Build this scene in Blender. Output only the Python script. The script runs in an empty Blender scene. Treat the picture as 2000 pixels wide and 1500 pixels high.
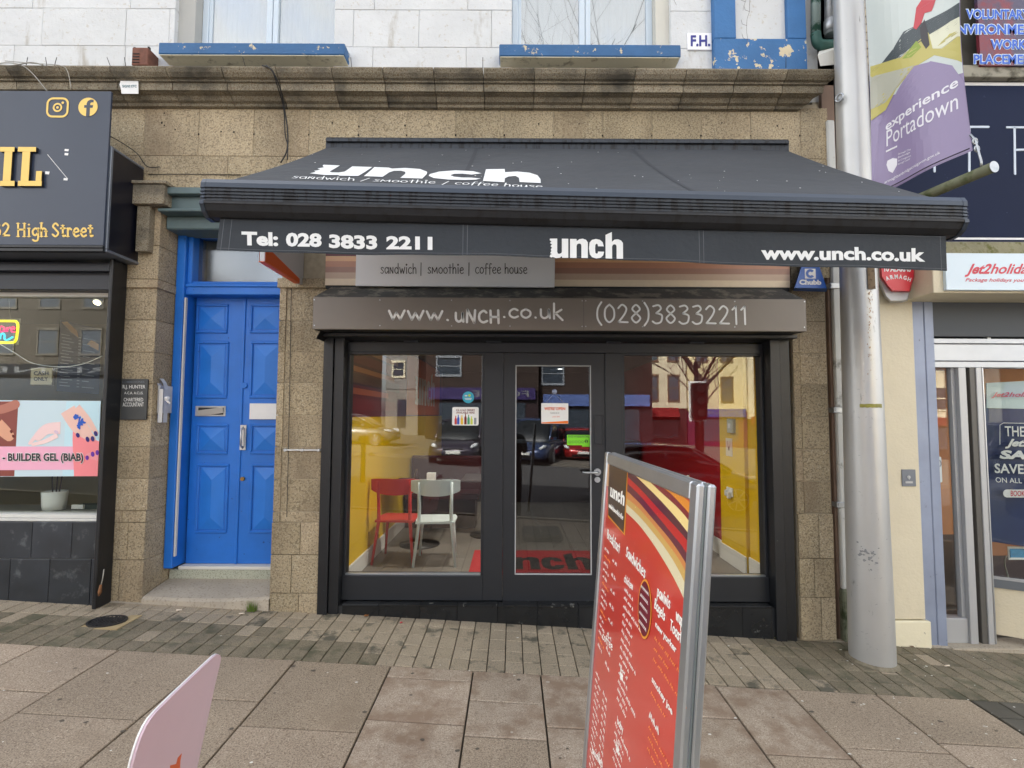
import bpy, math, random
from mathutils import Vector, Matrix
random.seed(7)
PI = math.pi
S = bpy.context.scene
COL = S.collection

# ------------------------------------------------------------------ camera, sky, sun, exposure
CAMZ = 1.71
PITCH = math.atan(0.060)
ROLL = 0.0048
cam_d = bpy.data.cameras.new("camera"); cam = bpy.data.objects.new("camera", cam_d); COL.objects.link(cam)
cam_d.sensor_width = 36; cam_d.lens = 18.0; cam_d.clip_start = 0.02; cam_d.clip_end = 1500
RM = Matrix.Rotation(PI/2 + PITCH, 3, 'X') @ Matrix.Rotation(ROLL, 3, 'Z')
cam.matrix_world = Matrix.Translation((0, 0, CAMZ)) @ RM.to_4x4()
S.camera = cam
S.render.resolution_x = 1024; S.render.resolution_y = 768

SUN_EL = math.radians(40); SUN_AZ = math.radians(-28)      # azimuth measured from +Y, clockwise positive (towards +X)
world = bpy.data.worlds.new("World"); S.world = world; world.use_nodes = True
wn = world.node_tree.nodes; wl = world.node_tree.links
sky = wn.new('ShaderNodeTexSky'); sky.sky_type = 'NISHITA'; sky.sun_disc = False
sky.sun_elevation = SUN_EL; sky.sun_rotation = SUN_AZ
sky.dust_density = 3.0; sky.air_density = 1.0; sky.ozone_density = 1.0
bg = wn['Background']; bg.inputs['Strength'].default_value = 0.15
# broken white cloud over the blue, all round the sky
tcw = wn.new('ShaderNodeTexCoord'); cln = wn.new('ShaderNodeTexNoise'); cln.inputs['Scale'].default_value = 2.2; cln.inputs['Detail'].default_value = 7; cln.inputs['Roughness'].default_value = .6
wl.new(tcw.outputs['Generated'], cln.inputs['Vector'])
cmr = wn.new('ShaderNodeMapRange'); cmr.inputs['From Min'].default_value = .36; cmr.inputs['From Max'].default_value = .56; cmr.inputs['To Min'].default_value = .45; cmr.inputs['To Max'].default_value = .97; wl.new(cln.outputs['Fac'], cmr.inputs['Value'])
cbw = wn.new('ShaderNodeRGBToBW'); wl.new(sky.outputs[0], cbw.inputs[0])
ctint = wn.new('ShaderNodeVectorMath'); ctint.operation = 'SCALE'; ctint.inputs[0].default_value = (1.43, 1.42, 1.41); wl.new(cbw.outputs[0], ctint.inputs['Scale'])
cmx = wn.new('ShaderNodeMix'); cmx.data_type = 'RGBA'; wl.new(cmr.outputs[0], cmx.inputs[0]); wl.new(sky.outputs[0], cmx.inputs[6]); wl.new(ctint.outputs[0], cmx.inputs[7])
wl.new(cmx.outputs[2], bg.inputs['Color'])
sun_d = bpy.data.lights.new("sun", 'SUN'); sun = bpy.data.objects.new("sun", sun_d); COL.objects.link(sun)
sun_d.energy = 5.0; sun_d.angle = math.radians(1); sun_d.color = (1.0, 0.95, 0.86)
sdir = Vector((math.sin(SUN_AZ)*math.cos(SUN_EL), math.cos(SUN_AZ)*math.cos(SUN_EL), math.sin(SUN_EL)))
sun.rotation_euler = sdir.to_track_quat('Z', 'Y').to_euler()
S.view_settings.view_transform = 'Standard'; S.view_settings.look = 'None'
S.view_settings.exposure = 2.35; S.view_settings.gamma = 1.0
S.view_settings.use_curve_mapping = False
S.cycles.max_bounces = 10; S.cycles.transparent_max_bounces = 16; S.cycles.glossy_bounces = 5

# ------------------------------------------------------------------ measuring helpers
def ray(px, py):
    return (RM @ Vector((px-1000, -(py-750), -1000.0))).normalized()
C0 = Vector((0, 0, CAMZ))
def U(px, py, Y):
    d = ray(px, py); return C0 + d*(Y/d.y)
def plane_pt(px, py, o, n):
    d = ray(px, py); return C0 + d*((o-C0).dot(n)/d.dot(n))
FY = 4.35
def gz(x, y): return -0.052*x - 0.012*(FY - max(y, -0.15))
def Gp(px, py):
    d = ray(px, py); t = 3.0
    for _ in range(30):
        p = C0 + d*t; t = t*(C0.z-gz(p.x, p.y))/(C0.z-p.z)
    return C0 + d*t

# ------------------------------------------------------------------ materials
def c(r, g, b):
    f = lambda v: (v/255/12.92) if v/255 <= .04045 else ((v/255+.055)/1.055)**2.4
    return (f(r), f(g), f(b), 1)
def M(name, col, rough=.6, metal=0, var=None, specks=(), bump=None, rand=0, coat=0, emit=0, spec=.5, dirt=None, transl=None):
    """var=(scale, amount)  specks=[(scale, lo, hi, colour, stretch)]  bump=[(scale, strength)]  dirt=(scale, lo, hi, colour)"""
    m = bpy.data.materials.new(name); m.use_nodes = True
    nt = m.node_tree; n = nt.nodes; l = nt.links; b = n['Principled BSDF']
    b.inputs['Base Color'].default_value = col
    b.inputs['Roughness'].default_value = rough; b.inputs['Metallic'].default_value = metal
    b.inputs['Specular IOR Level'].default_value = spec
    b.inputs['Coat Weight'].default_value = coat; b.inputs['Coat Roughness'].default_value = .08
    if emit:
        b.inputs['Emission Color'].default_value = col; b.inputs['Emission Strength'].default_value = emit
    geo = n.new('ShaderNodeNewGeometry'); pos = geo.outputs['Position']
    cur = None
    def noise(scale, detail=4, stretch=None, rough_=.55):
        t = n.new('ShaderNodeTexNoise'); t.inputs['Scale'].default_value = scale; t.inputs['Detail'].default_value = detail
        t.inputs['Roughness'].default_value = rough_
        src = pos
        if stretch:
            mp = n.new('ShaderNodeMapping'); mp.inputs['Scale'].default_value = stretch; l.new(pos, mp.inputs[0]); src = mp.outputs[0]
        if rand:
            oi = n.new('ShaderNodeObjectInfo'); mu = n.new('ShaderNodeMath'); mu.operation = 'MULTIPLY'; mu.inputs[1].default_value = 37
            l.new(oi.outputs['Random'], mu.inputs[0]); ad = n.new('ShaderNodeVectorMath'); ad.operation = 'ADD'
            l.new(src, ad.inputs[0]); l.new(mu.outputs[0], ad.inputs[1]); src = ad.outputs[0]
        l.new(src, t.inputs['Vector']); return t.outputs['Fac']
    def mix(fac, a, bb, mode='MIX'):
        x = n.new('ShaderNodeMix'); x.data_type = 'RGBA'; x.blend_type = mode
        if isinstance(fac, float): x.inputs[0].default_value = fac
        else: l.new(fac, x.inputs[0])
        for v, s in ((a, 6), (bb, 7)):
            if isinstance(v, tuple): x.inputs[s].default_value = v
            else: l.new(v, x.inputs[s])
        return x.outputs[2]
    def ramp(f, lo, hi, a=0., bb=1.):
        x = n.new('ShaderNodeMapRange'); x.inputs['From Min'].default_value = lo; x.inputs['From Max'].default_value = hi
        x.inputs['To Min'].default_value = a; x.inputs['To Max'].default_value = bb; l.new(f, x.inputs['Value']); return x.outputs[0]
    cur = col
    for sp in specks:
        st = sp[4] if len(sp) > 4 else None
        cur = mix(ramp(noise(sp[0], 3, st), sp[1], sp[2]), cur, sp[3])
    if dirt:
        cur = mix(ramp(noise(dirt[0], 8, dirt[4] if len(dirt) > 4 else None, .65), dirt[1], dirt[2]), cur, dirt[3])
    if var:
        v = ramp(noise(var[0], 5), .25, .75, 1-var[1], 1+var[1]); cc = n.new('ShaderNodeCombineColor')
        for i in range(3): l.new(v, cc.inputs[i])
        cur = mix(1.0, cur, cc.outputs[0], 'MULTIPLY')
    if rand:
        oi = n.new('ShaderNodeObjectInfo'); v = ramp(oi.outputs['Random'], 0, 1, 1-rand, 1+rand); cc = n.new('ShaderNodeCombineColor')
        v2 = ramp(oi.outputs['Random'], 0, 1, 1-rand*1.35, 1+rand*.9)
        l.new(v, cc.inputs[0]); l.new(v, cc.inputs[1]); l.new(v2, cc.inputs[2])
        cur = mix(1.0, cur, cc.outputs[0], 'MULTIPLY')
    if not isinstance(cur, tuple): l.new(cur, b.inputs['Base Color'])
    if bump:
        prev = None
        for sc, stg in bump:
            bp = n.new('ShaderNodeBump'); bp.inputs['Strength'].default_value = min(1, stg*1.0); bp.inputs['Distance'].default_value = .01/ max(1, sc/20)*2
            l.new(noise(sc, 4), bp.inputs['Height'])
            if prev: l.new(prev, bp.inputs['Normal'])
            prev = bp.outputs[0]
        l.new(prev, b.inputs['Normal'])
    return m

stone = M('granite', c(162,147,121), .8, specks=[(70,.48,.60,c(124,111,90)), (110,.56,.66,c(186,175,154))], var=(2.2,.22), bump=[(90,.6),(14,.35)], rand=.13, dirt=(1.1,.52,.75,c(120,104,84),(1,1,.35)))
stone_dark = M('granite_weathered', c(134,126,110), .88, specks=[(95,.50,.60,c(104,90,70)), (140,.58,.68,c(170,158,136))], var=(1.6,.3), bump=[(80,.5),(14,.3)], rand=.08, dirt=(2.5,.45,.65,c(78,74,66),(1,1,1.5)))
joint = M('lime_mortar', c(172,160,138), .95, var=(20,.15))
joint_dark = M('dark_mortar', c(62,56,48), .95, var=(20,.2))
whitep = M('white_masonry_paint', c(204,206,207), .75, specks=[(30,.62,.72,c(190,186,178))], var=(3,.07), bump=[(60,.35),(9,.5)], rand=.02, dirt=(3.0,.60,.78,c(156,148,134),(1.6,1.6,.4)))
bluep = M('blue_masonry_paint', c(46,92,138), .6, specks=[], var=(5,.12), bump=[(40,.4)], dirt=(9,.60,.63,c(196,182,150)))
bluep2 = M('blue_masonry_paint_plain', c(52,106,160), .6, var=(5,.12), bump=[(40,.4)], dirt=(7,.68,.70,c(196,182,150)))
bluepeel = M('blue_masonry_paint_peeling', c(52,104,156), .6, var=(5,.12), bump=[(40,.4)], dirt=(7,.555,.565,c(205,192,160)))
bluedoor = M('blue_gloss_paint', c(30,110,202), .42, var=(4,.12), bump=[(70,.12)], dirt=(26,.675,.70,c(20,58,124)))
bluedoor2 = M('blue_gloss_panel', c(36,118,210), .38, var=(4,.1), bump=[(70,.1)])
greenp = M('green_grey_paint', c(82,100,102), .55, var=(4,.15))
blackp = M('black_paint', c(23,25,29), .4, var=(5,.2), bump=[(50,.12)], dirt=(28,.70,.74,c(90,92,92)))
framegrey = M('anthracite_frame', c(33,36,41), .42, var=(2,.12), dirt=(35,.72,.75,c(95,97,98)))
blacktile = M('black_tile', c(30,32,35), .25, var=(4,.3), rand=.15, bump=[(12,.1)], dirt=(9,.64,.68,c(120,120,116)))
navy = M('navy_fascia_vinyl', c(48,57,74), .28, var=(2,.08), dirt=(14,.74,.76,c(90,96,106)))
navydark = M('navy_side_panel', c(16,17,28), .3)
alu = M('brushed_aluminium', c(190,194,198), .34, .85, var=(8,.08))
alug = M('grey_trim', c(112,118,128), .4, .4)
galv = M('galvanised_steel', c(176,180,184), .42, .75, specks=[(9,.5,.65,c(150,156,162))], var=(6,.1), bump=[(120,.06)], dirt=(26,.70,.74,c(120,116,108),(1,1,.5)))
polepaint = M('silver_pole_paint', c(184,184,182), .38, .45, var=(1.5,.09), bump=[(90,.08),(9,.06)], dirt=(16,.64,.70,c(116,116,114),(1,1,.22)))
mossy = M('mossy_galvanised', c(110,112,88), .7, .2, specks=[(12,.45,.6,c(74,80,48))], var=(12,.2))
gold = M('gold_letter', c(226,192,104), .45, .15)
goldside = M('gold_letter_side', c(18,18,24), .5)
white = M('white_vinyl', c(226,226,226), .45, var=(8,.05))
whitebright = M('white_plastic', c(240,240,238), .35)
awn = M('charcoal_awning_canvas', c(60,63,68), .8, var=(1.3,.16), bump=[(2.2,.9),(7,.45),(300,.15)], specks=[(45,.76,.79,c(150,150,145))])
awnbar = M('charcoal_awning_rail', c(58,66,78), .3, .3, var=(2,.1))
awnrib = M('charcoal_awning_ribs', c(46,51,59), .5, .1, dirt=(30,.5,.6,c(14,15,18),(1,1,.2)))
valm = M('charcoal_valance', c(40,46,53), .7, var=(2,.14), bump=[(3,.7),(11,.4)])
seamm = M('stitched_seam', c(66,70,76), .8)
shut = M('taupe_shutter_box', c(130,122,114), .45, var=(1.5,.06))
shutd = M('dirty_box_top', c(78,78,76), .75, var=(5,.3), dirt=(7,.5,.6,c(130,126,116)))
slab = M('concrete_paving', c(164,148,131), .8, specks=[(120,.46,.62,c(128,112,96)), (170,.58,.68,c(206,192,174))], var=(1.4,.15), bump=[(150,.5)], rand=.15, dirt=(1.7,.56,.74,c(138,122,106)))
slabwet = M('stained_concrete_paving', c(172,157,140), .85, specks=[(120,.46,.62,c(140,124,108)), (170,.58,.68,c(210,196,180))], var=(2,.1), bump=[(150,.4)], rand=.05, dirt=(5,.44,.62,c(138,118,100)))
sett = M('paving_sett', c(164,150,130), .85, specks=[(150,.5,.62,c(124,116,102))], var=(3,.12), bump=[(120,.4)], rand=.08, dirt=(4.0,.56,.64,c(92,88,76)))
settdark = M('dark_paving_sett', c(132,121,102), .8, specks=[(150,.5,.62,c(92,88,76))], var=(3,.2), bump=[(120,.4)], rand=.10, dirt=(5,.5,.66,c(88,86,68)))
settgrey = M('dark_strip_sett', c(84,80,72), .8, var=(6,.2), bump=[(120,.4)], rand=.12)
sandj = M('joint_sand', c(70,64,54), .95, var=(30,.3))
concrete = M('old_concrete', c(170,160,144), .9, var=(3,.15), bump=[(60,.4)], specks=[(60,.55,.7,c(140,130,114))])
asphalt = M('asphalt', c(72,72,74), .9, specks=[(110,.5,.62,c(96,96,96))], bump=[(120,.5)])
cream = M('cream_masonry_paint', c(216,206,180), .7, var=(2,.06), bump=[(50,.3),(6,.3)], dirt=(5,.62,.8,c(196,184,156),(1,1,.3)))
creamlow = M('cream_masonry_paint_chipped', c(228,220,192), .7, var=(3,.08), bump=[(50,.25)], dirt=(10,.62,.66,c(120,110,94)))
bluegrey = M('blue_grey_painted_steel', c(140,150,172), .45, .2, var=(4,.12), dirt=(12,.66,.72,c(96,98,104)))
steelsh = M('galvanised_shutter', c(172,176,182), .4, .6, var=(4,.08))
darkgrey = M('dark_recess', c(40,42,44), .6)
redpl = M('red_plastic', c(200,36,52), .35)
bluepl = M('blue_plastic', c(24,88,176), .35)
orange = M('orange_vinyl', c(226,94,32), .45)
rust = M('rusty_iron', c(112,72,58), .8, var=(20,.3), bump=[(60,.4)])
cable = M('black_cable', c(24,24,26), .6)
cableg = M('grey_cable', c(150,148,140), .6)
brickm = M('buff_brick', c(176,166,140), .85, var=(8,.15), bump=[(60,.3)], rand=.10)
woodd = M('dark_wood', c(52,26,24), .5)
yellow = M('yellow_wall_paint', c(228,188,4), .55, var=(1,.03))
redwall = M('red_wall_paint', c(160,16,28), .5)
skirt = M('white_skirting', c(225,225,222), .5)
ceilm = M('dark_ceiling', c(60,56,54), .8)
floorm = M('grey_floor_plank', c(122,116,110), .5, var=(3,.1), rand=.06)
floorj = M('floor_gap', c(60,58,55), .8)
chairw = M('white_chair_plastic', c(214,226,228), .4)
chairr = M('red_chair_plastic', c(196,44,44), .4)
blackmetal = M('black_metal', c(22,22,24), .4, .5)
matred = M('red_mat', c(172,30,38), .9)
matblack = M('black_print', c(24,22,22), .8)
lampm = M('lit_downlight', (1, .96, .88, 1), .5, emit=4)
lampwarm = M('lit_warm_spot', (1, .82, .5, 1), .5, emit=3)

def glassmat(name, refl, tint=(1, 1, 1, 1), rough=0.0):
    m = bpy.data.materials.new(name); m.use_nodes = True; nt = m.node_tree; n = nt.nodes; l = nt.links
    n.remove(n['Principled BSDF']); out = n['Material Output']
    tr = n.new('ShaderNodeBsdfTransparent'); tr.inputs[0].default_value = tint
    gl = n.new('ShaderNodeBsdfGlossy'); gl.inputs['Roughness'].default_value = rough; gl.inputs['Color'].default_value = (1, 1, 1, 1)
    lw = n.new('ShaderNodeLayerWeight'); lw.inputs['Blend'].default_value = .25
    mr = n.new('ShaderNodeMapRange'); mr.inputs['To Min'].default_value = refl; mr.inputs['To Max'].default_value = min(1, refl+.6)
    l.new(lw.outputs['Fresnel'], mr.inputs['Value'])
    mx = n.new('ShaderNodeMixShader'); l.new(mr.outputs[0], mx.inputs[0]); l.new(tr.outputs[0], mx.inputs[1]); l.new(gl.outputs[0], mx.inputs[2])
    l.new(mx.outputs[0], out.inputs[0]); return m
glass = glassmat('window_glass', .036, (.88, .89, .88, 1))
glassd = glassmat('door_glass', .042, (.5, .52, .53, 1))
glassup = glassmat('upper_window_glass', .28, (.9, .95, .97, 1))
glassn = glassmat('salon_glass', .02, (.9, .92, .9, 1))
glassfrost = glassmat('dusty_transom_glass', .12, (.75, .77, .77, 1), .12)
carglass = glassmat('car_window_glass', .3, (.12, .13, .14, 1))

# ------------------------------------------------------------------ mesh building
ORG = {}
class B:
    def __init__(s, T=None): s.v = []; s.f = []; s.m = []; s.T = T; s.smooth = []; s.mi = 0; s.sm = False
    def add(s, vs, fs):
        o = len(s.v)
        for p in vs:
            p = Vector(p); s.v.append(s.T @ p if s.T else p)
        for f in fs: s.f.append([o+i for i in f]); s.m.append(s.mi); s.smooth.append(s.sm)
        return s
    def box(s, x0, x1, y0, y1, z0, z1, b=0):
        if x0 > x1: x0, x1 = x1, x0
        if y0 > y1: y0, y1 = y1, y0
        if z0 > z1: z0, z1 = z1, z0
        if b <= 0:
            return s.add([(x0,y0,z0),(x1,y0,z0),(x1,y1,z0),(x0,y1,z0),(x0,y0,z1),(x1,y0,z1),(x1,y1,z1),(x0,y1,z1)],
                         [(0,3,2,1),(4,5,6,7),(0,1,5,4),(1,2,6,5),(2,3,7,6),(3,0,4,7)])
        b = min(b, (x1-x0)*.3, (y1-y0)*.3, (z1-z0)*.3)
        lo = (x0, y0, z0); hi = (x1, y1, z1); vs = []; idx = {}
        for sx in (0, 1):
            for sy in (0, 1):
                for sz in (0, 1):
                    cn = (sx, sy, sz)
                    for ax in range(3):
                        p = []
                        for k in range(3):
                            base = hi[k] if cn[k] else lo[k]
                            p.append(base if k == ax else base + (-b if cn[k] else b))
                        idx[(cn, ax)] = len(vs); vs.append(p)
        fs = []
        for ax in range(3):
            o1, o2 = [k for k in range(3) if k != ax]
            for sd in (0, 1):
                q = []
                for (a, bb) in ((0,0),(1,0),(1,1),(0,1)):
                    cn = [0,0,0]; cn[ax] = sd; cn[o1] = a; cn[o2] = bb; q.append(idx[(tuple(cn), ax)])
                fs.append(q)
        for ax in range(3):           # edges running along ax
            o1, o2 = [k for k in range(3) if k != ax]
            for a in (0, 1):
                for bb in (0, 1):
                    c0 = [0,0,0]; c1 = [0,0,0]; c0[o1] = c1[o1] = a; c0[o2] = c1[o2] = bb; c1[ax] = 1
                    c0 = tuple(c0); c1 = tuple(c1)
                    fs.append([idx[(c0,o1)], idx[(c1,o1)], idx[(c1,o2)], idx[(c0,o2)]])
        for sx in (0,1):
            for sy in (0,1):
                for sz in (0,1):
                    cn = (sx,sy,sz); fs.append([idx[(cn,0)], idx[(cn,1)], idx[(cn,2)]])
        # orient outward
        ctr = Vector(((x0+x1)/2, (y0+y1)/2, (z0+z1)/2)); out = []
        for f in fs:
            p = [Vector(vs[i]) for i in f]; nn = (p[1]-p[0]).cross(p[2]-p[0]); mid = sum(p, Vector())/len(p)
            out.append(f if nn.dot(mid-ctr) > 0 else f[::-1])
        return s.add(vs, out)
    def prism(s, pts, h, back=0):
        """polygon in local uv extruded from w=back to w=h; local axes u,v,w = x,y,z of T"""
        n = len(pts)
        vs = [(p[0], p[1], back) for p in pts] + [(p[0], p[1], h) for p in pts]
        fs = [list(range(n))[::-1], [n+i for i in range(n)]] + [(i, (i+1) % n, n+(i+1) % n, n+i) for i in range(n)]
        return s.add(vs, fs)
    def tube(s, pts, r, n=8, caps=True, r2=None):
        pts = [Vector(p) for p in pts]; N = len(pts); vs = []; fs = []
        rr = [r + ((r2 if r2 is not None else r)-r)*i/(N-1) for i in range(N)] if not isinstance(r, (list, tuple)) else r
        pu = None
        for i, p in enumerate(pts):
            t = (pts[min(i+1, N-1)] - pts[max(i-1, 0)]).normalized()
            if pu is None: pu = t.orthogonal().normalized()
            u = (pu - t*pu.dot(t)).normalized(); pu = u; w = t.cross(u)
            for k in range(n):
                a = 2*PI*k/n; vs.append(p + (u*math.cos(a)+w*math.sin(a))*rr[i])
        for i in range(N-1):
            for k in range(n):
                fs.append((i*n+k, i*n+(k+1) % n, (i+1)*n+(k+1) % n, (i+1)*n+k))
        if caps: fs.append(list(range(n))[::-1]); fs.append([(N-1)*n+k for k in range(n)])
        sm = s.sm; s.sm = True; s.add(vs, fs); s.sm = sm
        if caps: s.smooth[-1] = False; s.smooth[-2] = False
        return s
    def ribbon(s, pts, w, t=.0004):
        """flattened stroke in local uv; slightly domed"""
        pts = [Vector((p[0], p[1])) for p in pts]
        if len(pts) < 2: return s
        N = len(pts); rows = []
        d0 = (pts[1]-pts[0]).normalized(); d1 = (pts[-1]-pts[-2]).normalized()
        P = [pts[0]-d0*w*.45] + pts + [pts[-1]+d1*w*.45]; W = [w*.25] + [w*.5]*N + [w*.25]
        for i, p in enumerate(P):
            tt = (P[min(i+1, N+1)]-P[max(i-1, 0)])
            tt = tt.normalized() if tt.length > 1e-9 else d0
            nn = Vector((-tt.y, tt.x))
            for k, hh in ((-1, 0), (-.75, 1), (.75, 1), (1, 0)):
                q = p+nn*W[i]*k; rows.append((q.x, q.y, t*hh))
        fs = []
        for i in range(N+1):
            for k in range(3): fs.append((i*4+k+1, i*4+k, (i+1)*4+k, (i+1)*4+k+1))
        return s.add(rows, fs)
    def lathe(s, prof, n=24, ctr=(0, 0, 0)):
        vs = []; fs = []
        for (r, z) in prof:
            for k in range(n): vs.append((ctr[0]+r*math.cos(2*PI*k/n), ctr[1]+r*math.sin(2*PI*k/n), ctr[2]+z))
        for i in range(len(prof)-1):
            for k in range(n): fs.append((i*n+k, i*n+(k+1) % n, (i+1)*n+(k+1) % n, (i+1)*n+k))
        fs.append(list(range(n))[::-1]); fs.append([(len(prof)-1)*n+k for k in range(n)])
        sm = s.sm; s.sm = True; s.add(vs, fs); s.sm = sm; s.smooth[-1] = s.smooth[-2] = False
        return s

def origin_of(o): return ORG.get(o.name, Vector((0, 0, 0))) if o else Vector((0, 0, 0))
def build(name, b, mats, parent=None, org=None, **props):
    if not isinstance(mats, (list, tuple)): mats = [mats]
    base = origin_of(parent) if parent else (Vector(org) if org is not None else Vector((0, 0, 0)))
    me = bpy.data.meshes.new(name); me.from_pydata([tuple(v-base) for v in b.v], [], b.f)
    for m in mats: me.materials.append(m)
    me.polygons.foreach_set('material_index', b.m); me.polygons.foreach_set('use_smooth', b.smooth); me.update()
    o = bpy.data.objects.new(name, me); COL.objects.link(o)
    if parent: o.parent = parent
    elif org is not None: o.location = base
    ORG[o.name] = base
    for k, v in props.items(): o[k] = v
    return o
def thing(name, label, cat, loc=(0, 0, 0), group=None):
    o = bpy.data.objects.new(name, None); COL.objects.link(o); o.location = loc; o.empty_display_size = .1
    o['label'] = label; o['category'] = cat
    if group: o['group'] = group
    ORG[o.name] = Vector(loc); return o
def single(name, label, cat, b, mats, group=None):
    """a thing that is one mesh, origin at the middle of its base"""
    xs = [v.x for v in b.v]; ys = [v.y for v in b.v]; zs = [v.z for v in b.v]
    o = build(name, b, mats, org=((min(xs)+max(xs))/2, (min(ys)+max(ys))/2, min(zs)), label=label, category=cat)
    if group: o['group'] = group
    return o
def struct(name, b, mats): return build(name, b, mats, kind='structure')

def rect(px0, py0, px1, py1, Y):
    a = U(px0, (py0+py1)/2, Y); d = U(px1, (py0+py1)/2, Y)
    t = U((px0+px1)/2, py0, Y); bt = U((px0+px1)/2, py1, Y)
    return a.x, d.x, bt.z, t.z
def pbox(name, px, Yf, Yb, mat, parent, bev=.003, **k):
    x0, x1, z0, z1 = rect(*px, Yf)
    return build(name, B().box(x0, x1, Yf, Yb, z0, z1, bev), mat, parent, **k)

# frames for writing: 4x4 whose columns are u, v, w(normal towards viewer), origin
def frame(o, u, v):
    u = Vector(u); v = Vector(v); w = u.cross(v).normalized()
    m = Matrix.Identity(4)
    for i in range(3): m[i][0] = u[i]; m[i][1] = v[i]; m[i][2] = w[i]; m[i][3] = o[i]
    return m
def qframe(pt, bl, br, tl, lift=.002):
    """unit frame: (0,0)=bl (1,0)=br (0,1)=tl, pt maps a pixel to the surface"""
    O = pt(*bl); u = pt(*br)-O; v = pt(*tl)-O
    f = frame(O, u, v); w = Vector((f[0][2], f[1][2], f[2][2]))
    for i in range(3): f[i][3] += w[i]*lift
    return f
def fac(Y): return lambda px, py: U(px, py, Y)

_tc = {}
def textmesh(s, bold=0, spacing=1.0, shear=0, ext=0):
    key = (s, bold, spacing, shear)
    if key in _tc: return _tc[key]
    cu = bpy.data.curves.new('tmp', 'FONT'); cu.body = s; cu.size = 1; cu.offset = bold; cu.space_character = spacing; cu.shear = shear
    cu.resolution_u = 3; cu.align_x = 'LEFT'
    ob = bpy.data.objects.new('tmp', cu); COL.objects.link(ob)
    dg = bpy.context.evaluated_depsgraph_get(); dg.update()
    me = bpy.data.meshes.new_from_object(ob.evaluated_get(dg))
    vs = [v.co.copy() for v in me.vertices]; fs = [list(p.vertices) for p in me.polygons]
    bpy.data.objects.remove(ob); bpy.data.curves.remove(cu); bpy.data.meshes.remove(me)
    _tc[key] = (vs, fs); return vs, fs
def text(name, s, F, mat, parent, bold=0, spacing=1.0, shear=0, b=None, flip=False, lines=None):
    """writing stretched to fill the unit square of frame F"""
    vs, fs = textmesh(s, bold, spacing, shear)
    x0 = min(v.x for v in vs); x1 = max(v.x for v in vs); y0 = min(v.y for v in vs); y1 = max(v.y for v in vs)
    bb = b or B(); bb.T = F
    bb.add([((v.x-x0)/(x1-x0), (v.y-y0)/(y1-y0), 0) for v in vs], fs)
    if b: return bb
    return build(name, bb, mat, parent)

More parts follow.
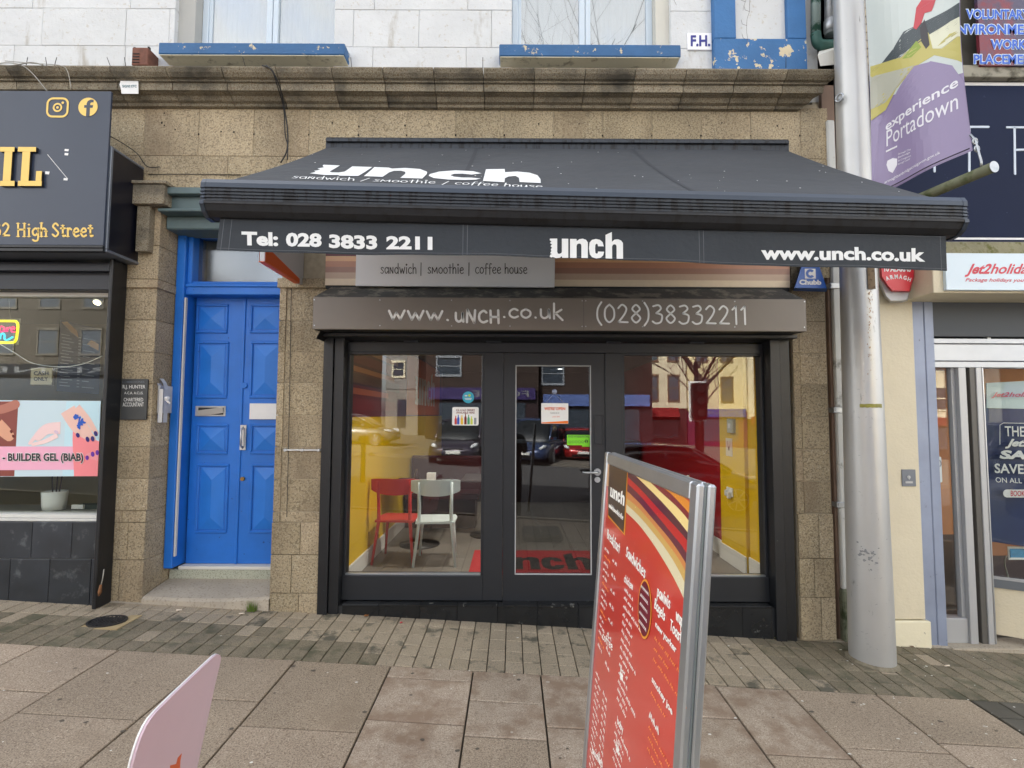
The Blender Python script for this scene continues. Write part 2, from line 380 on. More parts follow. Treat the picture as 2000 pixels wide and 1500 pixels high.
# handwriting: strokes on x-height 1
GL = {
'a':(1.0,"S.85,.75 .5,1 .15,.75 .12,.3 .4,0 .8,.35;L.87,1 .93,0"),
'b':(1.0,"L.15,1.6 .15,0;S.15,.7 .5,1 .85,.7 .85,.25 .5,0 .15,.2"),
'c':(.92,"S.82,.85 .5,1 .15,.7 .15,.25 .5,0 .85,.15"),
'd':(1.05,"S.85,.7 .5,1 .15,.7 .15,.25 .5,0 .85,.3;L.88,1.65 .9,0"),
'e':(.98,"S.15,.48 .5,.53 .85,.65 .7,.95 .4,.98 .15,.65 .15,.3 .45,0 .88,.15"),
'f':(.78,"S.78,1.5 .55,1.62 .37,1.4 .35,.6 .33,-.15;L.05,.85 .72,.92"),
'g':(1.0,"S.85,.8 .5,1 .15,.7 .2,.3 .5,.15 .85,.5;S.87,1 .87,.2 .8,-.4 .45,-.55 .15,-.4"),
'h':(1.0,"L.15,1.65 .15,0;S.15,.6 .45,.98 .78,.8 .82,0"),
'i':(.42,"L.2,1 .22,0;S.2,1.55 .09,1.44 .2,1.32 .31,1.44 .2,1.55"),
'k':(.95,"L.15,1.7 .15,-.05;L.8,1 .2,.5;L.3,.55 .9,-.2"),
'l':(.4,"L.2,1.65 .2,0"),
'm':(1.4,"L.12,0 .15,1 .65,.25 1.15,1 1.25,0"),
'n':(1.05,"L.15,0 .17,1 .82,.02 .85,1.02"),
'o':(1.0,"S.5,1 .14,.72 .14,.25 .5,0 .86,.28 .86,.72 .5,1"),
'p':(1.0,"L.15,1 .15,-.7;S.15,.8 .5,1 .85,.7 .8,.25 .5,.05 .15,.2"),
'r':(.75,"L.15,1 .15,0;S.15,.6 .4,.95 .7,.95"),
's':(.85,"S.75,.85 .45,1 .18,.78 .45,.52 .72,.28 .45,0 .1,.12"),
't':(.8,"L.4,1.45 .4,0;L.05,.95 .75,1"),
'u':(1.0,"S.12,1 .15,.25 .45,0 .78,.3 .82,.95;L.82,1 .9,0"),
'v':(.9,"L.1,1 .45,0 .8,1"),
'w':(1.35,"L.08,1 .38,.02 .65,.8 .95,.02 1.28,1.05"),
'y':(.9,"L.1,1 .45,.2;L.85,1 .3,-.6"),
'z':(.9,"L.1,1 .8,.95 .1,.05 .85,0"),
'N':(1.15,"L.15,-.05 .2,1.4 .9,-.1 1.0,1.35"),
'C':(1.05,"S.9,1.1 .6,1.3 .2,.95 .18,.3 .55,-.02 .98,.15"),
'H':(1.15,"L.15,1.35 .18,-.05;L.95,1.4 .98,-.08;L.15,.62 .98,.62"),
'U':(1.0,"S.15,1.3 .15,.5 .45,.1 .8,.5 .85,1.3"),
'B':(1.0,"L.18,1.5 .18,0;S.18,1.5 .7,1.4 .7,1 .25,.8;S.25,.8 .85,.65 .85,.15 .18,0"),
'T':(1.1,"L.5,1.4 .52,0;L.05,1.4 1.0,1.42"),
'S':(1.0,"S.85,1.25 .5,1.45 .18,1.15 .5,.75 .82,.35 .45,-.02 .1,.15"),
'0':(1.0,"S.5,1.5 .15,1.1 .15,.35 .5,0 .88,.4 .86,1.1 .5,1.5"),
'1':(.62,"L.1,1.2 .38,1.5 .42,-.02"),
'2':(1.0,"S.12,1.2 .45,1.5 .8,1.2 .65,.7 .15,.03;L.15,.03 .92,.02"),
'3':(1.0,"S.15,1.4 .6,1.5 .8,1.2 .4,.82;S.4,.82 .88,.65 .8,.1 .4,-.05 .1,.12"),
'8':(1.0,"S.5,.8 .18,1.15 .5,1.5 .82,1.15 .5,.8 .14,.38 .5,0 .86,.38 .5,.8"),
'(':(.55,"S.5,1.7 .18,1.1 .18,.3 .5,-.25"),
')':(.55,"S.08,1.7 .4,1.1 .4,.3 .08,-.25"),
'|':(.5,"L.25,1.75 .22,-.35"), '/':(.7,"L.6,1.5 .1,-.2"), '.':(.45,"L.2,.06 .24,.04"),
"'":(.3,"L.15,1.6 .12,1.3"), ' ':(.55,""),
}
def catmull(p, n=5):
    out = []
    for i in range(len(p)-1):
        a = p[max(i-1, 0)]; b_ = p[i]; c_ = p[i+1]; d = p[min(i+2, len(p)-1)]
        for k in range(n):
            t = k/n
            out.append(tuple(.5*((2*b_[j])+(-a[j]+c_[j])*t+(2*a[j]-5*b_[j]+4*c_[j]-d[j])*t*t+(-a[j]+3*b_[j]-3*c_[j]+d[j])*t**3) for j in (0, 1)))
    out.append(p[-1]); return out
def strokes(s):
    res = []; x = 0
    for ch in s:
        w, st = GL.get(ch, GL[' '])
        for q in st.split(';'):
            if not q: continue
            pts = [tuple(float(v) for v in t.split(',')) for t in q[1:].split()]
            if q[0] == 'S': res.append([(x+a, b_) for a, b_ in catmull(pts)])
            else:
                for s0, s1 in zip(pts[:-1], pts[1:]): res.append([(x+s0[0], s0[1]), (x+s1[0], s1[1])])
        x += w+.12
    return res, x-.12
def hand(s, F, w, b, jitter=0, aspect=None):
    """handwriting: width fills u 0..1, x-height fills v 0..1 ; w in metres"""
    st, W = strokes(s)
    u = Vector((F[0][0], F[1][0], F[2][0])); v = Vector((F[0][1], F[1][1], F[2][1])); n_ = Vector((F[0][2], F[1][2], F[2][2]))
    lu = u.length; lv = v.length
    O = Vector((F[0][3], F[1][3], F[2][3]))
    b.T = frame(O, u/lu, v/lv) if abs(u.normalized().dot(v.normalized())) < .02 else frame(O, u/lu, v/lv)
    for q in st:
        b.ribbon([(a/W*lu, c_*lv) for a, c_ in q], w, .0005)
    return b
def serif_text(s, F, w, b, ext=.004):
    st, W = strokes(s)
# ------------------------------------------------------------------ ground
bk = B()
X0, X1 = -9, 9
for x0, x1 in ((X0, X1),):
    bk.add([(X0, -.15, gz(X0, -.15)-.012), (X1, -.15, gz(X1, -.15)-.012), (X1, 4.9, gz(X1, 4.35)-.012), (X0, 4.9, gz(X0, 4.35)-.012)], [(0, 1, 2, 3)])
pavement = struct('pavement', bk, sandj)
def gslab(name, x0, x1, y0, y1, mat, h=.03, gap=.0055, dz=0, ch=.004):
    x0 += gap; x1 -= gap; y0 += gap; y1 -= gap
    b_ = B(); t = [random.uniform(-.0015, .0015)+dz for _ in range(4)]
    P = [(x0, y0), (x1, y0), (x1, y1), (x0, y1)]; cx = (x0+x1)/2; cy = (y0+y1)/2
    vs = [(x, y, gz(x, y)-h) for x, y in P] + [(x, y, gz(x, y)-ch+t[i]) for i, (x, y) in enumerate(P)]
    vs += [(x+(ch if x < cx else -ch), y+(ch if y < cy else -ch), gz(x, y)+t[i]) for i, (x, y) in enumerate(P)]
    fs = [(i, (i+1) % 4, 4+(i+1) % 4, 4+i) for i in range(4)] + [(4+i, 4+(i+1) % 4, 8+(i+1) % 4, 8+i) for i in range(4)] + [(8, 9, 10, 11)]
    b_.add(vs, fs); return build(name, b_, mat, pavement)
BAND = 3.53        # band of small setts between the slabs and the buildings
strips = [(-6.2, [], 0), (-5.55, [], 0), (-4.9, [], 0), (-4.3, [], 0), (-3.75, [], 0), (-3.15, [1343, 1440], -60), (-2.62, [1399], 150), (-1.98, [1365], 415), (-1.44, [1423], 570), (-.80, [1327], 845), (-.25, [1372, 1442], 1000), (.20, [1423], 1130), (.82, [1390], 1200),
          (1.36, [1345, 1473], 1500), (1.83, [1466], 1750), (2.43, [1457], 1940)]
ends = [s_[0] for s_ in strips[1:]] + [3.05]
for (xa, ys, pxm), xb in zip(strips, ends):
    cuts = [BAND]
    for py in ys: cuts.append(Gp(pxm, py).y)
    y = cuts[-1]
    while y > .1:
        y -= random.choice((.45, .6, .75)); cuts.append(max(y, -.02))
    cuts = [v for v in cuts]
    for a, b_ in zip(cuts[:-1], cuts[1:]):
        if a-b_ < .05: continue
        wet = (-.8 < (xa+xb)/2 < 1.9) and a > 2.9
        gslab('paving_slab', xa, xb, b_, a, slabwet if wet else slab, dz=random.uniform(-.001, .001))
for xa, xb in ((3.42, 4.0), (4.0, 4.6), (4.6, 5.2)):
    for a, b_ in ((BAND-.1, 2.9), (2.9, 2.3), (2.3, 1.6), (1.6, .8), (.8, 0)): gslab('paving_slab', xa, xb, b_, a, slab)
y = BAND
while y > 0: gslab('paving_sett', 3.06, 3.24, y-.2, y, settgrey); gslab('paving_sett', 3.24, 3.41, y-.2, y, settgrey); y -= .2
# setts: long side towards the road, about 0.12 wide
n_set = 0; rest = B()
cols = []
x = -4.75
while x < 4.7:
    w = .124; cols.append((x, x+w)); x += w
for i, (xa, xb) in enumerate(cols):
    offy = .085*(i % 2)*0 + random.uniform(-.01, .01)
    ys = [BAND, BAND+.145, BAND+.30, BAND+.47, BAND+.64, BAND+.80]
    if xa < -3.1: ys = ys[:-1]+[BAND+.74]
    for j, (a, b_) in enumerate(zip(ys[:-1], ys[1:])):
        cx = (xa+xb)/2
        # patch of drain cover stays free
        if -3.18 < cx < -2.86 and 3.80 < (a+b_)/2 < 4.06: continue
        dark_sett = (cx < -.9 and j < 2+(cx < -1.6)) or cx > 1.9 and j > -1  # darker rows beside the slabs at left; damp setts at the right
        m = settdark if dark_sett and random.random() < .96 else sett
        if n_set < 298 and abs(cx) < 3.9:
            gslab('paving_brick', xa, xb, a+offy*(j > 0), b_+offy*(j < 4), m, gap=.0035, ch=.003); n_set += 1
        else:
            t = [gz(xa, a), gz(xb, a), gz(xb, b_), gz(xa, b_)]; g = .0035
            rest.mi = 1 if m is settdark else 0
            rest.add([(xa+g, a+g, t[0]), (xb-g, a+g, t[1]), (xb-g, b_-g, t[2]), (xa+g, b_-g, t[3]), (xa+g, a+g, t[0]-.03), (xb-g, a+g, t[1]-.03), (xb-g, b_-g, t[2]-.03), (xa+g, b_-g, t[3]-.03)],
                     [(0, 1, 2, 3), (4, 5, 1, 0), (5, 6, 2, 1), (6, 7, 3, 2), (7, 4, 0, 3)])
if rest.v: build('paving_brick', rest, [sett, settdark], pavement, kind='stuff')
# mortar fillet against the buildings
b_ = B()
for xa, xb in ((-6, -3.0), (-3.0, -1.6), (-1.6, 2.7), (2.7, 6)):
    y1 = 4.36
    b_.add([(xa, BAND+.79-.06*(xa < -3), gz(xa, 4.3)+.001), (xb, BAND+.79-.06*(xa < -3), gz(xb, 4.3)+.001), (xb, y1, gz(xb, 4.3)+.012), (xa, y1, gz(xa, 4.3)+.012)], [(0, 1, 2, 3)])
build('mortar_fillet', b_, concrete, pavement)
# drain cover
dc = thing('drain_cover', 'round black iron grating in a square frame set among the bricks', 'drain cover', (-3.02, 3.93, gz(-3.02, 3.93)))
b_ = B(); zc = gz(-3.02, 3.93)
b_.box(-3.19, -2.85, 3.80, 4.06, zc-.03, zc-.002)
build('surround', b_, M('yellowish_mortar', c(170, 150, 112), .9, var=(9, .2)), dc)
b_ = B(); N = 28
for r0, r1, h in ((.118, .134, .008), (.06, .067, .006)):
    vs = []; 
    for k in range(N):
        a = 2*PI*k/N
        for r, z in ((r0, h), (r1, h), (r1, -.01), (r0, -.01)): vs.append((-3.02+r*math.cos(a), 3.93+r*math.sin(a)*.82, zc+z))
    b_.add(vs, [(4*k+j, 4*((k+1) % N)+j, 4*((k+1) % N)+(j+1) % 4, 4*k+(j+1) % 4) for k in range(N) for j in range(4)])
for k in range(-4, 5):
    r = .12; xx = k*.027; h = math.sqrt(max(.001, r*r-xx*xx))
    b_.box(-3.02+xx-.005, -3.02+xx+.005, 3.93-h*.82, 3.93+h*.82, zc-.01, zc+.004)
    if abs(k) < 4: b_.box(-3.02-h, -3.02+h, 3.93+xx*.82-.005, 3.93+xx*.82+.005, zc-.01, zc+.005)
build('grating', b_, M('black_iron', c(52, 52, 54), .5, .4, var=(20, .3)), dc)
b_ = B(); b_.prism([(-3.02+.12*math.cos(k*PI/10), 3.93+.098*math.sin(k*PI/10)) for k in range(20)], zc-.0005, zc-.012); build('pit', b_, M('drain_dark', c(40,40,40), .9), dc)
# kerb, road and the far side of the street
b_ = B()
for k in range(20):
    xa = -9+.9*k; b_.add([(xa+.003, -.15, gz(xa, -.15)), (xa+.897, -.15, gz(xa+.9, -.15)), (xa+.897, -.27, gz(xa+.9, -.15)), (xa+.003, -.27, gz(xa, -.15)),
                           (xa+.003, -.275, gz(xa, -.15)-.2), (xa+.897, -.275, gz(xa+.9, -.15)-.2)], [(3, 2, 1, 0), (3, 4, 5, 2)])
struct('kerb', b_, concrete)
def rz(x, y): return -.052*x - .054 - .12 - .0*y
b_ = B(); b_.add([(-200, -.27, rz(-200, 0)), (200, -.27, rz(200, 0)), (200, -200, rz(200, 0)), (-200, -200, rz(-200, 0))], [(3, 2, 1, 0)]); struct('road', b_, asphalt)
b_ = B()
for yy in (-.55, -.75): b_.add([(-40, yy, rz(-40, 0)+.004), (40, yy, rz(40, 0)+.004), (40, yy-.08, rz(40, 0)+.004), (-40, yy-.08, rz(-40, 0)+.004)], [(3, 2, 1, 0)])
struct('road_marking', b_, M('yellow_line', c(196, 176, 96), .8))
b_ = B(); b_.add([(-200, -11, rz(-200, 0)+.12), (200, -11, rz(200, 0)+.12), (200, -60, rz(200, 0)+.12), (-200, -60, rz(-200, 0)+.12), (200, -11, rz(200, 0)), (-200, -11, rz(-200, 0))], [(3, 2, 1, 0), (5, 0, 1, 4)])
struct('far_pavement', b_, M('pale_paving', c(104, 99, 92), .85, var=(1, .1)))
# ------------------------------------------------------------------ the stone fronted building
bld = thing('commercial_building', 'brown granite fronted building with white painted upper wall above the cafe', 'building', (0, 4.5, -.1))
YW = 4.35; YP = 4.30
b_ = B()
b_.box(-6.2, 2.68, YW+.006, 4.9, 3.61, 4.45); b_.box(-1.9, 2.68, YW+.007, 4.88, 3.28, 3.608)                       # behind frieze
b_.box(-3.36, -3.03, YP+.011, 4.72, -.2, 3.6); b_.box(-1.965, -1.56, YP+.011, 4.72, -.2, 3.6)
b_.box(2.37, 2.64, YP+.012, 4.72, -.4, 3.6)
build('wall_core', b_, joint, bld)
b_ = B(); b_.box(-6.2, 2.70, YW+.008, 4.9, 4.45, 7.2)
# cut-outs are made by building the wall round the windows instead
def stonebox(x0, x1, z0, z1, yf, yb, mat=stone, g=.0022, bev=.003, name='stone_block'):
    j = random.uniform(-.0015, .0015)
    return build(name, B().box(x0+g, x1-g, yf+j, yb, z0+g, z1-g, bev), mat, bld)
def pxs(lst, py, Y): return [U(p, py, Y).x for p in lst]
def zs(lst, px, Y): return [U(px, p, Y).z for p in lst]
# frieze
zt, z1, z2, z3 = zs([205, 305, 341, 372], 450, YW)
xs = pxs([-280, -175, -60, 60, 170, 282, 389, 496, 604, 701, 795, 890, 985, 1081, 1177, 1273, 1369, 1466, 1563, 1617], 240, YW)
for a, b2 in zip(xs[:-1], xs[1:]): stonebox(a, b2, z1, zt, YW, 4.45)
xs = pxs([-200, -90, 20, 120, 226, 332, 445, 560, 660, 760, 860, 960, 1060, 1160, 1260, 1360, 1460, 1530, 1617], 320, YW)
for a, b2 in zip(xs[:-1], xs[1:]): stonebox(a, b2, z2, z1, YW, 4.45)
xs = pxs([-200, -90, 20, 120, 226, 332, 445, 560, 660], 360, YW)
for a, b2 in zip(xs[:-1], xs[1:]): stonebox(a, b2, z3, z2, YW, 4.45)
stonebox(-1.9, -1.3, 2.95, z3, YW, 4.45); stonebox(-1.9, -1.56, 2.62, 2.95, YW-.0, 4.45)
xs = pxs([1466, 1540, 1617], 400, YW)
for za, zb in ((3.25, z2), (2.9, 3.25)): stonebox(xs[1]-.02, xs[2], za, zb, YW, 4.45)
# cornice, block by block; profile (protrusion, z)
prof = [(0, 4.285), (.035, 4.29), (.045, 4.315), (.075, 4.325), (.10, 4.362), (.135, 4.368), (.135, 4.372), (.16, 4.374), (.165, 4.452), (.185, 4.455), (.19, 4.470), (.215, 4.478), (.245, 4.51), (.262, 4.545), (.262, 4.558), (0, 4.60)]
prof = [(p, 4.38+(z-4.285)*.762) for p, z in prof]
def cornice_block(xa, xb, end=False):
    b_ = B(); n = len(prof); vs = []
    for x, s_ in ((xa+.003, 0), (xb-.003, 1)):
        for (p, z) in prof: vs.append((x-(.262-p)*.9*(1 if (end and s_) else 0) + (.0), YW-p, z))
    vs += [(xa+.003, YW+.2, 4.62), (xb-.003-(.236 if end else 0), YW+.2, 4.62), (xa+.003, YW+.2, 4.38), (xb-.003-(.236 if end else 0), YW+.2, 4.38)]
    fs = [(i, n+i, n+i+1, i+1)[::-1] for i in range(n-1)]
    fs += [tuple(range(n))+(2*n, 2*n+2), tuple(range(n, 2*n))[::-1]+(2*n+3, 2*n+1), (n-1, 2*n-1, 2*n+1, 2*n)]
    b_.add(vs, fs); return build('cornice_block', b_, stone_dark, bld)
xs = pxs([-240, -130, -60, 15, 118, 216, 325, 434, 540, 648, 748, 847, 944, 1044, 1143, 1241, 1340, 1440, 1537, 1641], 150, YW-.24)
for i, (a, b2) in enumerate(zip(xs[:-1], xs[1:])): cornice_block(a, b2, i == len(xs)-2)
# pilasters
def pil(xl, xr, ys, pxm, panel=True, yb=4.70):
    z = zs(ys, pxm, YP)
    for k, (a, b2) in enumerate(zip(z[:-1], z[1:])):
        if k >= len(z)-4:
            m = xl+(xr-xl)*(.42 if k % 2 else .58)
            stonebox(xl, m, b2, a, YP-.012, yb); stonebox(m, xr, b2, a, YP-.012, yb)
        elif panel:
            stonebox(xl, xl+.062, b2, a, YP, yb); stonebox(xl+.062, xr-.0, b2, a, YP+.006, yb)
        else: stonebox(xl, xr, b2, a, YP, yb)
pil(-3.36, -3.02, [562, 625, 688, 750, 812, 873, 935, 997, 1020, 1093, 1185], 270, panel=False)
zc_ = zs([545, 562], 280, YP-.02); stonebox(-3.375, -3.005, zc_[1], zc_[0], YP-.02, 4.70, name='string_course')
for ya, yb2 in ((545, 480), (480, 400)):
    z = zs([yb2, ya], 290, YP); stonebox(-3.36, -3.02, z[1], z[0], YP, 4.70)
# capital of the left pilaster with its moulded block
z = zs([355, 400, 490], 305, 4.22)
stonebox(-3.20, -2.93, z[1], z[0]-.03, 4.20, 4.50, stone_dark, name='capital'); stonebox(-3.22, -2.91, z[0]-.03, z[0], 4.185, 4.50, stone_dark, name='capital')
stonebox(-3.18, -3.07, z[2], z[1], 4.235, 4.50, stone_dark, name='capital')
pil(-1.98, -1.565, [562, 626, 688, 748, 811, 873, 936, 1000, 1020, 1083, 1158, 1200], 590)
zc_ = zs([543, 562], 585, YP-.02); stonebox(-1.995, -1.555, zc_[1], zc_[0], YP-.022, 4.70, name='string_course')
pil(2.37, 2.66, [500, 565, 628, 690, 751, 814, 877, 940, 1003, 1090, 1166, 1250], 1580)
# mortar strip and recess on the right of the pilaster
b_ = B(); b_.box(2.66, 2.80, 4.40, 4.7, -.35, 4.5); build('render_strip', b_, concrete, bld)
# lintel over the blue doorway
z = zs([373, 386, 412, 440], 370, 4.32)
b_ = B(); b_.box(-3.018, -1.90, 4.24, 4.60, z[1], z[0], .006); b_.box(-3.016, -1.90, 4.30, 4.60, z[2], z[1]-.002, .006)
b_.box(-3.018, -1.90, 4.25, 4.60, z[2]-.03, z[2]-.002, .006); b_.box(-3.016, -1.90, 4.36, 4.60, z[3]-.02, z[2]-.032, .01); build('lintel', b_, greenp, bld)
# white painted upper wall: blocks round the window openings
w1 = (U(345, 60, 4.38).x, U(655, 60, 4.38).x); w2 = (U(1000, 60, 4.38).x, U(1308, 60, 4.38).x)
rows = zs([133, 92, 19, -60, -140, -220], 800, YW)
rows[0] = 4.50
joints = [[-280, -130, 30, 247, 460, 580, 729, 911, 1100, 1250, 1400], [-200, -40, 82, 245, 330, 520, 690, 818, 960, 1180, 1393], [-150, 60, 252, 470, 600, 730, 913, 1080, 1300, 1393]]*2
for k, (a, b2) in enumerate(zip(rows[:-1], rows[1:])):
    xs = pxs(joints[k][:-1] + [1393], (60), YW)
    for p, q in zip(xs[:-1], xs[1:]):
        segs = [(p, q)]
        if b2 > 4.75:
            for wl_, wr in (w1, w2):
                ns = []
                for (s0, s1) in segs:
                    if s1 <= wl_ or s0 >= wr: ns.append((s0, s1)); continue
                    if s0 < wl_: ns.append((s0, wl_))
                    if s1 > wr: ns.append((wr, s1))
                segs = ns
        for s0, s1 in segs:
            if s1-s0 > .03: build('painted_block', B().box(s0+.001, s1-.001, YW+random.uniform(-.002, .002), 4.62, a+.001, b2-.001, .004), whitep, bld)
b_ = B()
b_.box(-6.2, w1[0]-.01, 4.40, 4.60, 4.5, 6.2); b_.box(w1[1]+.01, w2[0]-.01, 4.40, 4.60, 4.5, 6.2); b_.box(w2[1]+.01, 2.72, 4.40, 4.60, 4.5, 6.2)
b_.box(w1[0]-.01, w1[1]+.01, 4.40, 4.60, 4.5, 4.68); b_.box(w2[0]-.01, w2[1]+.01, 4.40, 4.60, 4.5, 4.68)
build('painted_wall_core', b_, whitep, bld)
room = B(); room.box(-6.2, 2.7, 5.4, 5.5, 4.4, 6.6); room.box(-6.2, 2.7, 4.62, 5.4, 4.3, 4.38); room.box(-6.2, 2.7, 4.62, 5.5, 6.5, 6.6)
build('upper_room_wall', room, M('upper_room', c(180, 184, 186), .9), bld)
pvc = M('white_window_frame', c(196, 208, 218), .35)
curt = M('pale_curtain', c(128, 136, 142), .8, var=(3, .05))
for (x0, x1), silpx, fr in ((w1, (309, 83, 673, 106), 0), (w2, (975, 86, 1330, 110), 1)):
    sx0, sx1, sz0, sz1 = rect(*silpx, 4.22)
    o = build('window_sill', B().box(sx0, sx1, 4.22, 4.50, sz0, sz1, .008), bluep, bld)
    b_ = B(); b_.box(sx0+.008, sx1-.008, 4.225, 4.46, sz0-.008, sz0-.001, .002); build('sill_underside', b_, M('bare_sill_stone', c(214, 208, 186), .9, dirt=(8, .56, .66, c(150, 144, 128))), o)
    zb = sz1+.015
    if fr == 0:      # grey rendered splay on the left of the first window
        build('reveal', B().box(x0-.005, x0+.15, 4.40, 4.64, zb-.02, 6.2), M('grey_render', c(168, 168, 164), .85, var=(4, .06)), bld); fx0 = x0+.15; fx1 = x1
    else:
        build('reveal', B().box(x1-.12, x1+.004, 4.40, 4.64, zb-.02, 6.2), M('cream_reveal', c(200, 198, 188), .85, var=(4, .05)), bld); fx0 = x0; fx1 = x1-.12
    fb = B(); Yf = 4.50; t = .055
    fb.box(fx0, fx0+t, Yf, Yf+.06, zb, 6.2, .005); fb.box(fx1-t, fx1, Yf, Yf+.06, zb, 6.2, .005); fb.box(fx0+t, fx1-t, Yf, Yf+.06, zb-.02, zb+.03, .005)
    mx = fx0+(fx1-fx0)*(.51 if fr == 0 else .52); fb.box(mx-.055, mx-.002, Yf-.006, Yf+.055, zb+.03, 6.2, .005); fb.box(mx+.002, mx+.05, Yf-.003, Yf+.055, zb+.03, 6.2, .005)
    fb.box(fx0+t, fx0+t+.03, Yf+.01, Yf+.05, zb+.03, 6.2, .004)
    wf = build('window', fb, pvc, bld)
    for (a, b2) in ((fx0+t+.03, mx-.055), (mx+.05, fx1-t)): build('pane', B().box(a, b2, Yf+.024, Yf+.030, zb+.02, 6.2), glassup, wf)
    cb = B(); n = 90; vs = []
    for i in range(n+1):
        x = fx0+(fx1-fx0)*i/n
        dep = .01*math.sin(i*1.7)+.006*math.sin(i*.9+1)
        for z in (zb, 6.2): vs.append((x, Yf+.16+dep, z))
    cb.add(vs, [(2*i, 2*i+2, 2*i+3, 2*i+1) for i in range(n)]); cb.smooth = [True]*len(cb.f); build('net_curtain', cb, curt, wf)
# blue quoin surround with inset cream panel
x0, x1, z0, z1 = rect(1394, 0, 1573, 135, 4.30)
xi0, xi1, zi0, zi1 = rect(1431, -400, 1531, 78, 4.30)
for nm, bb, mt in (('blue_surround', B().box(x0, x1, 4.28, 4.6, 4.5, zi0, .006), bluepeel), ('blue_surround', B().box(x0, xi0, 4.28, 4.6, zi0+.001, 6.2, .006), bluep2), ('blue_surround', B().box(xi1, x1, 4.28, 4.6, zi0+.001, 6.2, .006), bluep2),
                   ('cream_panel', B().box(xi0+.001, xi1-.001, 4.33, 4.6, zi0+.002, 6.2), whitep)):
    build(nm, bb, mt, bld)
b_ = B(); b_.box(U(1575, 60, 4.55).x, 2.95, 4.55, 4.7, 4.4, 6.2); build('dark_recess_wall', b_, M('dark_render', c(70, 72, 74), .9, var=(5, .2)), bld)
# letters F.H. plate
p = thing('enamel_plate', 'small white enamel plate with blue letters FH high on the white wall', 'sign', tuple(U(1366, 97, 4.34)))
x0, x1, z0, z1 = rect(1343, 64, 1390, 97, 4.335); build('plate', B().box(x0, x1, 4.335, 4.35, z0, z1, .002), M('white_enamel', c(238, 238, 240), .3, dirt=(30, .72, .75, c(120, 80, 60))), p)
navyl = M('navy_letter', c(46, 48, 132), .4)
text('lettering', 'F.H.', qframe(fac(4.334), (1349, 91), (1387, 91), (1349, 69)), navyl, p, bold=.035)
# rusty ventilator box and shop etc. plate, cornice cable
p = thing('vent_box', 'rusty square iron box fixed to the white wall left of the blue sill', 'vent box', tuple(U(275, 128, 4.3)))
x0, x1, z0, z1 = rect(257, 92, 284, 127, 4.22); build('body', B().box(x0, x1+.02, 4.22, 4.36, z0, z1, .006), rust, p)
b_ = B()
for k in range(4): b_.box(x0+.012, x0+.07, 4.214, 4.219, z0+.02+.025*k, z0+.026+.025*k)
b_.box(x0-.004, x0+.014, 4.24, 4.26, z1, z1+.015); b_.box(x1-.0, x1+.014, 4.24, 4.26, z1, z1+.02); build('grille', b_, blackmetal, p)
p = thing('notice_plate', 'torn white plastic plate fixed on the cornice above the dark salon fascia', 'plate', tuple(U(250, 180, 4.15)))
F = qframe(fac(4.165), (236, 183), (270, 183), (236, 158), 0)
b_ = B(frame((0,0,0),(1,0,0),(0,0,1))); q = [(-.02, 1), (1, .98), (1, 0), (.04, 0), (.0, .4), (-.08, .7)]
b_ = B(F); b_.prism(q, 0, -.004); build('plate', b_, white, p)
text('lettering', 'SIGNS ETC', qframe(fac(4.164), (239, 171), (267, 171), (239, 166), .001), M('teal_print', c(60, 110, 120), .6), p, bold=.02)
def catenary(a, b2, sag, n=14):
    a = Vector(a); b2 = Vector(b2); return [a.lerp(b2, i/n) - Vector((0, 0, sag*4*(i/n)*(1-i/n))) for i in range(n+1)]
def pxc(pts, Y): return [U(p[0], p[1], (p[2] if len(p) > 2 else Y)) for p in pts]
def smooth(pts, n=5):
    out = []
    for i in range(len(pts)-1):
        a = pts[max(i-1, 0)]; p = pts[i]; q = pts[i+1]; d = pts[min(i+2, len(pts)-1)]
        for k in range(n):
            t = k/n; out.append(.5*((2*p)+(-a+q)*t+(2*a-5*p+4*q-d)*t*t+(-a+3*p-3*q+d)*t**3))
    out.append(pts[-1]); return out
b_ = B()
b_.tube(smooth(pxc([(520, 128, 4.1), (533, 140, 4.07), (548, 175, 4.16), (556, 215, 4.27), (562, 260, 4.3), (560, 295, 4.3), (548, 318, 4.3)], 4.3)), .006)
b_.tube(smooth(pxc([(512, 128, 4.1), (530, 136, 4.06), (543, 172, 4.15), (554, 212, 4.27), (557, 262, 4.32), (562, 285, 4.3), (561, 312, 4.3)], 4.3)), .005)
single('cable', 'thick pair of black cables looping over the cornice down to the awning', 'cable', b_, cable)
b_ = B(); b_.tube(smooth(pxc([(-20, 128), (5, 123), (35, 125), (60, 140), (92, 178)], 4.07)), .004); b_.tube(smooth(pxc([(10, 119), (70, 124), (118, 128), (132, 140), (139, 172)], 4.07)), .003)
b_.tube(smooth(pxc([(-20, 124), (20, 128), (60, 122), (84, 127)], 4.05)), .005)
single('cable', 'thin grey cables trailing along the cornice at the far left', 'cable', b_, cableg)
b_ = B()
for px, dx in ((50, 4), (92, -3), (105, 6), (217, -8), (246, -3), (480, -6), (687, -2), (943, 0), (1535, 0)):
    b_.tube(pxc([(px, 133, 4.12), (px+dx, 112, 4.12)], 4.1), .0025)
single('bird_spikes', 'scattered bent wire spikes standing on the cornice ledge', 'bird spikes', b_, cable)
b_ = B(); b_.tube(smooth(pxc([(215, 266, 3.95), (240, 280, 4.2), (268, 300, 4.3), (287, 325, 4.32), (312, 326, 4.33)], 4.3)), .004)
b_.tube(smooth(pxc([(290, 341, 4.34), (350, 340, 4.34), (420, 341, 4.34), (470, 342, 4.34)], 4.34)), .003)
single('cable', 'thin black cable running from the salon fascia along the stone joint', 'cable', b_, cable)
b_ = B()
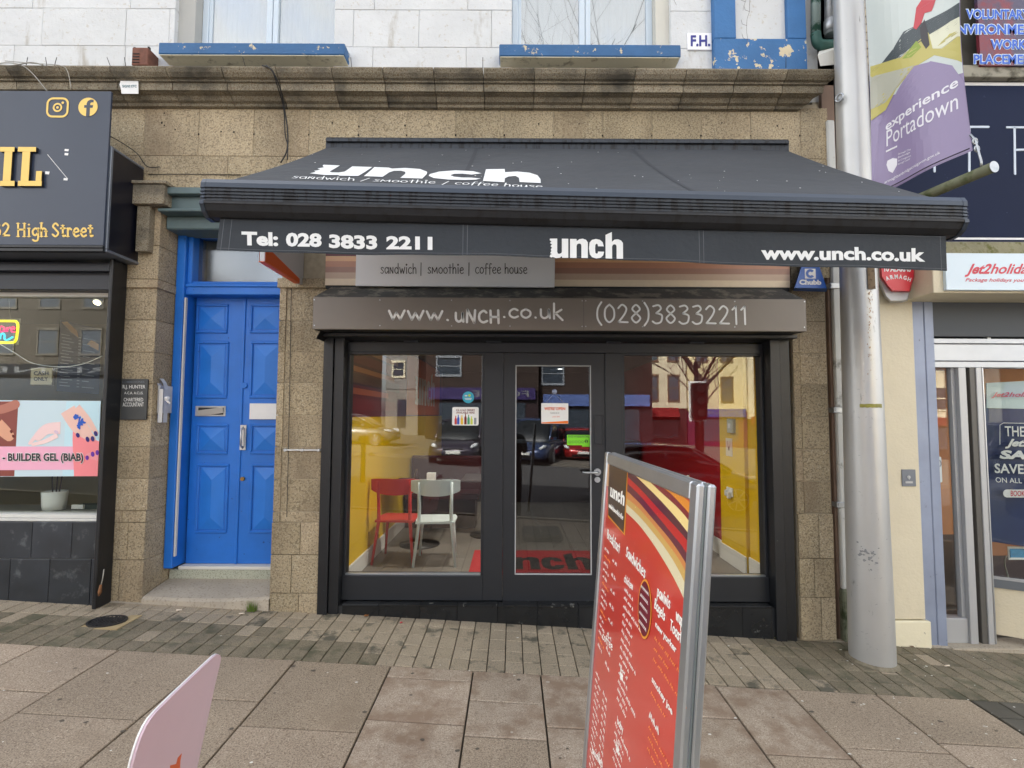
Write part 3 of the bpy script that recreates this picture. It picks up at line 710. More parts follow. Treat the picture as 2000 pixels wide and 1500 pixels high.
for px, py in ((321, 221), (316, 240), (321, 245), (342, 253), (432, 257), (457, 258), (388, 262), (496, 262), (603, 263), (649, 240), (676, 248), (701, 247), (700, 264), (791, 245), (794, 264), (838, 242), (890, 264), (985, 264), (1052, 242), (1131, 242), (1081, 264), (1177, 265), (1273, 265), (1346, 245), (1369, 265), (1379, 244), (1410, 240), (1466, 265), (1518, 246), (1529, 251), (1562, 265)):
    q = U(px, py, YW-.0035); r = random.uniform(.006, .011)
    b_.T = frame(q, (1, 0, 0), (0, 0, 1)); b_.prism([(r*math.cos(a*PI/3)*.8, r*math.sin(a*PI/3)) for a in range(6)], .001)
build('drill_hole', b_, M('hole_dark', c(40, 32, 26), .9), bld, kind='stuff')

# ------------------------------------------------------------------ blue doorway
dw = thing('double_door', 'bright blue panelled double door with transom window beneath a grey lintel', 'door', (-2.47, 4.68, .25))
x0f = -3.015; x1f = -1.97
Z = lambda py, Y=4.62, px=450: U(px, py, Y).z
zr0 = Z(578, 4.60); zr1 = Z(556, 4.60); zt0 = Z(553, 4.64); zt1 = Z(462, 4.64); ztop = Z(428, 4.60); zd0 = Z(1101, 4.68)
b_ = B()
b_.box(x0f, x0f+.075, 4.52, 4.72, zd0-.0, ztop, .006)      # jamb
b_.box(x0f+.075, x0f+.115, 4.56, 4.72, zr1, ztop-.05, .006)
b_.box(x0f+.075, x1f+.2, 4.545, 4.72, ztop-.055, ztop, .008); b_.box(x0f+.115, x1f+.2, 4.58, 4.72, zt1, ztop-.056, .008); b_.box(x0f+.13, x1f+.2, 4.61, 4.72, zt1-.02, zt1-.001, .008)
b_.box(x0f+.075, x1f+.2, 4.55, 4.72, zr0, zr1, .006); b_.box(x0f+.075, x1f+.2, 4.535, 4.6, zr1-.035, zr1-.012, .006); b_.box(x0f+.075, x1f+.2, 4.58, 4.72, zr1+.001, zt0, .006)
b_.box(x1f-.002, x1f+.25, 4.56, 4.75, zd0-.3, ztop)
build('door_frame', b_, bluedoor, dw)
build('transom_pane', B().box(x0f+.115, x1f+.2, 4.655, 4.661, zt0-.01, zt1), glassfrost, dw)
build('transom_backing', B().box(x0f+.1, x1f+.2, 4.80, 4.82, zt0-.1, zt1+.1), M('grey_hall', c(96, 98, 94), .8, var=(1.5, .1)), dw)
build('draught_strip', B().box(x0f+.078, x0f+.092, 4.53, 4.56, zd0+.1, zr0-.03, .003), M('dirty_white_strip', c(206, 204, 200), .6), dw)
YD = 4.68
def leaf(xa, xb, px0, px1, rws, name='door_leaf'):
    b_ = B(); b_.box(xa, xb, YD, YD+.045, zd0, zr0, .003); lf = build(name, b_, bluedoor, dw)
    for (ya, yb2) in rws:
        a, d, zb, zt_ = rect(px0, ya, px1, yb2, YD)
        m = B(); t = .022     # recessed look: moulding frame round a raised diamond-cut panel
        fr = B()
        for (q0, q1, q2, q3) in ((a, d, zt_-t, zt_), (a, d, zb, zb+t), (a, a+t, zb+t, zt_-t), (d-t, d, zb+t, zt_-t)):
            fr.box(q0, q1, YD-.014, YD+.01, q2, q3, .006)
        build('moulding', fr, bluedoor, lf)
        g = .028; mx = .045; A = [(a+t+g*.5, zb+t+g*.5), (d-t-g*.5, zb+t+g*.5), (d-t-g*.5, zt_-t-g*.5), (a+t+g*.5, zt_-t-g*.5)]
        wv = (d-a)/2-t-g*.5; hh = (zt_-zb)/2
        cxm = (a+d)/2; zlo = zb+t+g*.5+wv; zhi = zt_-t-g*.5-wv
        if zhi < zlo: zlo = zhi = (zb+zt_)/2
        m.add([(x, YD-.003, z) for x, z in A]+[(x, YD+.001, z) for x, z in A]+[(cxm, YD-.026, zlo), (cxm, YD-.026, zhi+.0005)],
              [(0, 1, 8), (1, 2, 9, 8), (2, 3, 9), (3, 0, 8, 9), (4, 5, 1, 0), (5, 6, 2, 1), (6, 7, 3, 2), (7, 4, 0, 3)])
        build('raised_panel', m, bluedoor2, lf)
    return lf
xl0 = x0f+.093; xm = U(470, 850, YD).x
rws = [(594, 651), (667, 778), (828, 887), (906, 1041)]
lfL = leaf(xl0, xm-.002, 384, 446, rws); lfR = leaf(xm+.002, x1f+.2, 489, 551, rws)
b_ = B(); b_.box(xm-.012, xm+.010, YD-.012, YD-.001, zd0, zr0, .004); build('meeting_strip', b_, bluedoor, lfR)
mc = M('letterbox_metal', c(196, 194, 190), .4, .4)
a, d, zb, zt_ = rect(381, 793, 440, 813, YD-.01)
b_ = B(); b_.box(a, d, YD-.010, YD-.0, zb, zt_, .003); lb = build('letterbox', b_, mc, lfL)
a2, d2, zb2, zt2 = rect(387, 796, 436, 810, YD-.012); build('letter_slot', B().box(a2, d2, YD-.0115, YD-.0102, zb2, zt2), darkgrey, lfL)
b_ = B(frame(U(387, 813, YD-.02), (1, 0, .14), (0, -.3, 1))); b_.prism([(0, 0), (d2-a2, 0), (d2-a2, (zt2-zb2)*.8), (0, (zt2-zb2)*.8)], .003); build('letterbox_flap', b_, mc, lfL)
a, d, zb, zt_ = rect(487, 788, 560, 819, YD-.02); build('blank_plate', B().box(a, d, YD-.020, YD-.001, zb, zt_, .002), white, lfR)
a, d, zb, zt_ = rect(469, 830, 481, 879, YD-.01)
b_ = B(); b_.box(a, d, YD-.016, YD-.012, zb, zt_, .001); b_.tube([((a+d)/2, YD-.013, zb+.02), ((a+d)/2, YD-.05, zb+.045), ((a+d)/2, YD-.05, zt_-.045), ((a+d)/2, YD-.013, zt_-.02)], .009); build('pull_handle', b_, alu, lfR)
q = U(475, 935, YD); b_ = B(frame(q, (1, 0, 0), (0, 0, 1))); b_.tube([(0, 0, .0), (0, 0, .02)], .018, 14); build('cylinder_lock', b_, M('old_brass', c(150, 120, 70), .4, .7), lfR)
q = U(478, 753, YD); b_ = B(frame(q, (1, 0, 0), (0, 0, 1))); b_.tube([(0, 0, .0), (0, 0, .016)], .026, 16); build('lock_cover', b_, bluedoor, lfR)
# threshold and steps
b_ = B(); b_.box(x0f+.08, x1f+.05, 4.60, 4.75, zd0-.03, zd0-.002, .004); build('threshold', b_, M('pale_threshold', c(214, 212, 204), .6), dw)
z1_ = Z(1130, 4.62); z2_ = Z(1160, 4.36)
b_ = B(); b_.box(x0f+.0, x1f+.06, 4.605, 4.75, z1_-.02, zd0-.031, .004); build('riser', b_, M('speckled_riser', c(176, 178, 160), .85, specks=[(120, .5, .62, c(140, 142, 128))]), dw)
st = B()
zl = gz(-3, 4.3); zr_ = gz(-2, 4.3)
n = 14; vs = []
for i in range(n+1):
    x = -3.015+(1.04)*i/n
    sag = .018*math.sin(PI*i/n)
    for (y, z) in ((4.28, -.3), (4.275, z2_-.018-sag), (4.30, z2_-sag), (4.45, (z1_+z2_)/2-sag*.5+.004), (4.61, z1_+.004)): vs.append((x, y, z))
st.add(vs, [(5*i+j, 5*i+5+j, 5*i+6+j, 5*i+1+j) for i in range(n) for j in range(4)]); st.smooth = [False]*len(st.f)
single('doorstep', 'worn sloping stone step in front of the blue double door', 'step', st, concrete)

# ------------------------------------------------------------------ things fixed to the stone
p = thing('brass_plate', 'dark plaque of the chartered accountant between the salon and the blue door', 'plaque', tuple(U(262, 820, YP)))
pq = [(236, 819), (287, 819), (236, 739)]
F = qframe(fac(YP), *pq, 0)
b_ = B(F); b_.prism([(.02, 0), (.98, .0), (1, .97), (.0, 1)], -.0, -.01) if False else None
x0, x1, z0, z1 = rect(236, 740, 287, 820, YP-.02); build('plate', B().box(x0, x1, YP-.022, YP-.012, z0, z1, .003), M('slate_plate', c(66, 68, 68), .5, var=(9, .15)), p)
build('plate_border', B().box(x0+.004, x1-.004, YP-.012, YP, z0+.004, z1-.004), darkgrey, p)
ws = M('silver_letters', c(226, 226, 222), .5)
for s_, ya, yb2, xa, xb in (('R.J. HUNTER', 761, 752, 240, 284), ('A.C.A. A.C.I.S.', 770, 765, 243, 280), ('CHARTERED', 784, 777, 242, 280), ('ACCOUNTANT', 794, 786, 240, 281), ('COMMISSIONER', 748, 744, 239, 283)):
    text('lettering', s_, qframe(fac(YP-.0225), (xa, ya), (xb, ya), (xa, yb2)), ws if ya != 748 else alug, p, bold=.006)
# stainless intercom housing on the reveal
p = thing('intercom_housing', 'bent stainless steel intercom housing on the stone beside the blue door', 'intercom', tuple(U(335, 826, 4.45)))
b_ = B(); za = U(335, 825, 4.4).z; zb = U(335, 740, 4.4).z
b_.box(-3.02, -3.0, 4.36, 4.56, za+.08, zb-.06, .002)
vs = []
for z, o_ in ((za, .045), (zb-.09, .045), (zb-.04, .03), (zb, -.0)):
    for y in (4.35, 4.40): vs.append((-3.0+o_, y, z))
b_.add(vs, [(0, 1, 3, 2), (2, 3, 5, 4), (4, 5, 7, 6)]); b_.add([(v[0]-.05 if True else 0, v[1], v[2]) for v in vs], [(2, 3, 1, 0), (4, 5, 3, 2)])
b_.box(-3.0, -2.965, 4.35, 4.354, za, zb-.09)
build('housing', b_, M('dull_steel', c(196, 196, 196), .5, .15), p); b_ = B(); q = Vector((-2.95, 4.36, (za+zb)/2+.02)); b_.tube([q, q+Vector((.03, -.01, 0))], .014, 10); b_.tube([q+Vector((.0, 0, -.01)), q+Vector((.04, 0, -.045))], .009, 8); build('broken_fitting', b_, white, p)
b_ = B(); q0 = U(553, 879, YP-.015); q1 = U(626, 879, YP-.015); b_.box(q0.x, q1.x, YP-.014, YP-.002, q0.z-.007, q0.z+.007, .002)
for xx in (.05, .5, .95): b_.box(q0.x+(q1.x-q0.x)*xx-.01, q0.x+(q1.x-q0.x)*xx+.01, YP-.022, YP-.0, q0.z-.011, q0.z+.011, .002)
single('metal_bar', 'short flat steel security bar screwed across the stone left of the cafe', 'security bar', b_, alu)
b_ = B(); b_.tube(smooth(pxc([(569, 563, 4.29), (568, 620, 4.292), (567, 700, 4.292), (565, 800, 4.292), (562, 940, 4.292), (560, 1010, 4.292)], 4.29)), .0028)
single('cable', 'black cable clipped down the groove of the stone pier by the cafe', 'cable', b_, cable)

# blade sign of the takeaway service
p = thing('projecting_sign', 'small white blade sign with orange stripe sticking out beside the awning', 'sign', (-1.79, 4.3, 2.78))
b_ = B(); xB = -1.80
b_.box(xB-.02, xB+.02, 3.62, 4.30, 2.80, 3.35, .004); build('panel', b_, M('grey_white_panel', c(204, 204, 208), .4), p)
b_ = B(); b_.add([(xB+.0215, 3.62, 2.80), (xB+.0215, 4.22, 2.80), (xB+.0215, 4.22, 2.835), (xB+.0215, 3.62, 2.92), (xB-.0215, 3.62, 2.80), (xB-.0215, 4.22, 2.80), (xB-.0215, 4.22, 2.835), (xB-.0215, 3.62, 2.92)], [(0, 1, 2, 3), (7, 6, 5, 4)])
b_.box(xB-.021, xB+.021, 3.61, 4.22, 2.795, 2.799); build('stripe', b_, orange, p)
# ------------------------------------------------------------------ cafe shopfront
sf = thing('cafe_shopfront', 'dark grey glazed shopfront of the cafe with a central glass door', 'shopfront', (.4, 4.4, .1))
xA = U(634, 800, 4.33).x; xA2 = U(672, 800, 4.33).x; xBr = U(1500, 800, 4.33).x; xB2 = U(1540, 800, 4.33).x
YG = 4.42
ztop = U(1080, 652, YG).z
for a, d in ((xA, xA2), (xBr, xB2)):
    b_ = B(); b_.box(a, (a+d)/2-.002, 4.27, 4.5, gz(a, 4.3)-.02, 2.52, .004); b_.box((a+d)/2+.002, d, 4.29, 4.5, gz(a, 4.3)-.02, 2.52, .004)
    build('shutter_guide', b_, blackp, sf)
Zg = lambda py, Y=YG: U(1080, py, Y).z
zbot = Zg(1172, 4.40); zgl = Zg(1123); zr = Zg(690); zr2 = Zg(671); ztt = Zg(658)
xs_ = dict(l0=xA2, l1=U(945, 900, YG).x, m1=U(983, 900, 4.40).x, d0=U(983, 900, YG).x, d1=U(1181, 900, YG).x, m2=U(1215, 900, YG).x, r1=xBr)
b_ = B()
b_.box(xs_['l0'], xs_['r1'], 4.385, 4.50, zr, zr2, .003)                 # rail
b_.box(xs_['l0'], xs_['r1'], 4.385, 4.50, ztt, ztt+.12, .003)            # head
b_.box(xs_['l1'], xs_['d0']-.002, 4.38, 4.50, zbot, zr, .003); b_.box(xs_['d1']+.002, xs_['m2'], 4.38, 4.50, zbot, zr, .003)
for px in (804, 965, 1197, 1359): a = U(px-14, 665, YG).x; d = U(px+14, 665, YG).x; b_.box(a, d, 4.388, 4.50, zr2+.001, ztt-.001, .002)
for a, d in ((xs_['l0'], xs_['l1']), (xs_['m2'], xs_['r1'])):
    b_.box(a, d, 4.375, 4.50, zbot, zgl, .004); b_.box(a, a+.02, 4.392, 4.50, zgl, zr, .002); b_.box(d-.02, d, 4.392, 4.50, zgl, zr, .002); b_.box(a+.02, d-.02, 4.392, 4.5, zr-.02, zr, .002)
build('frame', b_, framegrey, sf)
b_ = B()
for a, d in ((xs_['l0'], xs_['l1']), (xs_['m2'], xs_['r1'])): b_.box(a+.02, d-.02, 4.398, 4.43, zgl, zgl+.012, .002)
build('glazing_bead', b_, alu, sf)
for k, (a, d) in enumerate(((xs_['l0'], xs_['l1']), (xs_['m2'], xs_['r1']))):
    build('window_pane', B().box(a+.01, d-.01, YG, YG+.006, zgl, zr-.01), glass, sf, label=('left' if k == 0 else 'right')+' shop window pane')
b_ = B(); b_.box(xs_['l0'], xs_['r1'], YG, YG+.006, zr2, ztt); build('transom_pane', b_, glassd, sf)
# door
zd = Zg(1174); 
gx0 = U(1006, 900, YG).x; gx1 = U(1154, 900, YG).x; gz0 = Zg(1121); gz1 = Zg(714)
b_ = B(); a, d = xs_['d0'], xs_['d1']
for q in ((a, gx0, zd, zr-.004), (gx1, d, zd, zr-.004), (gx0, gx1, zd, gz0), (gx0, gx1, gz1, zr-.004)): b_.box(q[0], q[1], 4.395, 4.45, q[2], q[3], .0)
door = build('door', b_, framegrey, sf)
b_ = B(); t = .009
for q in ((gx0, gx0+t, gz0, gz1), (gx1-t, gx1, gz0, gz1), (gx0, gx1, gz0, gz0+t), (gx0, gx1, gz1-t, gz1)): b_.box(q[0], q[1], 4.390, 4.41, q[2], q[3], .002)
build('sealing_bead', b_, M('pale_sealant', c(170, 172, 174), .5), door)
build('pane', B().box(gx0, gx1, YG, YG+.006, gz0, gz1), glassd, door)
hz = U(1167, 922, 4.38); b_ = B(frame(hz, (1, 0, 0), (0, 0, 1)))
b_.tube([(0, 0, -.012), (0, 0, .006)], .030, 20); b_.tube([(0, 0, 0), (0, 0, .045), (-.012, 0, .055), (-.11, 0, .055), (-.125, 0, .045), (-.125, 0, .03)], .0095, 10); build('lever_handle', b_, alu, door)
hz = U(1167, 937, 4.38); b_ = B(frame(hz, (1, 0, 0), (0, 0, 1))); b_.tube([(0, 0, -.012), (0, 0, .004)], .024, 18); b_.box(-.003, .003, -.012, .012, .004, .006); build('lock_cylinder', b_, alu, door)
a, d, z0, z1 = rect(1161, 810, 1178, 868, 4.394); b_ = B()
for q in ((a, a+.006, z0, z1), (d-.006, d, z0, z1), (a, d, z0, z0+.006), (a, d, z1-.006, z1)): b_.box(q[0], q[1], 4.388, 4.3949, q[2], q[3], .001)
build('blanking_plate', b_, framegrey, door)
# tiled step of the shopfront
zst = Zg(1173, 4.39)
xs = pxs([668, 740, 820, 893, 972, 1050, 1130, 1210, 1290, 1370, 1450, 1508], 1180, 4.30)
for a, d in zip(xs[:-1], xs[1:]):
    build('step_tile', B().box(a+.0015, d-.0015, 4.29, 4.50, zst-.02, zst-.003, .002), blacktile, sf)
    build('plinth_tile', B().box(a+.0015, d-.0015, 4.302, 4.34, gz(a, 4.3)-.06, zst-.022, .002), blacktile, sf)
build('step_core', B().box(xA2, xBr, 4.31, 4.50, -.3, zst-.021), darkgrey, sf)

# stickers and signs on the glass
def disc(F, r, h, n=32, b=None, ctr=(0, 0)):
    b = b or B(F); b.T = F; b.prism([(ctr[0]+r*math.cos(2*PI*k/n), ctr[1]+r*math.sin(2*PI*k/n)) for k in range(n)], h); return b
def ff(px, py, Y): return frame(U(px, py, Y), (1, 0, 0), (0, 0, 1))
st = thing('round_sticker', 'round turquoise sticker stuck on the left cafe window', 'sticker', tuple(U(914, 788, YG)))
q = ff(914.5, 776, YG-.001); build('disc', disc(q, .05, .0008), M('turquoise_vinyl', c(52, 168, 196), .4), st)
b_ = disc(q, .011, .0014, 14, None, (.010, .016)); build('lime_dot', b_, M('lime_vinyl', c(196, 220, 60), .4), st)
b_ = B(frame(U(914.5, 776, YG-.001), (1, 0, 0), (0, 0, 1))); b_.box(-.03, -.008, .008, .02, .0008, .0014); b_.box(-.03, .03, -.012, -.006, .0008, .0014); b_.box(-.026, .026, -.022, -.017, .0008, .0014); build('print_line', b_, white, st)
st = thing('drinks_sticker', 'white sticker with cold drink bottles on the left cafe window', 'sticker', tuple(U(909, 831, YG)))
def rrect(w, h, r, n=5):
    pts = []
    for cx, cy, a0 in ((w/2-r, h/2-r, 0), (-w/2+r, h/2-r, 90), (-w/2+r, -h/2+r, 180), (w/2-r, -h/2+r, 270)):
        for k in range(n+1): a = math.radians(a0+90*k/n); pts.append((cx+r*math.cos(a), cy+r*math.sin(a)))
    return pts
q = ff(909, 813, YG-.001); b_ = B(q); b_.prism(rrect(.228, .158, .014), .0008); build('card', b_, whitebright, st)
gr = M('grey_print', c(60, 60, 66), .5)
for s_, ya, yb2 in (('ICE COLD DRINKS', 803, 799), ('AVAILABLE HERE', 808, 804)): text('lettering', s_, qframe(fac(YG-.002), (891, ya), (927, ya), (891, yb2), .0006), M('print_dark_red', c(120, 40, 36), .5), st, bold=.02)
for i, (px, col, h) in enumerate(((890, (200, 60, 60), 17), (895, (50, 90, 190), 19), (902, (236, 190, 40), 18), (909, (120, 28, 18), 21), (915, (70, 160, 110), 19), (921, (210, 220, 90), 16), (928, (150, 156, 160), 13))):
    w = .010; q = U(px, 829, YG-.002); hh = h*.0044; b_ = B(frame(q, (1, 0, 0), (0, 0, 1)))
    b_.prism([(-w, 0), (w, 0), (w, hh*.6), (w*.4, hh*.8), (w*.4, hh), (-w*.4, hh), (-w*.4, hh*.8), (-w, hh*.6)], .0005, -.0003) if i < 6 else b_.prism([(-w, 0), (w, 0), (w, hh), (-w, hh)], .0005, -.0003)
    build('printed_bottle', b_, M('print_%d' % i, c(*col), .45), st); 
# open sign on a hanger
st = thing('open_sign', "white we're open sign hanging by string from a sucker on the glass door", 'sign', tuple(U(1083, 828, YG-.01)))
q = ff(1083.5, 807.5, YG-.012); b_ = B(q); b_.prism(rrect(.232, .176, .006), .003); build('card', b_, whitebright, st)
b_ = B(q); b_.prism([(-.114, -.086), (.114, -.086), (.114, -.062), (-.114, -.078)], .0036, .0031); build('orange_band', b_, M('open_sign_orange', c(240, 120, 20), .5), st)
text('lettering', "WE'RE OPEN", qframe(fac(YG-.0152), (1063, 801), (1104, 801), (1063, 795), .0006), orange, st, bold=.03)
text('lettering', "Come on in", qframe(fac(YG-.0152), (1075, 808), (1092, 808), (1075, 804.5), .0006), gr, st)
text('lettering', "JUST EAT", qframe(fac(YG-.0152), (1079, 816), (1094, 816), (1079, 812.5), .0006), orange, st)
b_ = B(); t_ = U(1083, 768, YG-.006); b_.tube([U(1063, 790, YG-.01), t_], .0012, 5); b_.tube([U(1104, 790, YG-.01), t_], .0012, 5); build('string', b_, cableg, st)
b_ = B(frame(U(1083, 765, YG-.001), (1, 0, 0), (0, 0, 1))); b_.tube([(0, 0, 0), (0, 0, .004), (0, 0, .012)], [.022, .018, .006], 14); build('sucker', b_, M('clear_sucker', c(150, 160, 190), .2), st)
st = thing('hygiene_sticker', 'lime green food hygiene rating sticker on the glass door', 'sticker', tuple(U(1130, 871, YG)))
b_ = B(ff(1130, 859.5, YG-.001)); b_.prism(rrect(.198, .088, .004), .0008); b_.box(.03, .098, -.056, -.043, 0, .0007); build('card', b_, M('lime_card', c(122, 214, 28), .45), st)
text('lettering', "FOOD HYGIENE RATING", qframe(fac(YG-.0018), (1110, 854.5), (1150, 854.5), (1110, 850.5), .0004), gr, st, bold=.01)
b_ = B()
for k in range(5):
    f_ = ff(1113+6.2*k, 863, YG-.0018); n = 14; vs = []
    for j in range(n):
        a = 2*PI*j/n
        for r in (.0085, .011): vs.append((r*math.cos(a), r*math.sin(a), .0004))
    b_.T = f_; b_.add(vs, [(2*j, 2*j+1, 2*((j+1) % n)+1, 2*((j+1) % n)) for j in range(n)])
build('rating_ring', b_, gr, st); build('rating_disc', disc(ff(1145, 862, YG-.0018), .015, .0006, 20), M('black_disc', c(16, 18, 16), .4), st)
text('lettering', "5", qframe(fac(YG-.0026), (1143.4, 865), (1146.6, 865), (1143.4, 859.5), .0004), M('lime_digit', c(122, 214, 28), .45), st, bold=.02)

# ------------------------------------------------------------------ shutter box with handwritten web address
sb = thing('shutter_box', 'taupe roller shutter box with handwritten web address and phone number', 'shutter box', (.37, 4.0, 2.4))
YB = 4.0
bx0 = U(611, 612, YB).x; bx1 = U(1575, 617, YB).x; bz0 = U(1090, 645, YB).z; bz1 = U(1090, 582, YB).z
b_ = B(); b_.box(bx0, bx1, YB, YB+.03, bz0, bz1, .003); build('front_panel', b_, shut, sb)
zt4 = U(1090, 566, 4.24).z
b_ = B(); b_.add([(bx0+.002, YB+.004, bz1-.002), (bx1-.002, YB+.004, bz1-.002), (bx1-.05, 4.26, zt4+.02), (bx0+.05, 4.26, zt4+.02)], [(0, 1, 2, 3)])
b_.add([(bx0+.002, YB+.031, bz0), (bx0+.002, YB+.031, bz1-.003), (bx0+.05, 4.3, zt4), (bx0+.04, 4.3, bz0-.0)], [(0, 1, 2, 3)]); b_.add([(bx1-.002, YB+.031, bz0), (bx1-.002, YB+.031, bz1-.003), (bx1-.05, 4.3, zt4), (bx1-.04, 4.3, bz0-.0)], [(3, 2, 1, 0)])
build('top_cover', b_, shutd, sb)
b_ = B(); b_.box(bx0+.03, bx1-.03, YB+.031, 4.2, bz0+.0, bz0+.02); b_.box(xA+.0, xB2-.0, 4.16, 4.5, bz0-.03, bz0-.002, .004)
b_.add([(bx0+.05, YB+.04, bz0), (xA, 4.1, bz0-.06), (xA, 4.3, bz0-.06), (bx0+.05, 4.3, bz0)], [(0, 1, 2, 3), (3, 2, 1, 0)]); build('underside', b_, blackp, sb)
b_ = B()
for px in (614, 742, 882, 996, 1137, 1144, 1255, 1435, 1571):
    for py in (587+(px-1000)*.004, 637+(px-1000)*.004):
        b_.T = frame(U(px, py, YB-.001), (1, 0, 0), (0, 0, 1)); b_.tube([(0, 0, 0), (0, 0, .003)], .005, 8)
build('rivet', b_, alu, sb, kind='stuff')
b_ = B()
for xx in (U(1140, 612, YB).x,): b_.box(xx-.0012, xx+.0012, YB-.0006, YB+.01, bz0+.003, bz1-.003)
build('panel_joint', b_, M('taupe_joint', c(84, 80, 78), .6), sb)
hw = M('white_hand_lettering', c(246, 246, 244), .5)
def handpart(name, s, bl, br, tl, w, parent, mat, pt):
    return build(name, hand(s, qframe(pt, bl, br, tl, .0015), w, B()), mat, parent)
handpart('lettering', 'www.', (758, 624), (880, 626), (758, 607), .019, sb, hw, fac(YB))
handpart('lettering', 'uNCH', (888, 628), (977, 630), (888, 611), .019, sb, hw, fac(YB))
handpart('lettering', '.co.uk', (980, 620), (1100, 622), (980, 603), .017, sb, hw, fac(YB))
handpart('lettering', '(028)38332211', (1163, 629), (1460, 633), (1163, 606), .015, sb, M('white_hand_digits', c(240, 242, 242), .5), fac(YB))

# striped fascia board and white name board
sbd = thing('striped_fascia', 'brown and peach striped fascia board above the roller shutter box', 'fascia board', (.3, 4.28, 2.75))
x0, x1, z0, z1 = rect(635, 440, 1543, 561, 4.25)
x0 = U(635, 540, 4.25).x; x1 = U(1543, 540, 4.25).x; zlo = U(1090, 563, 4.25).z
cols_ = [((236, 216, 188), 559, 546), ((206, 178, 156), 546, 534), ((176, 134, 118), 534, 523), ((200, 146, 120), 523, 512), ((240, 190, 146), 512, 502), ((110, 52, 58), 502, 490), ((196, 150, 110), 490, 470), ((90, 40, 50), 470, 440)]
build('backing', B().box(x0, x1, 4.26, 4.36, zlo-.01, 3.2, .003), darkgrey, sbd)
for i, (cc, ya, yb2) in enumerate(cols_):
    za = U(1090, ya, 4.25).z; zb = U(1090, yb2, 4.25).z
    build('stripe', B().box(x0, x1, 4.252, 4.2599, za, zb), M('stripe_%d' % i, c(*cc), .38, var=(30, .03)), sbd)
ns = thing('name_board', 'white name board reading sandwich smoothie coffee house above the cafe', 'sign', tuple(U(890, 560, 4.22)))
YN = 4.20
b_ = B(qframe(fac(YN), (694, 558), (1083, 561), (696, 480), 0)); b_.prism([(0, 0), (1, 0), (1.003, 1), (.0, 1)], 0, -.03); build('board', b_, M('pale_board', c(240, 240, 242), .35), ns)
hd = M('dark_hand_print', c(48, 44, 42), .5)
for s_, xa, xb in (('sandwich', 743, 814), ('|', 819, 826), ('smoothie', 835, 906), ('|', 913, 919), ('coffee house', 928, 1030)):
    handpart('lettering', s_, (xa, 534), (xb, 534.5), (xa, 522), .0062, ns, hd, fac(YN))

# ------------------------------------------------------------------ awning
aw = thing('awning', 'extended charcoal canvas awning with the cafe name over the shopfront', 'awning', (.4, 4.3, 2.5))
YA = 4.27; YF = 2.60
aTL = U(648, 284, YA); aTR = U(1530, 288, YA)
fL = U(412, 362, YF); fR = U(1864, 398, YF+.01)
aTL.x = fL.x+.02; aTR.x = fR.x-.02
# cassette box
x0, x1, z0, z1 = rect(638, 273, 1538, 292, 4.20); b_ = B(); b_.box(x0, x1, 4.17, 4.35, z0-.04, z1, .008); b_.box(x0+.01, x1-.01, 4.15, 4.17, z1-.05, z1-.025, .003); build('cassette', b_, awnrib, aw)
nx, ny = 60, 14; vs = []; b_ = B()
def fabric(s, t):
    a = aTL.lerp(aTR, s); d = fL.lerp(fR, s); p_ = a.lerp(d, t)
    p_ = p_.copy(); p_.z -= .035*math.sin(PI*t)*(.6+.4*math.sin(PI*s)) + .004*math.sin(9*s)*math.sin(PI*t); return p_
for j in range(ny+1):
    for i in range(nx+1): vs.append(fabric(i/nx, j/ny))
k_ = len(vs); vs += [v-Vector((0, 0, .004)) for v in vs]
fs = [(j*(nx+1)+i, (j+1)*(nx+1)+i, (j+1)*(nx+1)+i+1, j*(nx+1)+i+1) for j in range(ny) for i in range(nx)]
fs += [tuple(k_+q for q in f)[::-1] for f in fs]
b_.add(vs, fs); b_.smooth = [True]*len(b_.f); build('canvas', b_, awn, aw)
for sx in (.325, .665):
    bb = B()
    for j in range(ny):
        p0 = fabric(sx, j/ny); p1 = fabric(sx, (j+1)/ny); w = .014
        bb.add([p0+Vector((-w, -.001, .0022)), p1+Vector((-w, -.001, .0022)), p1+Vector((w, -.001, .0022)), p0+Vector((w, -.001, .0022))], [(0, 1, 2, 3)])
    build('seam', bb, M('canvas_seam', c(50, 53, 59), .8) if 'canvas_seam' not in bpy.data.materials else bpy.data.materials['canvas_seam'], aw)
# front rail: profile in (outward, z) swept from left to right end
prof_top = [(.10, .008), (.05, .028), (0, .030), (-.035, .018), (-.05, -.006), (-.052, -.030)]
prof_rib = [(-.052, -.031)]
z_ = -.034
for k in range(4): prof_rib += [(-.046, z_-.002), (-.046, z_-.011), (-.053, z_-.013), (-.053, z_-.016)]; z_ -= .017
prof_low = [(-.056, z_-.002), (-.056, z_-.014), (-.05, z_-.02), (-.035, z_-.045), (-.0, z_-.066), (.05, z_-.07), (.10, z_-.05), (.10, .008)]
def sweep(prof, name, mat, inset=0):
    n = len(prof); vs = []
    for (o, ins) in ((fL, inset), (fR, -inset)):
        for (dy, dz) in prof: vs.append((o.x+ins, o.y+dy, o.z+dz))
    b_ = B(); b_.add(vs, [(i, n+i, n+i+1, i+1)[::-1] for i in range(n-1)]); return build(name, b_, mat, aw)
sweep(prof_top, 'front_rail_cap', awnbar); sweep(prof_rib, 'front_rail_ribs', awnrib); sweep(prof_low, 'front_rail_base', M('awning_rail_underside', c(30, 32, 37), .55, dirt=(16, .5, .6, c(18, 18, 20), (1, 1, .3))))
allp = prof_top+prof_rib+prof_low[:-1]
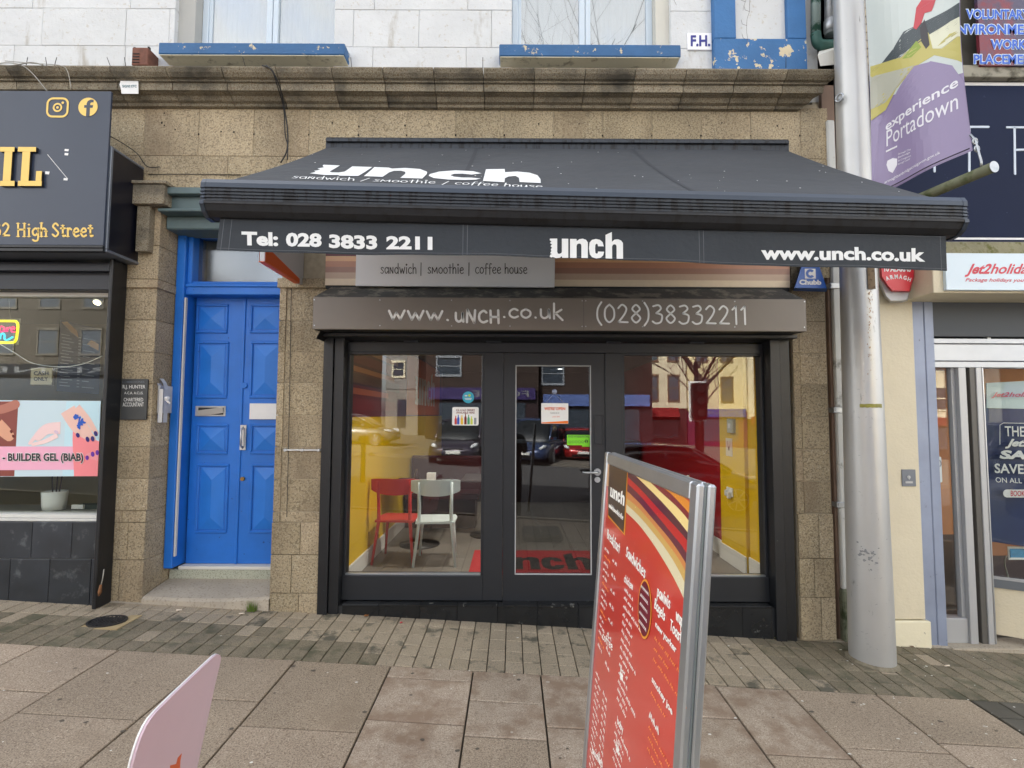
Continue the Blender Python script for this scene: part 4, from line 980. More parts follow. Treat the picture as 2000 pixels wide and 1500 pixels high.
for o, sgn in ((fL, -1), (fR, 1)):
    b_ = B(); n = len(allp); vs = [(o.x+sgn*d_, o.y+dy*1.03, o.z+dz*1.03-.001) for d_ in (.0, .022) for (dy, dz) in allp]
    b_.add(vs, [tuple(range(n)), tuple(range(n, 2*n))[::-1]]+[(i, (i+1) % n, n+(i+1) % n, n+i) for i in range(n)]); build('end_cap', b_, awnbar, aw)
# folding arms under the canvas
for xs0, sg in ((-.9, 1), (1.7, -1)):
    b_ = B(); el = Vector((xs0+sg*.55, 3.45, 3.15)); b_.tube([(xs0, 4.2, 3.62), el], .022); b_.tube([el, (xs0+sg*.1, 2.68, 2.74)], .02); build('folding_arm', b_, blackmetal, aw)
# valance
YV = 2.62
VL = U(431, 418, YV); VR = U(1847, 458, YV)
n = 80; m_ = 8; vs = []
def val(s, t):
    top = VL.lerp(VR, s); h = .196-.012*math.sin(PI*s)+.004*math.sin(11*s)
    wv = (.007*math.sin(23*s)+.004*math.sin(51*s+1)+.012*math.exp(-((s-0)/.02)**2))*t
    return Vector((top.x-.006*t*(1 if s < .02 else 0), YV-wv, top.z-h*t))
for j in range(m_+1):
    for i in range(n+1): vs.append(val(i/n, j/m_))
k_ = len(vs); vs += [v+Vector((0, .003, 0)) for v in vs]
fs = [(j*(n+1)+i, (j+1)*(n+1)+i, (j+1)*(n+1)+i+1, j*(n+1)+i+1) for j in range(m_) for i in range(n)]
fs += [tuple(k_+q for q in f)[::-1] for f in fs]
b_ = B(); b_.add(vs, fs); b_.smooth = [True]*len(b_.f); vl = build('valance', b_, valm, aw)
b_ = B()
for sx in (.006, .0165, .335, .341, .66, .666, .992):
    for j in range(m_):
        p0 = val(sx, j/m_); p1 = val(sx, (j+1)/m_); w = .0015; dy = Vector((0, -.0012, 0))
        b_.add([p0+dy+Vector((-w, 0, 0)), p1+dy+Vector((-w, 0, 0)), p1+dy+Vector((w, 0, 0)), p0+dy+Vector((w, 0, 0))], [(0, 1, 2, 3)])
for i in range(n):
    for t in (.07, .95):
        p0 = val(i/n, t); p1 = val((i+1)/n, t); dz = Vector((0, 0, .0012)); dy = Vector((0, -.0014, 0)); b_.add([p0+dy-dz, p1+dy-dz, p1+dy+dz, p0+dy+dz], [(0, 1, 2, 3)])
build('stitching', b_, M('grey_stitching', c(92, 96, 102), .8), vl)
wl_ = M('white_canvas_print', c(226, 228, 228), .6)
YT = YV-.013
def valpt(px, py): return U(px, py, YT)
def wrap(o):      # keep printing on the waved cloth
    for v in o.data.vertices:
        P_ = v.co+ORG[o.name]; s_ = (P_.x-VL.x)/(VR.x-VL.x); top = VL.lerp(VR, s_); t_ = min(1, max(0, (top.z-P_.z)/(.196-.012*math.sin(PI*s_))))
        v.co.y = val(s_, t_).y-.0016-ORG[o.name].y
    return o
for s_, bl, br, tl, bd in (("Tel:", (471, 478.5), (542, 480), (470, 451), .045), ("028", (557, 480.5), (627, 482), (557, 453), .045), ("3833", (641, 483), (735, 485), (641, 456), .045), ("2211", (753, 485), (844, 487), (753, 459), .045), ("www.unch.co.uk", (1489, 505.5), (1811, 510), (1489, 479), .04)):
    wrap(text('lettering', s_, qframe(valpt, bl, br, tl), wl_, vl, bold=bd))
# logo letters drawn as outlines (units: crop pixels)
LOGO = {
 'u': [(2, 3), (52, 2), (52, 96), (57, 108), (68, 110), (80, 104), (84, 96), (84, 2), (128, 2), (128, 138), (86, 138), (84, 126), (70, 138), (45, 141), (22, 132), (12, 138), (0, 128), (6, 116), (14, 112), (4, 104), (12, 92), (8, 80), (16, 66), (6, 56), (16, 44), (2, 34), (12, 22), (0, 14)],
 'n': [(140, 3), (184, 3), (186, 18), (204, 4), (228, 0), (250, 8), (262, 26), (262, 138), (218, 138), (218, 50), (214, 38), (202, 35), (190, 40), (185, 52), (185, 138), (140, 138)],
 'c': [(372, 52), (364, 22), (346, 6), (318, 0), (290, 8), (274, 28), (270, 70), (276, 112), (292, 132), (320, 140), (350, 134), (368, 116), (374, 90), (332, 90), (330, 102), (322, 106), (314, 100), (312, 70), (314, 42), (322, 34), (330, 38), (332, 52)],
 'h': [(384, -30), (428, -52), (428, 18), (446, 2), (470, -1), (492, 8), (504, 26), (504, 138), (460, 138), (460, 50), (456, 38), (444, 35), (434, 40), (429, 52), (429, 138), (384, 138)],
}
def triangulate_build(name, polys, Fm, mat, parent, post=None):
    from mathutils.geometry import tessellate_polygon
    b_ = B(Fm)
    for P_ in polys:
        tr = tessellate_polygon([[Vector((p[0], p[1], 0)) for p in P_]])
        ar = sum(P_[i][0]*P_[(i+1) % len(P_)][1]-P_[(i+1) % len(P_)][0]*P_[i][1] for i in range(len(P_)))
        fs = []
        for t in tr:
            a, b2, c_ = [Vector((P_[i][0], P_[i][1])) for i in t]
            fs.append(tuple(t) if (b2-a).cross(c_-a) > 0 else tuple(t)[::-1])
        b_.add([(p[0], p[1], 0) for p in P_], fs)
    return build(name, b_, mat, parent)
def logo_polys(): return [[(x/504, (138-y)/190) for x, y in LOGO[k]] for k in 'unch']
wrap(triangulate_build('logo', logo_polys(), qframe(valpt, (1074, 501), (1218, 504), (1074, 449)), wl_, vl))
# big logo on the slope
nA = (aTR-aTL).cross(fL-aTL).normalized()
if nA.z < 0: nA = -nA
def slope(px, py): return plane_pt(px, py, aTL, nA)
def ontocanvas(o, lift=.0035):
    for v in o.data.vertices:
        P_ = v.co+ORG[o.name]; t_ = (P_.y-YA)/(YF-YA); s_ = (P_.x-aTL.x)/(aTR.x-aTL.x); v.co = fabric(s_, t_)+nA*lift-ORG[o.name]
    return o
cr = lambda x, y: slope(560+x/3.774, 260+y/3.774+ -1.5)
SL = {'u': [(282, 212), (402, 214), (330, 258), (345, 264), (395, 264), (440, 256), (493, 218), (640, 219), (540, 287), (400, 288), (395, 283), (300, 286), (185, 276), (230, 264), (216, 257), (262, 247), (240, 239), (288, 229), (276, 220)],
      'n': [(655, 219), (760, 221), (785, 227), (880, 221), (990, 227), (1042, 245), (1040, 262), (1008, 298), (848, 295), (884, 262), (882, 248), (850, 241), (800, 242), (765, 254), (718, 290), (582, 287)],
      'c': [(1440, 252), (1380, 238), (1250, 233), (1130, 243), (1062, 262), (1055, 275), (1092, 292), (1200, 303), (1330, 304), (1402, 300), (1435, 291), (1365, 285), (1300, 285), (1240, 279), (1212, 268), (1240, 258), (1300, 256), (1370, 262)],
      'h': [(1472, 224), (1610, 222), (1612, 243), (1700, 238), (1790, 245), (1850, 262), (1872, 290), (1875, 320), (1720, 315), (1715, 282), (1690, 269), (1640, 273), (1612, 286), (1610, 318), (1452, 310)]}
uA = (aTR-aTL).normalized(); vA = nA.cross(uA); FA = frame(aTL, uA, vA); FAi = FA.inverted()
polys = []
for k in 'unch':
    P_ = []
    pts = SL[k]
    for i, p in enumerate(pts):
        q = pts[(i+1) % len(pts)]
        for t in (0, .25, .5, .75):
            w_ = FAi @ cr(p[0]+(q[0]-p[0])*t, p[1]+(q[1]-p[1])*t); P_.append((w_.x, w_.y))
    polys.append(P_)
ontocanvas(triangulate_build('logo', polys, FA, wl_, aw))
for s_, xa, xb, ya, yb2 in (('sandwich', 574, 697, 343, 345.5), ('/', 707, 722, 345.5, 345.5), ('smoothie', 731, 853, 346, 348.5), ('/', 866, 874, 349.5, 349.5), ('coffee house', 889, 1061, 349, 354)):
    ontocanvas(handpart('lettering', s_, (xa, ya), (xb, yb2), (xa+4, ya-4.5), .008, aw, wl_, slope), .004)
# bird droppings / leaf litter on the canvas
b_ = B()
for _ in range(46):
    s_ = random.random(); t_ = random.random(); p_ = fabric(s_, t_)+nA*.003; r = random.uniform(.002, .006); b_.T = frame(p_, uA, vA); b_.prism([(r*math.cos(a*PI/3), r*math.sin(a*PI/3)*random.uniform(.5, 1.5)) for a in range(6)], .001)
build('dropping', b_, white, aw, kind='stuff')
# ------------------------------------------------------------------ nail salon on the left
fs_ = thing('salon_fascia', 'dark navy salon fascia box with gold letters and social media emblems', 'shop sign', (-4.0, 3.95, 2.95))
YS = 3.93
xr = U(209, 330, YS).x; zt_ = U(215, 178, YS).z; zb_ = U(215, 479, YS).z
b_ = B(); b_.box(-6.5, xr, YS, YS+.02, zb_, zt_, .002); build('front_board', b_, navy, fs_)
b_ = B(); b_.box(-6.5, xr, YS-.004, YS+.03, zb_-.022, zb_-.001, .003); b_.box(-6.5, xr, YS+.0, YS+.04, zb_-.05, zb_-.024, .003); build('bottom_trim', b_, blackp, fs_)
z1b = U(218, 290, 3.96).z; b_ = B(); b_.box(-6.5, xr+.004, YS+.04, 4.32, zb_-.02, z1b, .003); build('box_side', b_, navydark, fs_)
b_ = B(); b_.box(-6.5, xr+.012, YS+.022, 4.32, zb_-.045, zb_-.021, .003); b_.box(xr-.01, xr+.012, YS+.021, YS+.045, zb_-.02, z1b+.01, .003); b_.box(-6.5, xr+.006, YS+.022, 4.32, z1b+.001, z1b+.02, .003); build('edge_trim', b_, alug, fs_)
def glet(name, rects, Y, dep=.022):
    f = B(); f.mi = 0
    for (a, y0, d, y1) in rects:
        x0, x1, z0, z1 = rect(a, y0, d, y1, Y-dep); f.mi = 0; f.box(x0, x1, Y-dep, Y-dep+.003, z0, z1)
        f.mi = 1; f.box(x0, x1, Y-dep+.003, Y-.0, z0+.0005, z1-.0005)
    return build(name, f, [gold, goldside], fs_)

glet('letter', [(0, 287, 28, 296), (7, 296.2, 22, 353), (0, 353.2, 28, 363)], YS)
glet('letter', [(35, 287, 70, 296), (42, 296.2, 57, 353), (35, 353.2, 81, 363), (70, 334, 81, 353)], YS)
# gold text, slab serif made by stroke letters with bars
def serif(s, F, w, parent, mat):
    st, W = strokes(s); u = Vector((F[0][0], F[1][0], F[2][0])); v = Vector((F[0][1], F[1][1], F[2][1])); O = Vector((F[0][3], F[1][3], F[2][3]))
    lu = u.length; lv = v.length; b = B(frame(O, u/lu, v/lv))
    for q in st:
        pts = [(a/W*lu, c_*lv) for a, c_ in q]
        b.ribbon(pts, w, .0008)
        for e, nx_ in ((0, 1), (-1, -2)):
            p = Vector(pts[e]); t = (p-Vector(pts[nx_])).normalized()
            if abs(t.y) > .93: b.ribbon([(p.x-w*.85, p.y+.0*w), (p.x+w*.85, p.y)], w*.42, .0009)
    return build('lettering', b, mat, parent)
GLs = dict(GL); 
GL['h'] = (1.0, "L.18,1.65 .18,0;S.18,.7 .45,1 .75,.85 .8,.6;L.8,.65 .8,0"); GL['i'] = (.5, "L.25,1 .25,0;L.22,1.45 .28,1.45"); GL['t'] = (.8, "L.4,1.35 .4,.3;S.4,.3 .5,.02 .78,.12;L.1,1 .72,1"); GL['r'] = (.85, "L.22,1 .22,0;S.22,.65 .45,1 .75,.85")
GL['H'] = (1.35, "L.25,1.6 .25,0;L1.1,1.6 1.1,0;L.25,.85 1.1,.85"); GL['S'] = (1.15, "S.95,1.35 .6,1.6 .2,1.25 .6,.85 1.0,.4 .6,0 .15,.25")
F = qframe(fac(YS-.001), (-14, 460), (20, 460.3), (-14, 444), .001); serif('32', F, .015, fs_, gold)
F = qframe(fac(YS-.001), (32, 462), (93, 462), (32, 446), .001); serif('High', F, .015, fs_, gold)
F = qframe(fac(YS-.001), (101, 462), (182, 462), (101, 446), .001); serif('Street', F, .015, fs_, gold)
GL.update(GLs)
def ring(F, po, pi_, h, b=None):
    b = b or B(F); b.T = F; n = len(po); vs = [(p[0], p[1], h) for p in po]+[(p[0], p[1], h) for p in pi_]
    b.add(vs, [(i, (i+1) % n, n+(i+1) % n, n+i) for i in range(n)]); return b
K = YS/1000
q = ff(112.5, 210, YS-.002); b_ = ring(q, rrect(45*K, 42*K, 13*K, 7), rrect(37*K, 34*K, 9*K, 7), .001)
circ = lambda r, n=32, cx=0, cy=0: [(cx+r*math.cos(2*PI*k/n), cy+r*math.sin(2*PI*k/n)) for k in range(n)]
ring(q, circ(9.5*K), circ(6*K), .001, b_); b_.prism(circ(2.6*K, 16), .001, .0005); b_.prism(circ(2.6*K, 16, 10*K, 10*K), .001, .0005); build('camera_emblem', b_, gold, fs_)
q = ff(172, 209, YS-.002); b_ = B(q); b_.prism(circ(19.5*K), .001, 0)
b2_ = B(q); fpoly = [(-3, -21), (4.5, -21), (4.5, -2), (10, -2), (11, 4), (4.5, 4), (4.5, 8), (7, 10), (11.5, 10), (11.5, 16), (5, 16.3), (-1, 13), (-3, 8), (-3, 4), (-8, 4), (-8, -2), (-3, -2)]
b2_.prism([(x*K*.95, y*K*.95) for x, y in fpoly], .0018, .0012); build('round_emblem', b_, gold, fs_); build('emblem_letter', b2_, navy, fs_)
b_ = B()
for a, y0, d, y1 in ((126, 291, 134, 295), (126, 299, 133, 303), (88, 335, 96, 340), (124, 348, 132, 352)):
    b_.T = frame(U(a, y1, YS-.001), (1, 0, 0), (0, 0, 1)); b_.prism([(0, 0), ((d-a)*K, -.003), ((d-a)*K+.003, (y1-y0)*K), (.002, (y1-y0)*K+.002)], .001)
b_.T = frame(Vector((0, YS-.001, 0)), (1, 0, 0), (0, 0, 1)); 
b_.ribbon([(U(93, 302, YS).x, U(93, 302, YS).z), (U(112, 325, YS).x, U(112, 325, YS).z), (U(132, 349, YS).x, U(132, 349, YS).z)], .004, .0003)
build('tape_scrap', b_, white, fs_, kind='stuff')

sl = thing('salon_shopfront', 'black framed nail salon window above dark stone tiles at the far left', 'shopfront', (-3.9, 4.2, 0))
xp0 = U(193, 900, 4.12).x; xp1 = -3.268
b_ = B(); b_.box(xp0, xp1, 4.12, 4.285, gz(xp0, 4.2)-.03, zb_-.051, .006); build('post', b_, blackp, sl)
zg0 = U(100, 1002, 4.3).z; zg1 = U(100, 572, 4.3).z; zh = U(100, 510, 4.2).z
b_ = B(); b_.box(-7, xp0-.001, 4.18, 4.4, zg1+.0, zb_-.06, .004); b_.box(-7, xp0-.001, 4.12, 4.179, zg1+.14, zg1+.2, .004); build('header', b_, M('dark_header', c(28, 32, 42), .4, var=(3, .1)), sl)
b_ = B(); b_.box(-7, xp0-.002, 4.28, 4.36, zg1-.035, zg1-.001, .002); b_.box(-7, xp0-.002, 4.24, 4.38, zg0-.028, zg0, .003); b_.box(-7, xp0-.002, 4.22, 4.38, zg0-.052, zg0-.030, .003); build('white_frame', b_, M('grimy_white_frame', c(206, 206, 200), .5, var=(6, .06)), sl)
build('window_pane', B().box(-7, xp0-.003, 4.32, 4.326, zg0, zg1), glassn, sl)
zt0 = zg0-.054; zm = U(100, 1090, 4.22).z
tm = M('dark_stone_tile', c(46, 50, 56), .35, var=(4, .35), rand=.12, dirt=(7, .58, .68, c(84, 88, 92)))
xs = pxs([-170, -60, 62, 140, 203], 1050, 4.2); xs[-1] = xp0-.002
for a, d in zip(xs[:-1], xs[1:]): build('stone_tile', B().box(a+.002, d-.002, 4.20, 4.4, zm+.002, zt0, .003), tm, sl)
xs = pxs([-160, -60, 20, 97, 178, 203], 1120, 4.2); xs[-1] = xp0-.002
for a, d in zip(xs[:-1], xs[1:]): build('stone_tile', B().box(a+.002, d-.002, 4.195, 4.4, gz(a, 4.2)-.05, zm-.002, .003), tm, sl)
build('tile_core', B().box(-7, xp0-.002, 4.21, 4.42, -.3, zt0-.003), M('tile_joint', c(130, 130, 126), .9), sl)
# salon interior
sw = M('salon_wall', c(176, 162, 132), .8, var=(1, .1)); 
b_ = B(); b_.box(-9, -3.36, 8.0, 8.1, -.2, 3.4); b_.box(-3.44, -3.40, 4.45, 8, -.2, 3.4); struct('salon_wall', b_, sw)
struct('salon_floor', B().box(-9, -3.4, 4.45, 8, -.1, .25), M('salon_floor', c(120, 116, 110), .6)); struct('salon_ceiling', B().box(-9, -3.4, 4.40, 8, 3.1, 3.2), M('salon_ceiling', c(150, 144, 132), .8))
struct('salon_window_ledge', B().box(-7, -3.5, 4.36, 4.75, zg0-.1, zg0-.01, .004), M('ledge_grey', c(136, 134, 128), .5))
YI = 4.36
def pq_poly(pts, px, py, k):       # helper: (dx,dy) px to local metres
    return [((x-px)*k, (py-y)*k) for x, y in pts]
pst = thing('hand_poster', 'wide window poster of manicured hands advertising builder gel', 'poster', tuple(U(90, 930, 4.335)))
YPp = 4.312; kP = YPp/1000
def plate(name, poly, col, parent, Y=YPp, z=.0, mat=None, rough=.4):
    b_ = B(frame(Vector((0, Y-z, 0)), (1, 0, 0), (0, 0, 1)))
    b_.prism([(U(x, y, Y).x, U(x, y, Y).z) for x, y in poly], .0004, -.0004); return build(name, b_, mat or M(name, c(*col), rough), parent)
_h = {}
def PM(name, col, rough=.4):
    k = (name, col)
    if k not in _h: _h[k] = M(name, c(*col), rough)
    return _h[k]
def pp(name, poly, col, z): return plate(name, poly, col, pst, z=z, mat=PM(name, col))
pp('backing', [(-250, 932), (191, 930), (197, 783), (-250, 780)], (196, 216, 224), .0)
pp('dark_panel', [(-250, 931), (28, 930), (36, 784), (-250, 783)], (132, 62, 52), .001)
pp('pale_panel', [(122, 930), (190, 930), (196, 784), (130, 784)], (190, 222, 232), .001)
pp('pink_band', [(-250, 920), (191, 917), (192, 872), (-250, 872)], (236, 172, 196), .0015)
pp('pink_glow', [(145, 930), (191, 930), (194, 862), (160, 850), (143, 835), (142, 860)], (240, 136, 142), .0018)
def limb(name, px, r, col, z, nails=()):
    pts = smooth([U(x, y, YPp-z) for x, y in px]); b_ = B(frame(Vector((0, YPp-z, 0)), (1, 0, 0), (0, 0, 1)))
    n = len(pts); rr = [(r[0]+(r[1]-r[0])*i/(n-1))*kP for i in range(n)]; L = []; R_ = []
    for i, p in enumerate(pts):
        t = (pts[min(i+1, n-1)]-pts[max(i-1, 0)]).normalized(); nn = Vector((-t.z, 0, t.x)); L.append((p.x+nn.x*rr[i], p.z+nn.z*rr[i], 0)); R_.append((p.x-nn.x*rr[i], p.z-nn.z*rr[i], 0))
    cap = [(pts[-1].x+math.cos(a)*rr[-1], pts[-1].z+math.sin(a)*rr[-1], 0) for a in [2*PI*k/10 for k in range(10)]]
    b_.add(L+R_, [(i, i+1, n+i+1, n+i)[::-1] for i in range(n-1)]); b_.add([(x, y, .0002) for x, y, _ in cap], [tuple(range(10))])
    build(name, b_, PM(name, col), pst)
    for (x, y, rw, rh, ang, cc) in nails:
        q = U(x, y, YPp-z-.0012); b2 = B(frame(q, (math.cos(ang), 0, math.sin(ang)), (-math.sin(ang), 0, math.cos(ang)))); b2.prism([(rw*kP*math.cos(2*PI*k/12), rh*kP*math.sin(2*PI*k/12)) for k in range(12)], .0004); build('painted_nail', b2, PM('painted_nail', cc, .2), pst)
sk = (232, 190, 176); nb = (44, 32, 110)
limb('printed_hand', [(132, 800), (150, 830), (168, 845)], (15, 12), sk, .0025)
limb('printed_finger', [(140, 815), (148, 838), (154, 849)], (5, 3.5), sk, .003, [(152, 850, 3.6, 5, .5, nb)])
limb('printed_finger', [(155, 830), (165, 848), (172, 858)], (5, 4), sk, .003, [(171, 858, 3.6, 5.5, .4, nb)])
limb('printed_finger', [(160, 820), (175, 845), (183, 857)], (5, 4), sk, .003, [(181, 857, 3.6, 5.5, .3, nb)])
limb('printed_finger', [(150, 795), (172, 820), (188, 846)], (7, 4), sk, .0028, [(187, 847, 3.6, 5.5, .4, nb)])
limb('printed_finger', [(192, 892), (175, 890), (170, 895)], (8, 4), (238, 150, 158), .0026, [(170, 894, 3.4, 4.5, .1, (100, 40, 150)), (181, 887, 3.6, 5, .2, (104, 44, 160)), (190, 884, 3.4, 5, .1, (104, 44, 160))])
limb('printed_hand', [(118, 836), (92, 838), (75, 852)], (12, 9), (238, 206, 204), .0024)
limb('printed_finger', [(92, 835), (72, 850), (58, 866)], (6, 3), (238, 206, 204), .003)
limb('printed_finger', [(112, 850), (88, 862), (64, 868)], (5, 3), (240, 210, 206), .0032, [(110, 844, 3, 5, 1, (214, 190, 210))])
limb('printed_hand', [(-6, 830), (8, 842), (18, 852)], (14, 10), (216, 158, 128), .0024, [(22, 843, 2.6, 3.6, .6, (110, 40, 36)), (26, 852, 2.4, 3.4, .6, (110, 40, 36))])
limb('printed_hand', [(-30, 796), (0, 800), (30, 790)], (8, 9), (176, 110, 92), .0023)
b_ = B(); 
for k in range(9):
    a = -2.2+k*.45; q = U(154+2*math.cos(k), 826, YPp-.0045); r = (7+2*(k % 3))*kP; b_.T = frame(q, (math.cos(a), 0, math.sin(a)), (-math.sin(a), 0, math.cos(a))); b_.prism([(0, -.004), (r, -.009), (r*1.25, 0), (r, .009), (0, .004)], .0004+.0001*k)
q = U(148, 814, YPp-.0045); b_.T = frame(q, (.8, 0, .6), (-.6, 0, .8)); b_.prism([(-.02, -.018), (.015, -.024), (.026, 0), (.01, .022), (-.02, .012)], .0012); build('jewel', b_, PM('jewel', (28, 88, 190), .2), pst)
tx = text('lettering', '- BUILDER GEL (BIAB)', qframe(fac(YPp-.0055), (4, 906), (164, 906), (4, 884), .0004), PM('white_outline', (244, 240, 240)), pst, bold=.065)
text('lettering', '- BUILDER GEL (BIAB)', qframe(fac(YPp-.0065), (5, 905), (163, 905), (5, 885), .0004), PM('black_print', (22, 20, 24)), pst, bold=.034)
# neon sign
nsn = thing('neon_sign', 'glowing yellow bordered neon sign hanging in the salon window', 'neon sign', tuple(U(0, 672, 4.42)))
def neon(col, e): return M('neon_tube', c(*col), .4, emit=e)
YN_ = 4.42
tu = lambda pts, r, m, nm='tube': build(nm, B().tube(smooth(pxc(pts, YN_)), r, 6), m, nsn)
tu([(-60, 627), (22, 627), (32, 629), (35, 636), (33, 655), (31, 664), (24, 669), (0, 669), (-60, 667)], .010, neon((255, 236, 20), .32))
build('backboard', B().box(U(-60, 650, 4.45).x, U(39, 650, 4.45).x, 4.445, 4.452, U(0, 674, 4.45).z, U(0, 622, 4.45).z, .003), M('clear_backboard', c(96, 100, 104), .3), nsn)
pk = neon((240, 40, 110), .3)
tu([(8, 640), (3, 637), (-1, 642), (2, 648), (7, 646), (8, 639), (10, 648)], .006, pk); tu([(14, 639), (14, 648), (15, 642), (20, 639)], .006, pk); tu([(22, 644), (29, 642), (26, 638), (22, 641), (23, 648), (30, 648)], .006, pk); tu([(-14, 634), (-20, 640), (-14, 648), (-6, 646)], .006, pk)
cy = neon((40, 200, 230), .3)
tu([(-4, 663), (-1, 652), (0, 662), (1, 655), (6, 651), (9, 655), (9, 662), (14, 664), (25, 658)], .0075, cy); tu([(-20, 660), (-12, 656), (-16, 651), (-21, 656), (-18, 663), (-8, 662)], .0075, cy)
build('hanging_wire', B().tube(pxc([(20, 622), (16, 575)], YN_), .002, 5), cableg, nsn)
tu([(0, 672), (30, 690), (60, 708), (95, 715), (130, 716), (165, 710), (200, 695)], .0035, whitebright, 'power_cable')
# cash only card, dark menu poster, pot, lamp
st = thing('cash_only_card', 'small framed cash only card inside the salon window', 'sign', tuple(U(80, 752, 4.6)))
a, d, z0, z1 = rect(60, 719, 101, 751, 4.6); build('card', B().box(a, d, 4.6, 4.61, z0, z1), M('beige_card', c(186, 176, 150), .6), st); build('border', B().box(a-.008, d+.008, 4.611, 4.62, z0-.008, z1+.008), M('brown_border', c(90, 78, 60), .6), st)
text('lettering', 'CASH', qframe(fac(4.598), (66, 733), (95, 733), (66, 725), .001), gr, st, bold=.03); text('lettering', 'ONLY', qframe(fac(4.598), (66, 744), (94, 744), (66, 736), .001), gr, st, bold=.03)
st = thing('price_poster', 'dark price list poster angled on the salon wall', 'poster', (-3.46, 6.2, 1.9))
def sidept(px, py): return plane_pt(px, py, Vector((-3.46, 5, 0)), Vector((1, 0, 0)))
b_ = B(frame(U(110, 765, 5.2), (U(194, 772, 4.95)-U(110, 765, 5.2)), (0, 0, 1)))
P4 = [U(110, 764, 5.3), U(192, 770, 4.95), U(196, 642, 4.95), U(117, 625, 5.3)]
b_ = B(); b_.add(P4+[p+Vector((0, .01, 0)) for p in P4], [(0, 1, 2, 3), (7, 6, 5, 4)]); build('sheet', b_, M('dark_poster', c(38, 50, 74), .4, var=(3, .3)), st)
def in4(s, t): return P4[0].lerp(P4[1], s).lerp(P4[3].lerp(P4[2], s), t)+Vector((0, -.003, 0))
b_ = B()
for k in range(17):
    t = .80-.045*k; s0 = .06+.02*(k % 3)
    for sa, sb in ((s0, s0+.22+.1*((k*7) % 3)/3), (.5, .56), (.62, .9-.06*(k % 4))):
        if sa == .62 and k % 2: continue
        p = [in4(sa, t), in4(sb, t), in4(sb, t+.012), in4(sa, t+.012)]; b_.add(p, [(0, 1, 2, 3)])
build('price_lines', b_, M('pale_print', c(150, 156, 166), .6), st)
b_ = B(); b_.add([in4(.05, .98), in4(.3, .86), in4(.5, .80), in4(.45, .9), in4(.2, 1)], [(0, 1, 2, 3, 4)]); b_.add([in4(.7, .72), in4(.98, .66), in4(.98, .76), in4(.8, .80)], [(0, 1, 2, 3)]); build('golden_print', b_, M('amber_print', c(200, 150, 90), .6), st)
pot = thing('plant_pot', 'white cylindrical plant pot with bare stems on the salon window ledge', 'plant pot', tuple(U(105, 1003, 4.5)))
q = U(105, 1003, 4.5); q.z = zg0-.009; b_ = B(); b_.lathe([(.078, 0), (.086, .05), (.092, .158), (.088, .16), (.08, .145), (0.001, .14)], 24, q); build('pot', b_, whitebright, pot)
b_ = B()
for dx in (-.02, .01, .035): b_.tube([q+Vector((dx, 0, .13)), q+Vector((dx*1.6, 0, .3)), q+Vector((dx*1.2+.01, .02, .62))], .005, 6)
build('stem', b_, woodd, pot)
b_ = B(); q = U(148, 994, 4.5); b_.box(q.x-.04, q.x+.06, 4.5, 4.52, q.z-.0, q.z+.035); b_.mi = 1; b_.box(q.x-.02, q.x+.2, 4.52, 4.6, zg0-.01, zg0+.03); single('label_box', 'small dark box with white label beside the plant pot in the salon', 'box', b_, [white, M('dark_green_box', c(34, 52, 48), .5)])
p = thing('spot_lamp', 'small lit spotlight under the salon ceiling', 'spotlight', tuple(U(190, 585, 5.4))); q = U(190, 590, 5.4)
b_ = B(); b_.tube([q, q+Vector((0, .05, .06))], [.045, .03], 14); build('housing', b_, alug, p); build('bulb', B().tube([q-Vector((0, .004, .006)), q-Vector((0, .008, .012))], .032, 12), lampwarm, p)
# burnt paper scrap on the post
q = U(193, 1125, 4.115); b_ = B(); b_.tube([U(203, 1112, 4.11), U(201, 1128, 4.11), U(197, 1145, 4.11)], .004, 6); b_.mi = 1
b_.tube([U(197, 1142, 4.105), U(195, 1156, 4.10), U(193, 1164, 4.105)], [.008, .014, .005], 7); single('leaf_scrap', 'dry brown leaf caught on a tie on the black salon post', 'leaf', b_, [cableg, M('dry_leaf', c(120, 80, 48), .8, var=(40, .4))])

# ------------------------------------------------------------------ alarm boxes and switch
p = thing('alarm_box', 'blue triangular alarm box with white emblem beside the striped fascia', 'alarm box', tuple(U(1582, 570, 4.2)))
q = [(1551, 567), (1615, 567), (1600, 515), (1568, 515)]
YC = 4.16
def loftface(name, qf, qb, Yf, Yb, mat, parent):
    vs = [U(x, y, Yf) for x, y in qf]+[U(x, y, Yb) for x, y in qb]; n = len(qf)
    b_ = B(); b_.add(vs, [tuple(range(n)), tuple(range(n, 2*n))[::-1]]+[(i, n+i, n+(i+1) % n, (i+1) % n) for i in range(n)]); return build(name, b_, mat, parent)
loftface('cover', [(1552, 562), (1615, 563), (1593, 500), (1572, 500)], [(1549, 568), (1614, 570), (1592, 500), (1570, 500)], YC, 4.295, bluepl, p)
text('lettering', 'Chubb', qframe(fac(YC-.001), (1561, 556), (1604, 556.5), (1561, 546), .0006), white, p, bold=.05)
a, d, z0, z1 = rect(1572, 525, 1593, 544, YC-.001); build('emblem_square', B().box(a, d, YC-.002, YC-.0003, z0, z1), white, p)
cx = (a+d)/2; cz = (z0+z1)/2; r1 = (d-a)*.42; r0 = r1*.42; pts = []
for k in range(25): an = math.radians(38+284*k/24); pts.append((r1*math.cos(an), r1*math.sin(an)))
ins = [(r0*math.cos(math.radians(38+284*k/24)), r0*math.sin(math.radians(38+284*k/24))) for k in range(25)]
b_ = B(frame(Vector((cx, YC-.0025, cz)), (1, 0, 0), (0, 0, 1))); b_.add([(x, y, .0003) for x, y in pts+ins], [(i, i+1, 25+i+1, 25+i) for i in range(24)]); build('emblem_letter', b_, bluepl, p)
p = thing('alarm_box', 'red and white alarm box high on the cream pillar behind the lamp post', 'alarm box', tuple(U(1750, 590, 4.2)))
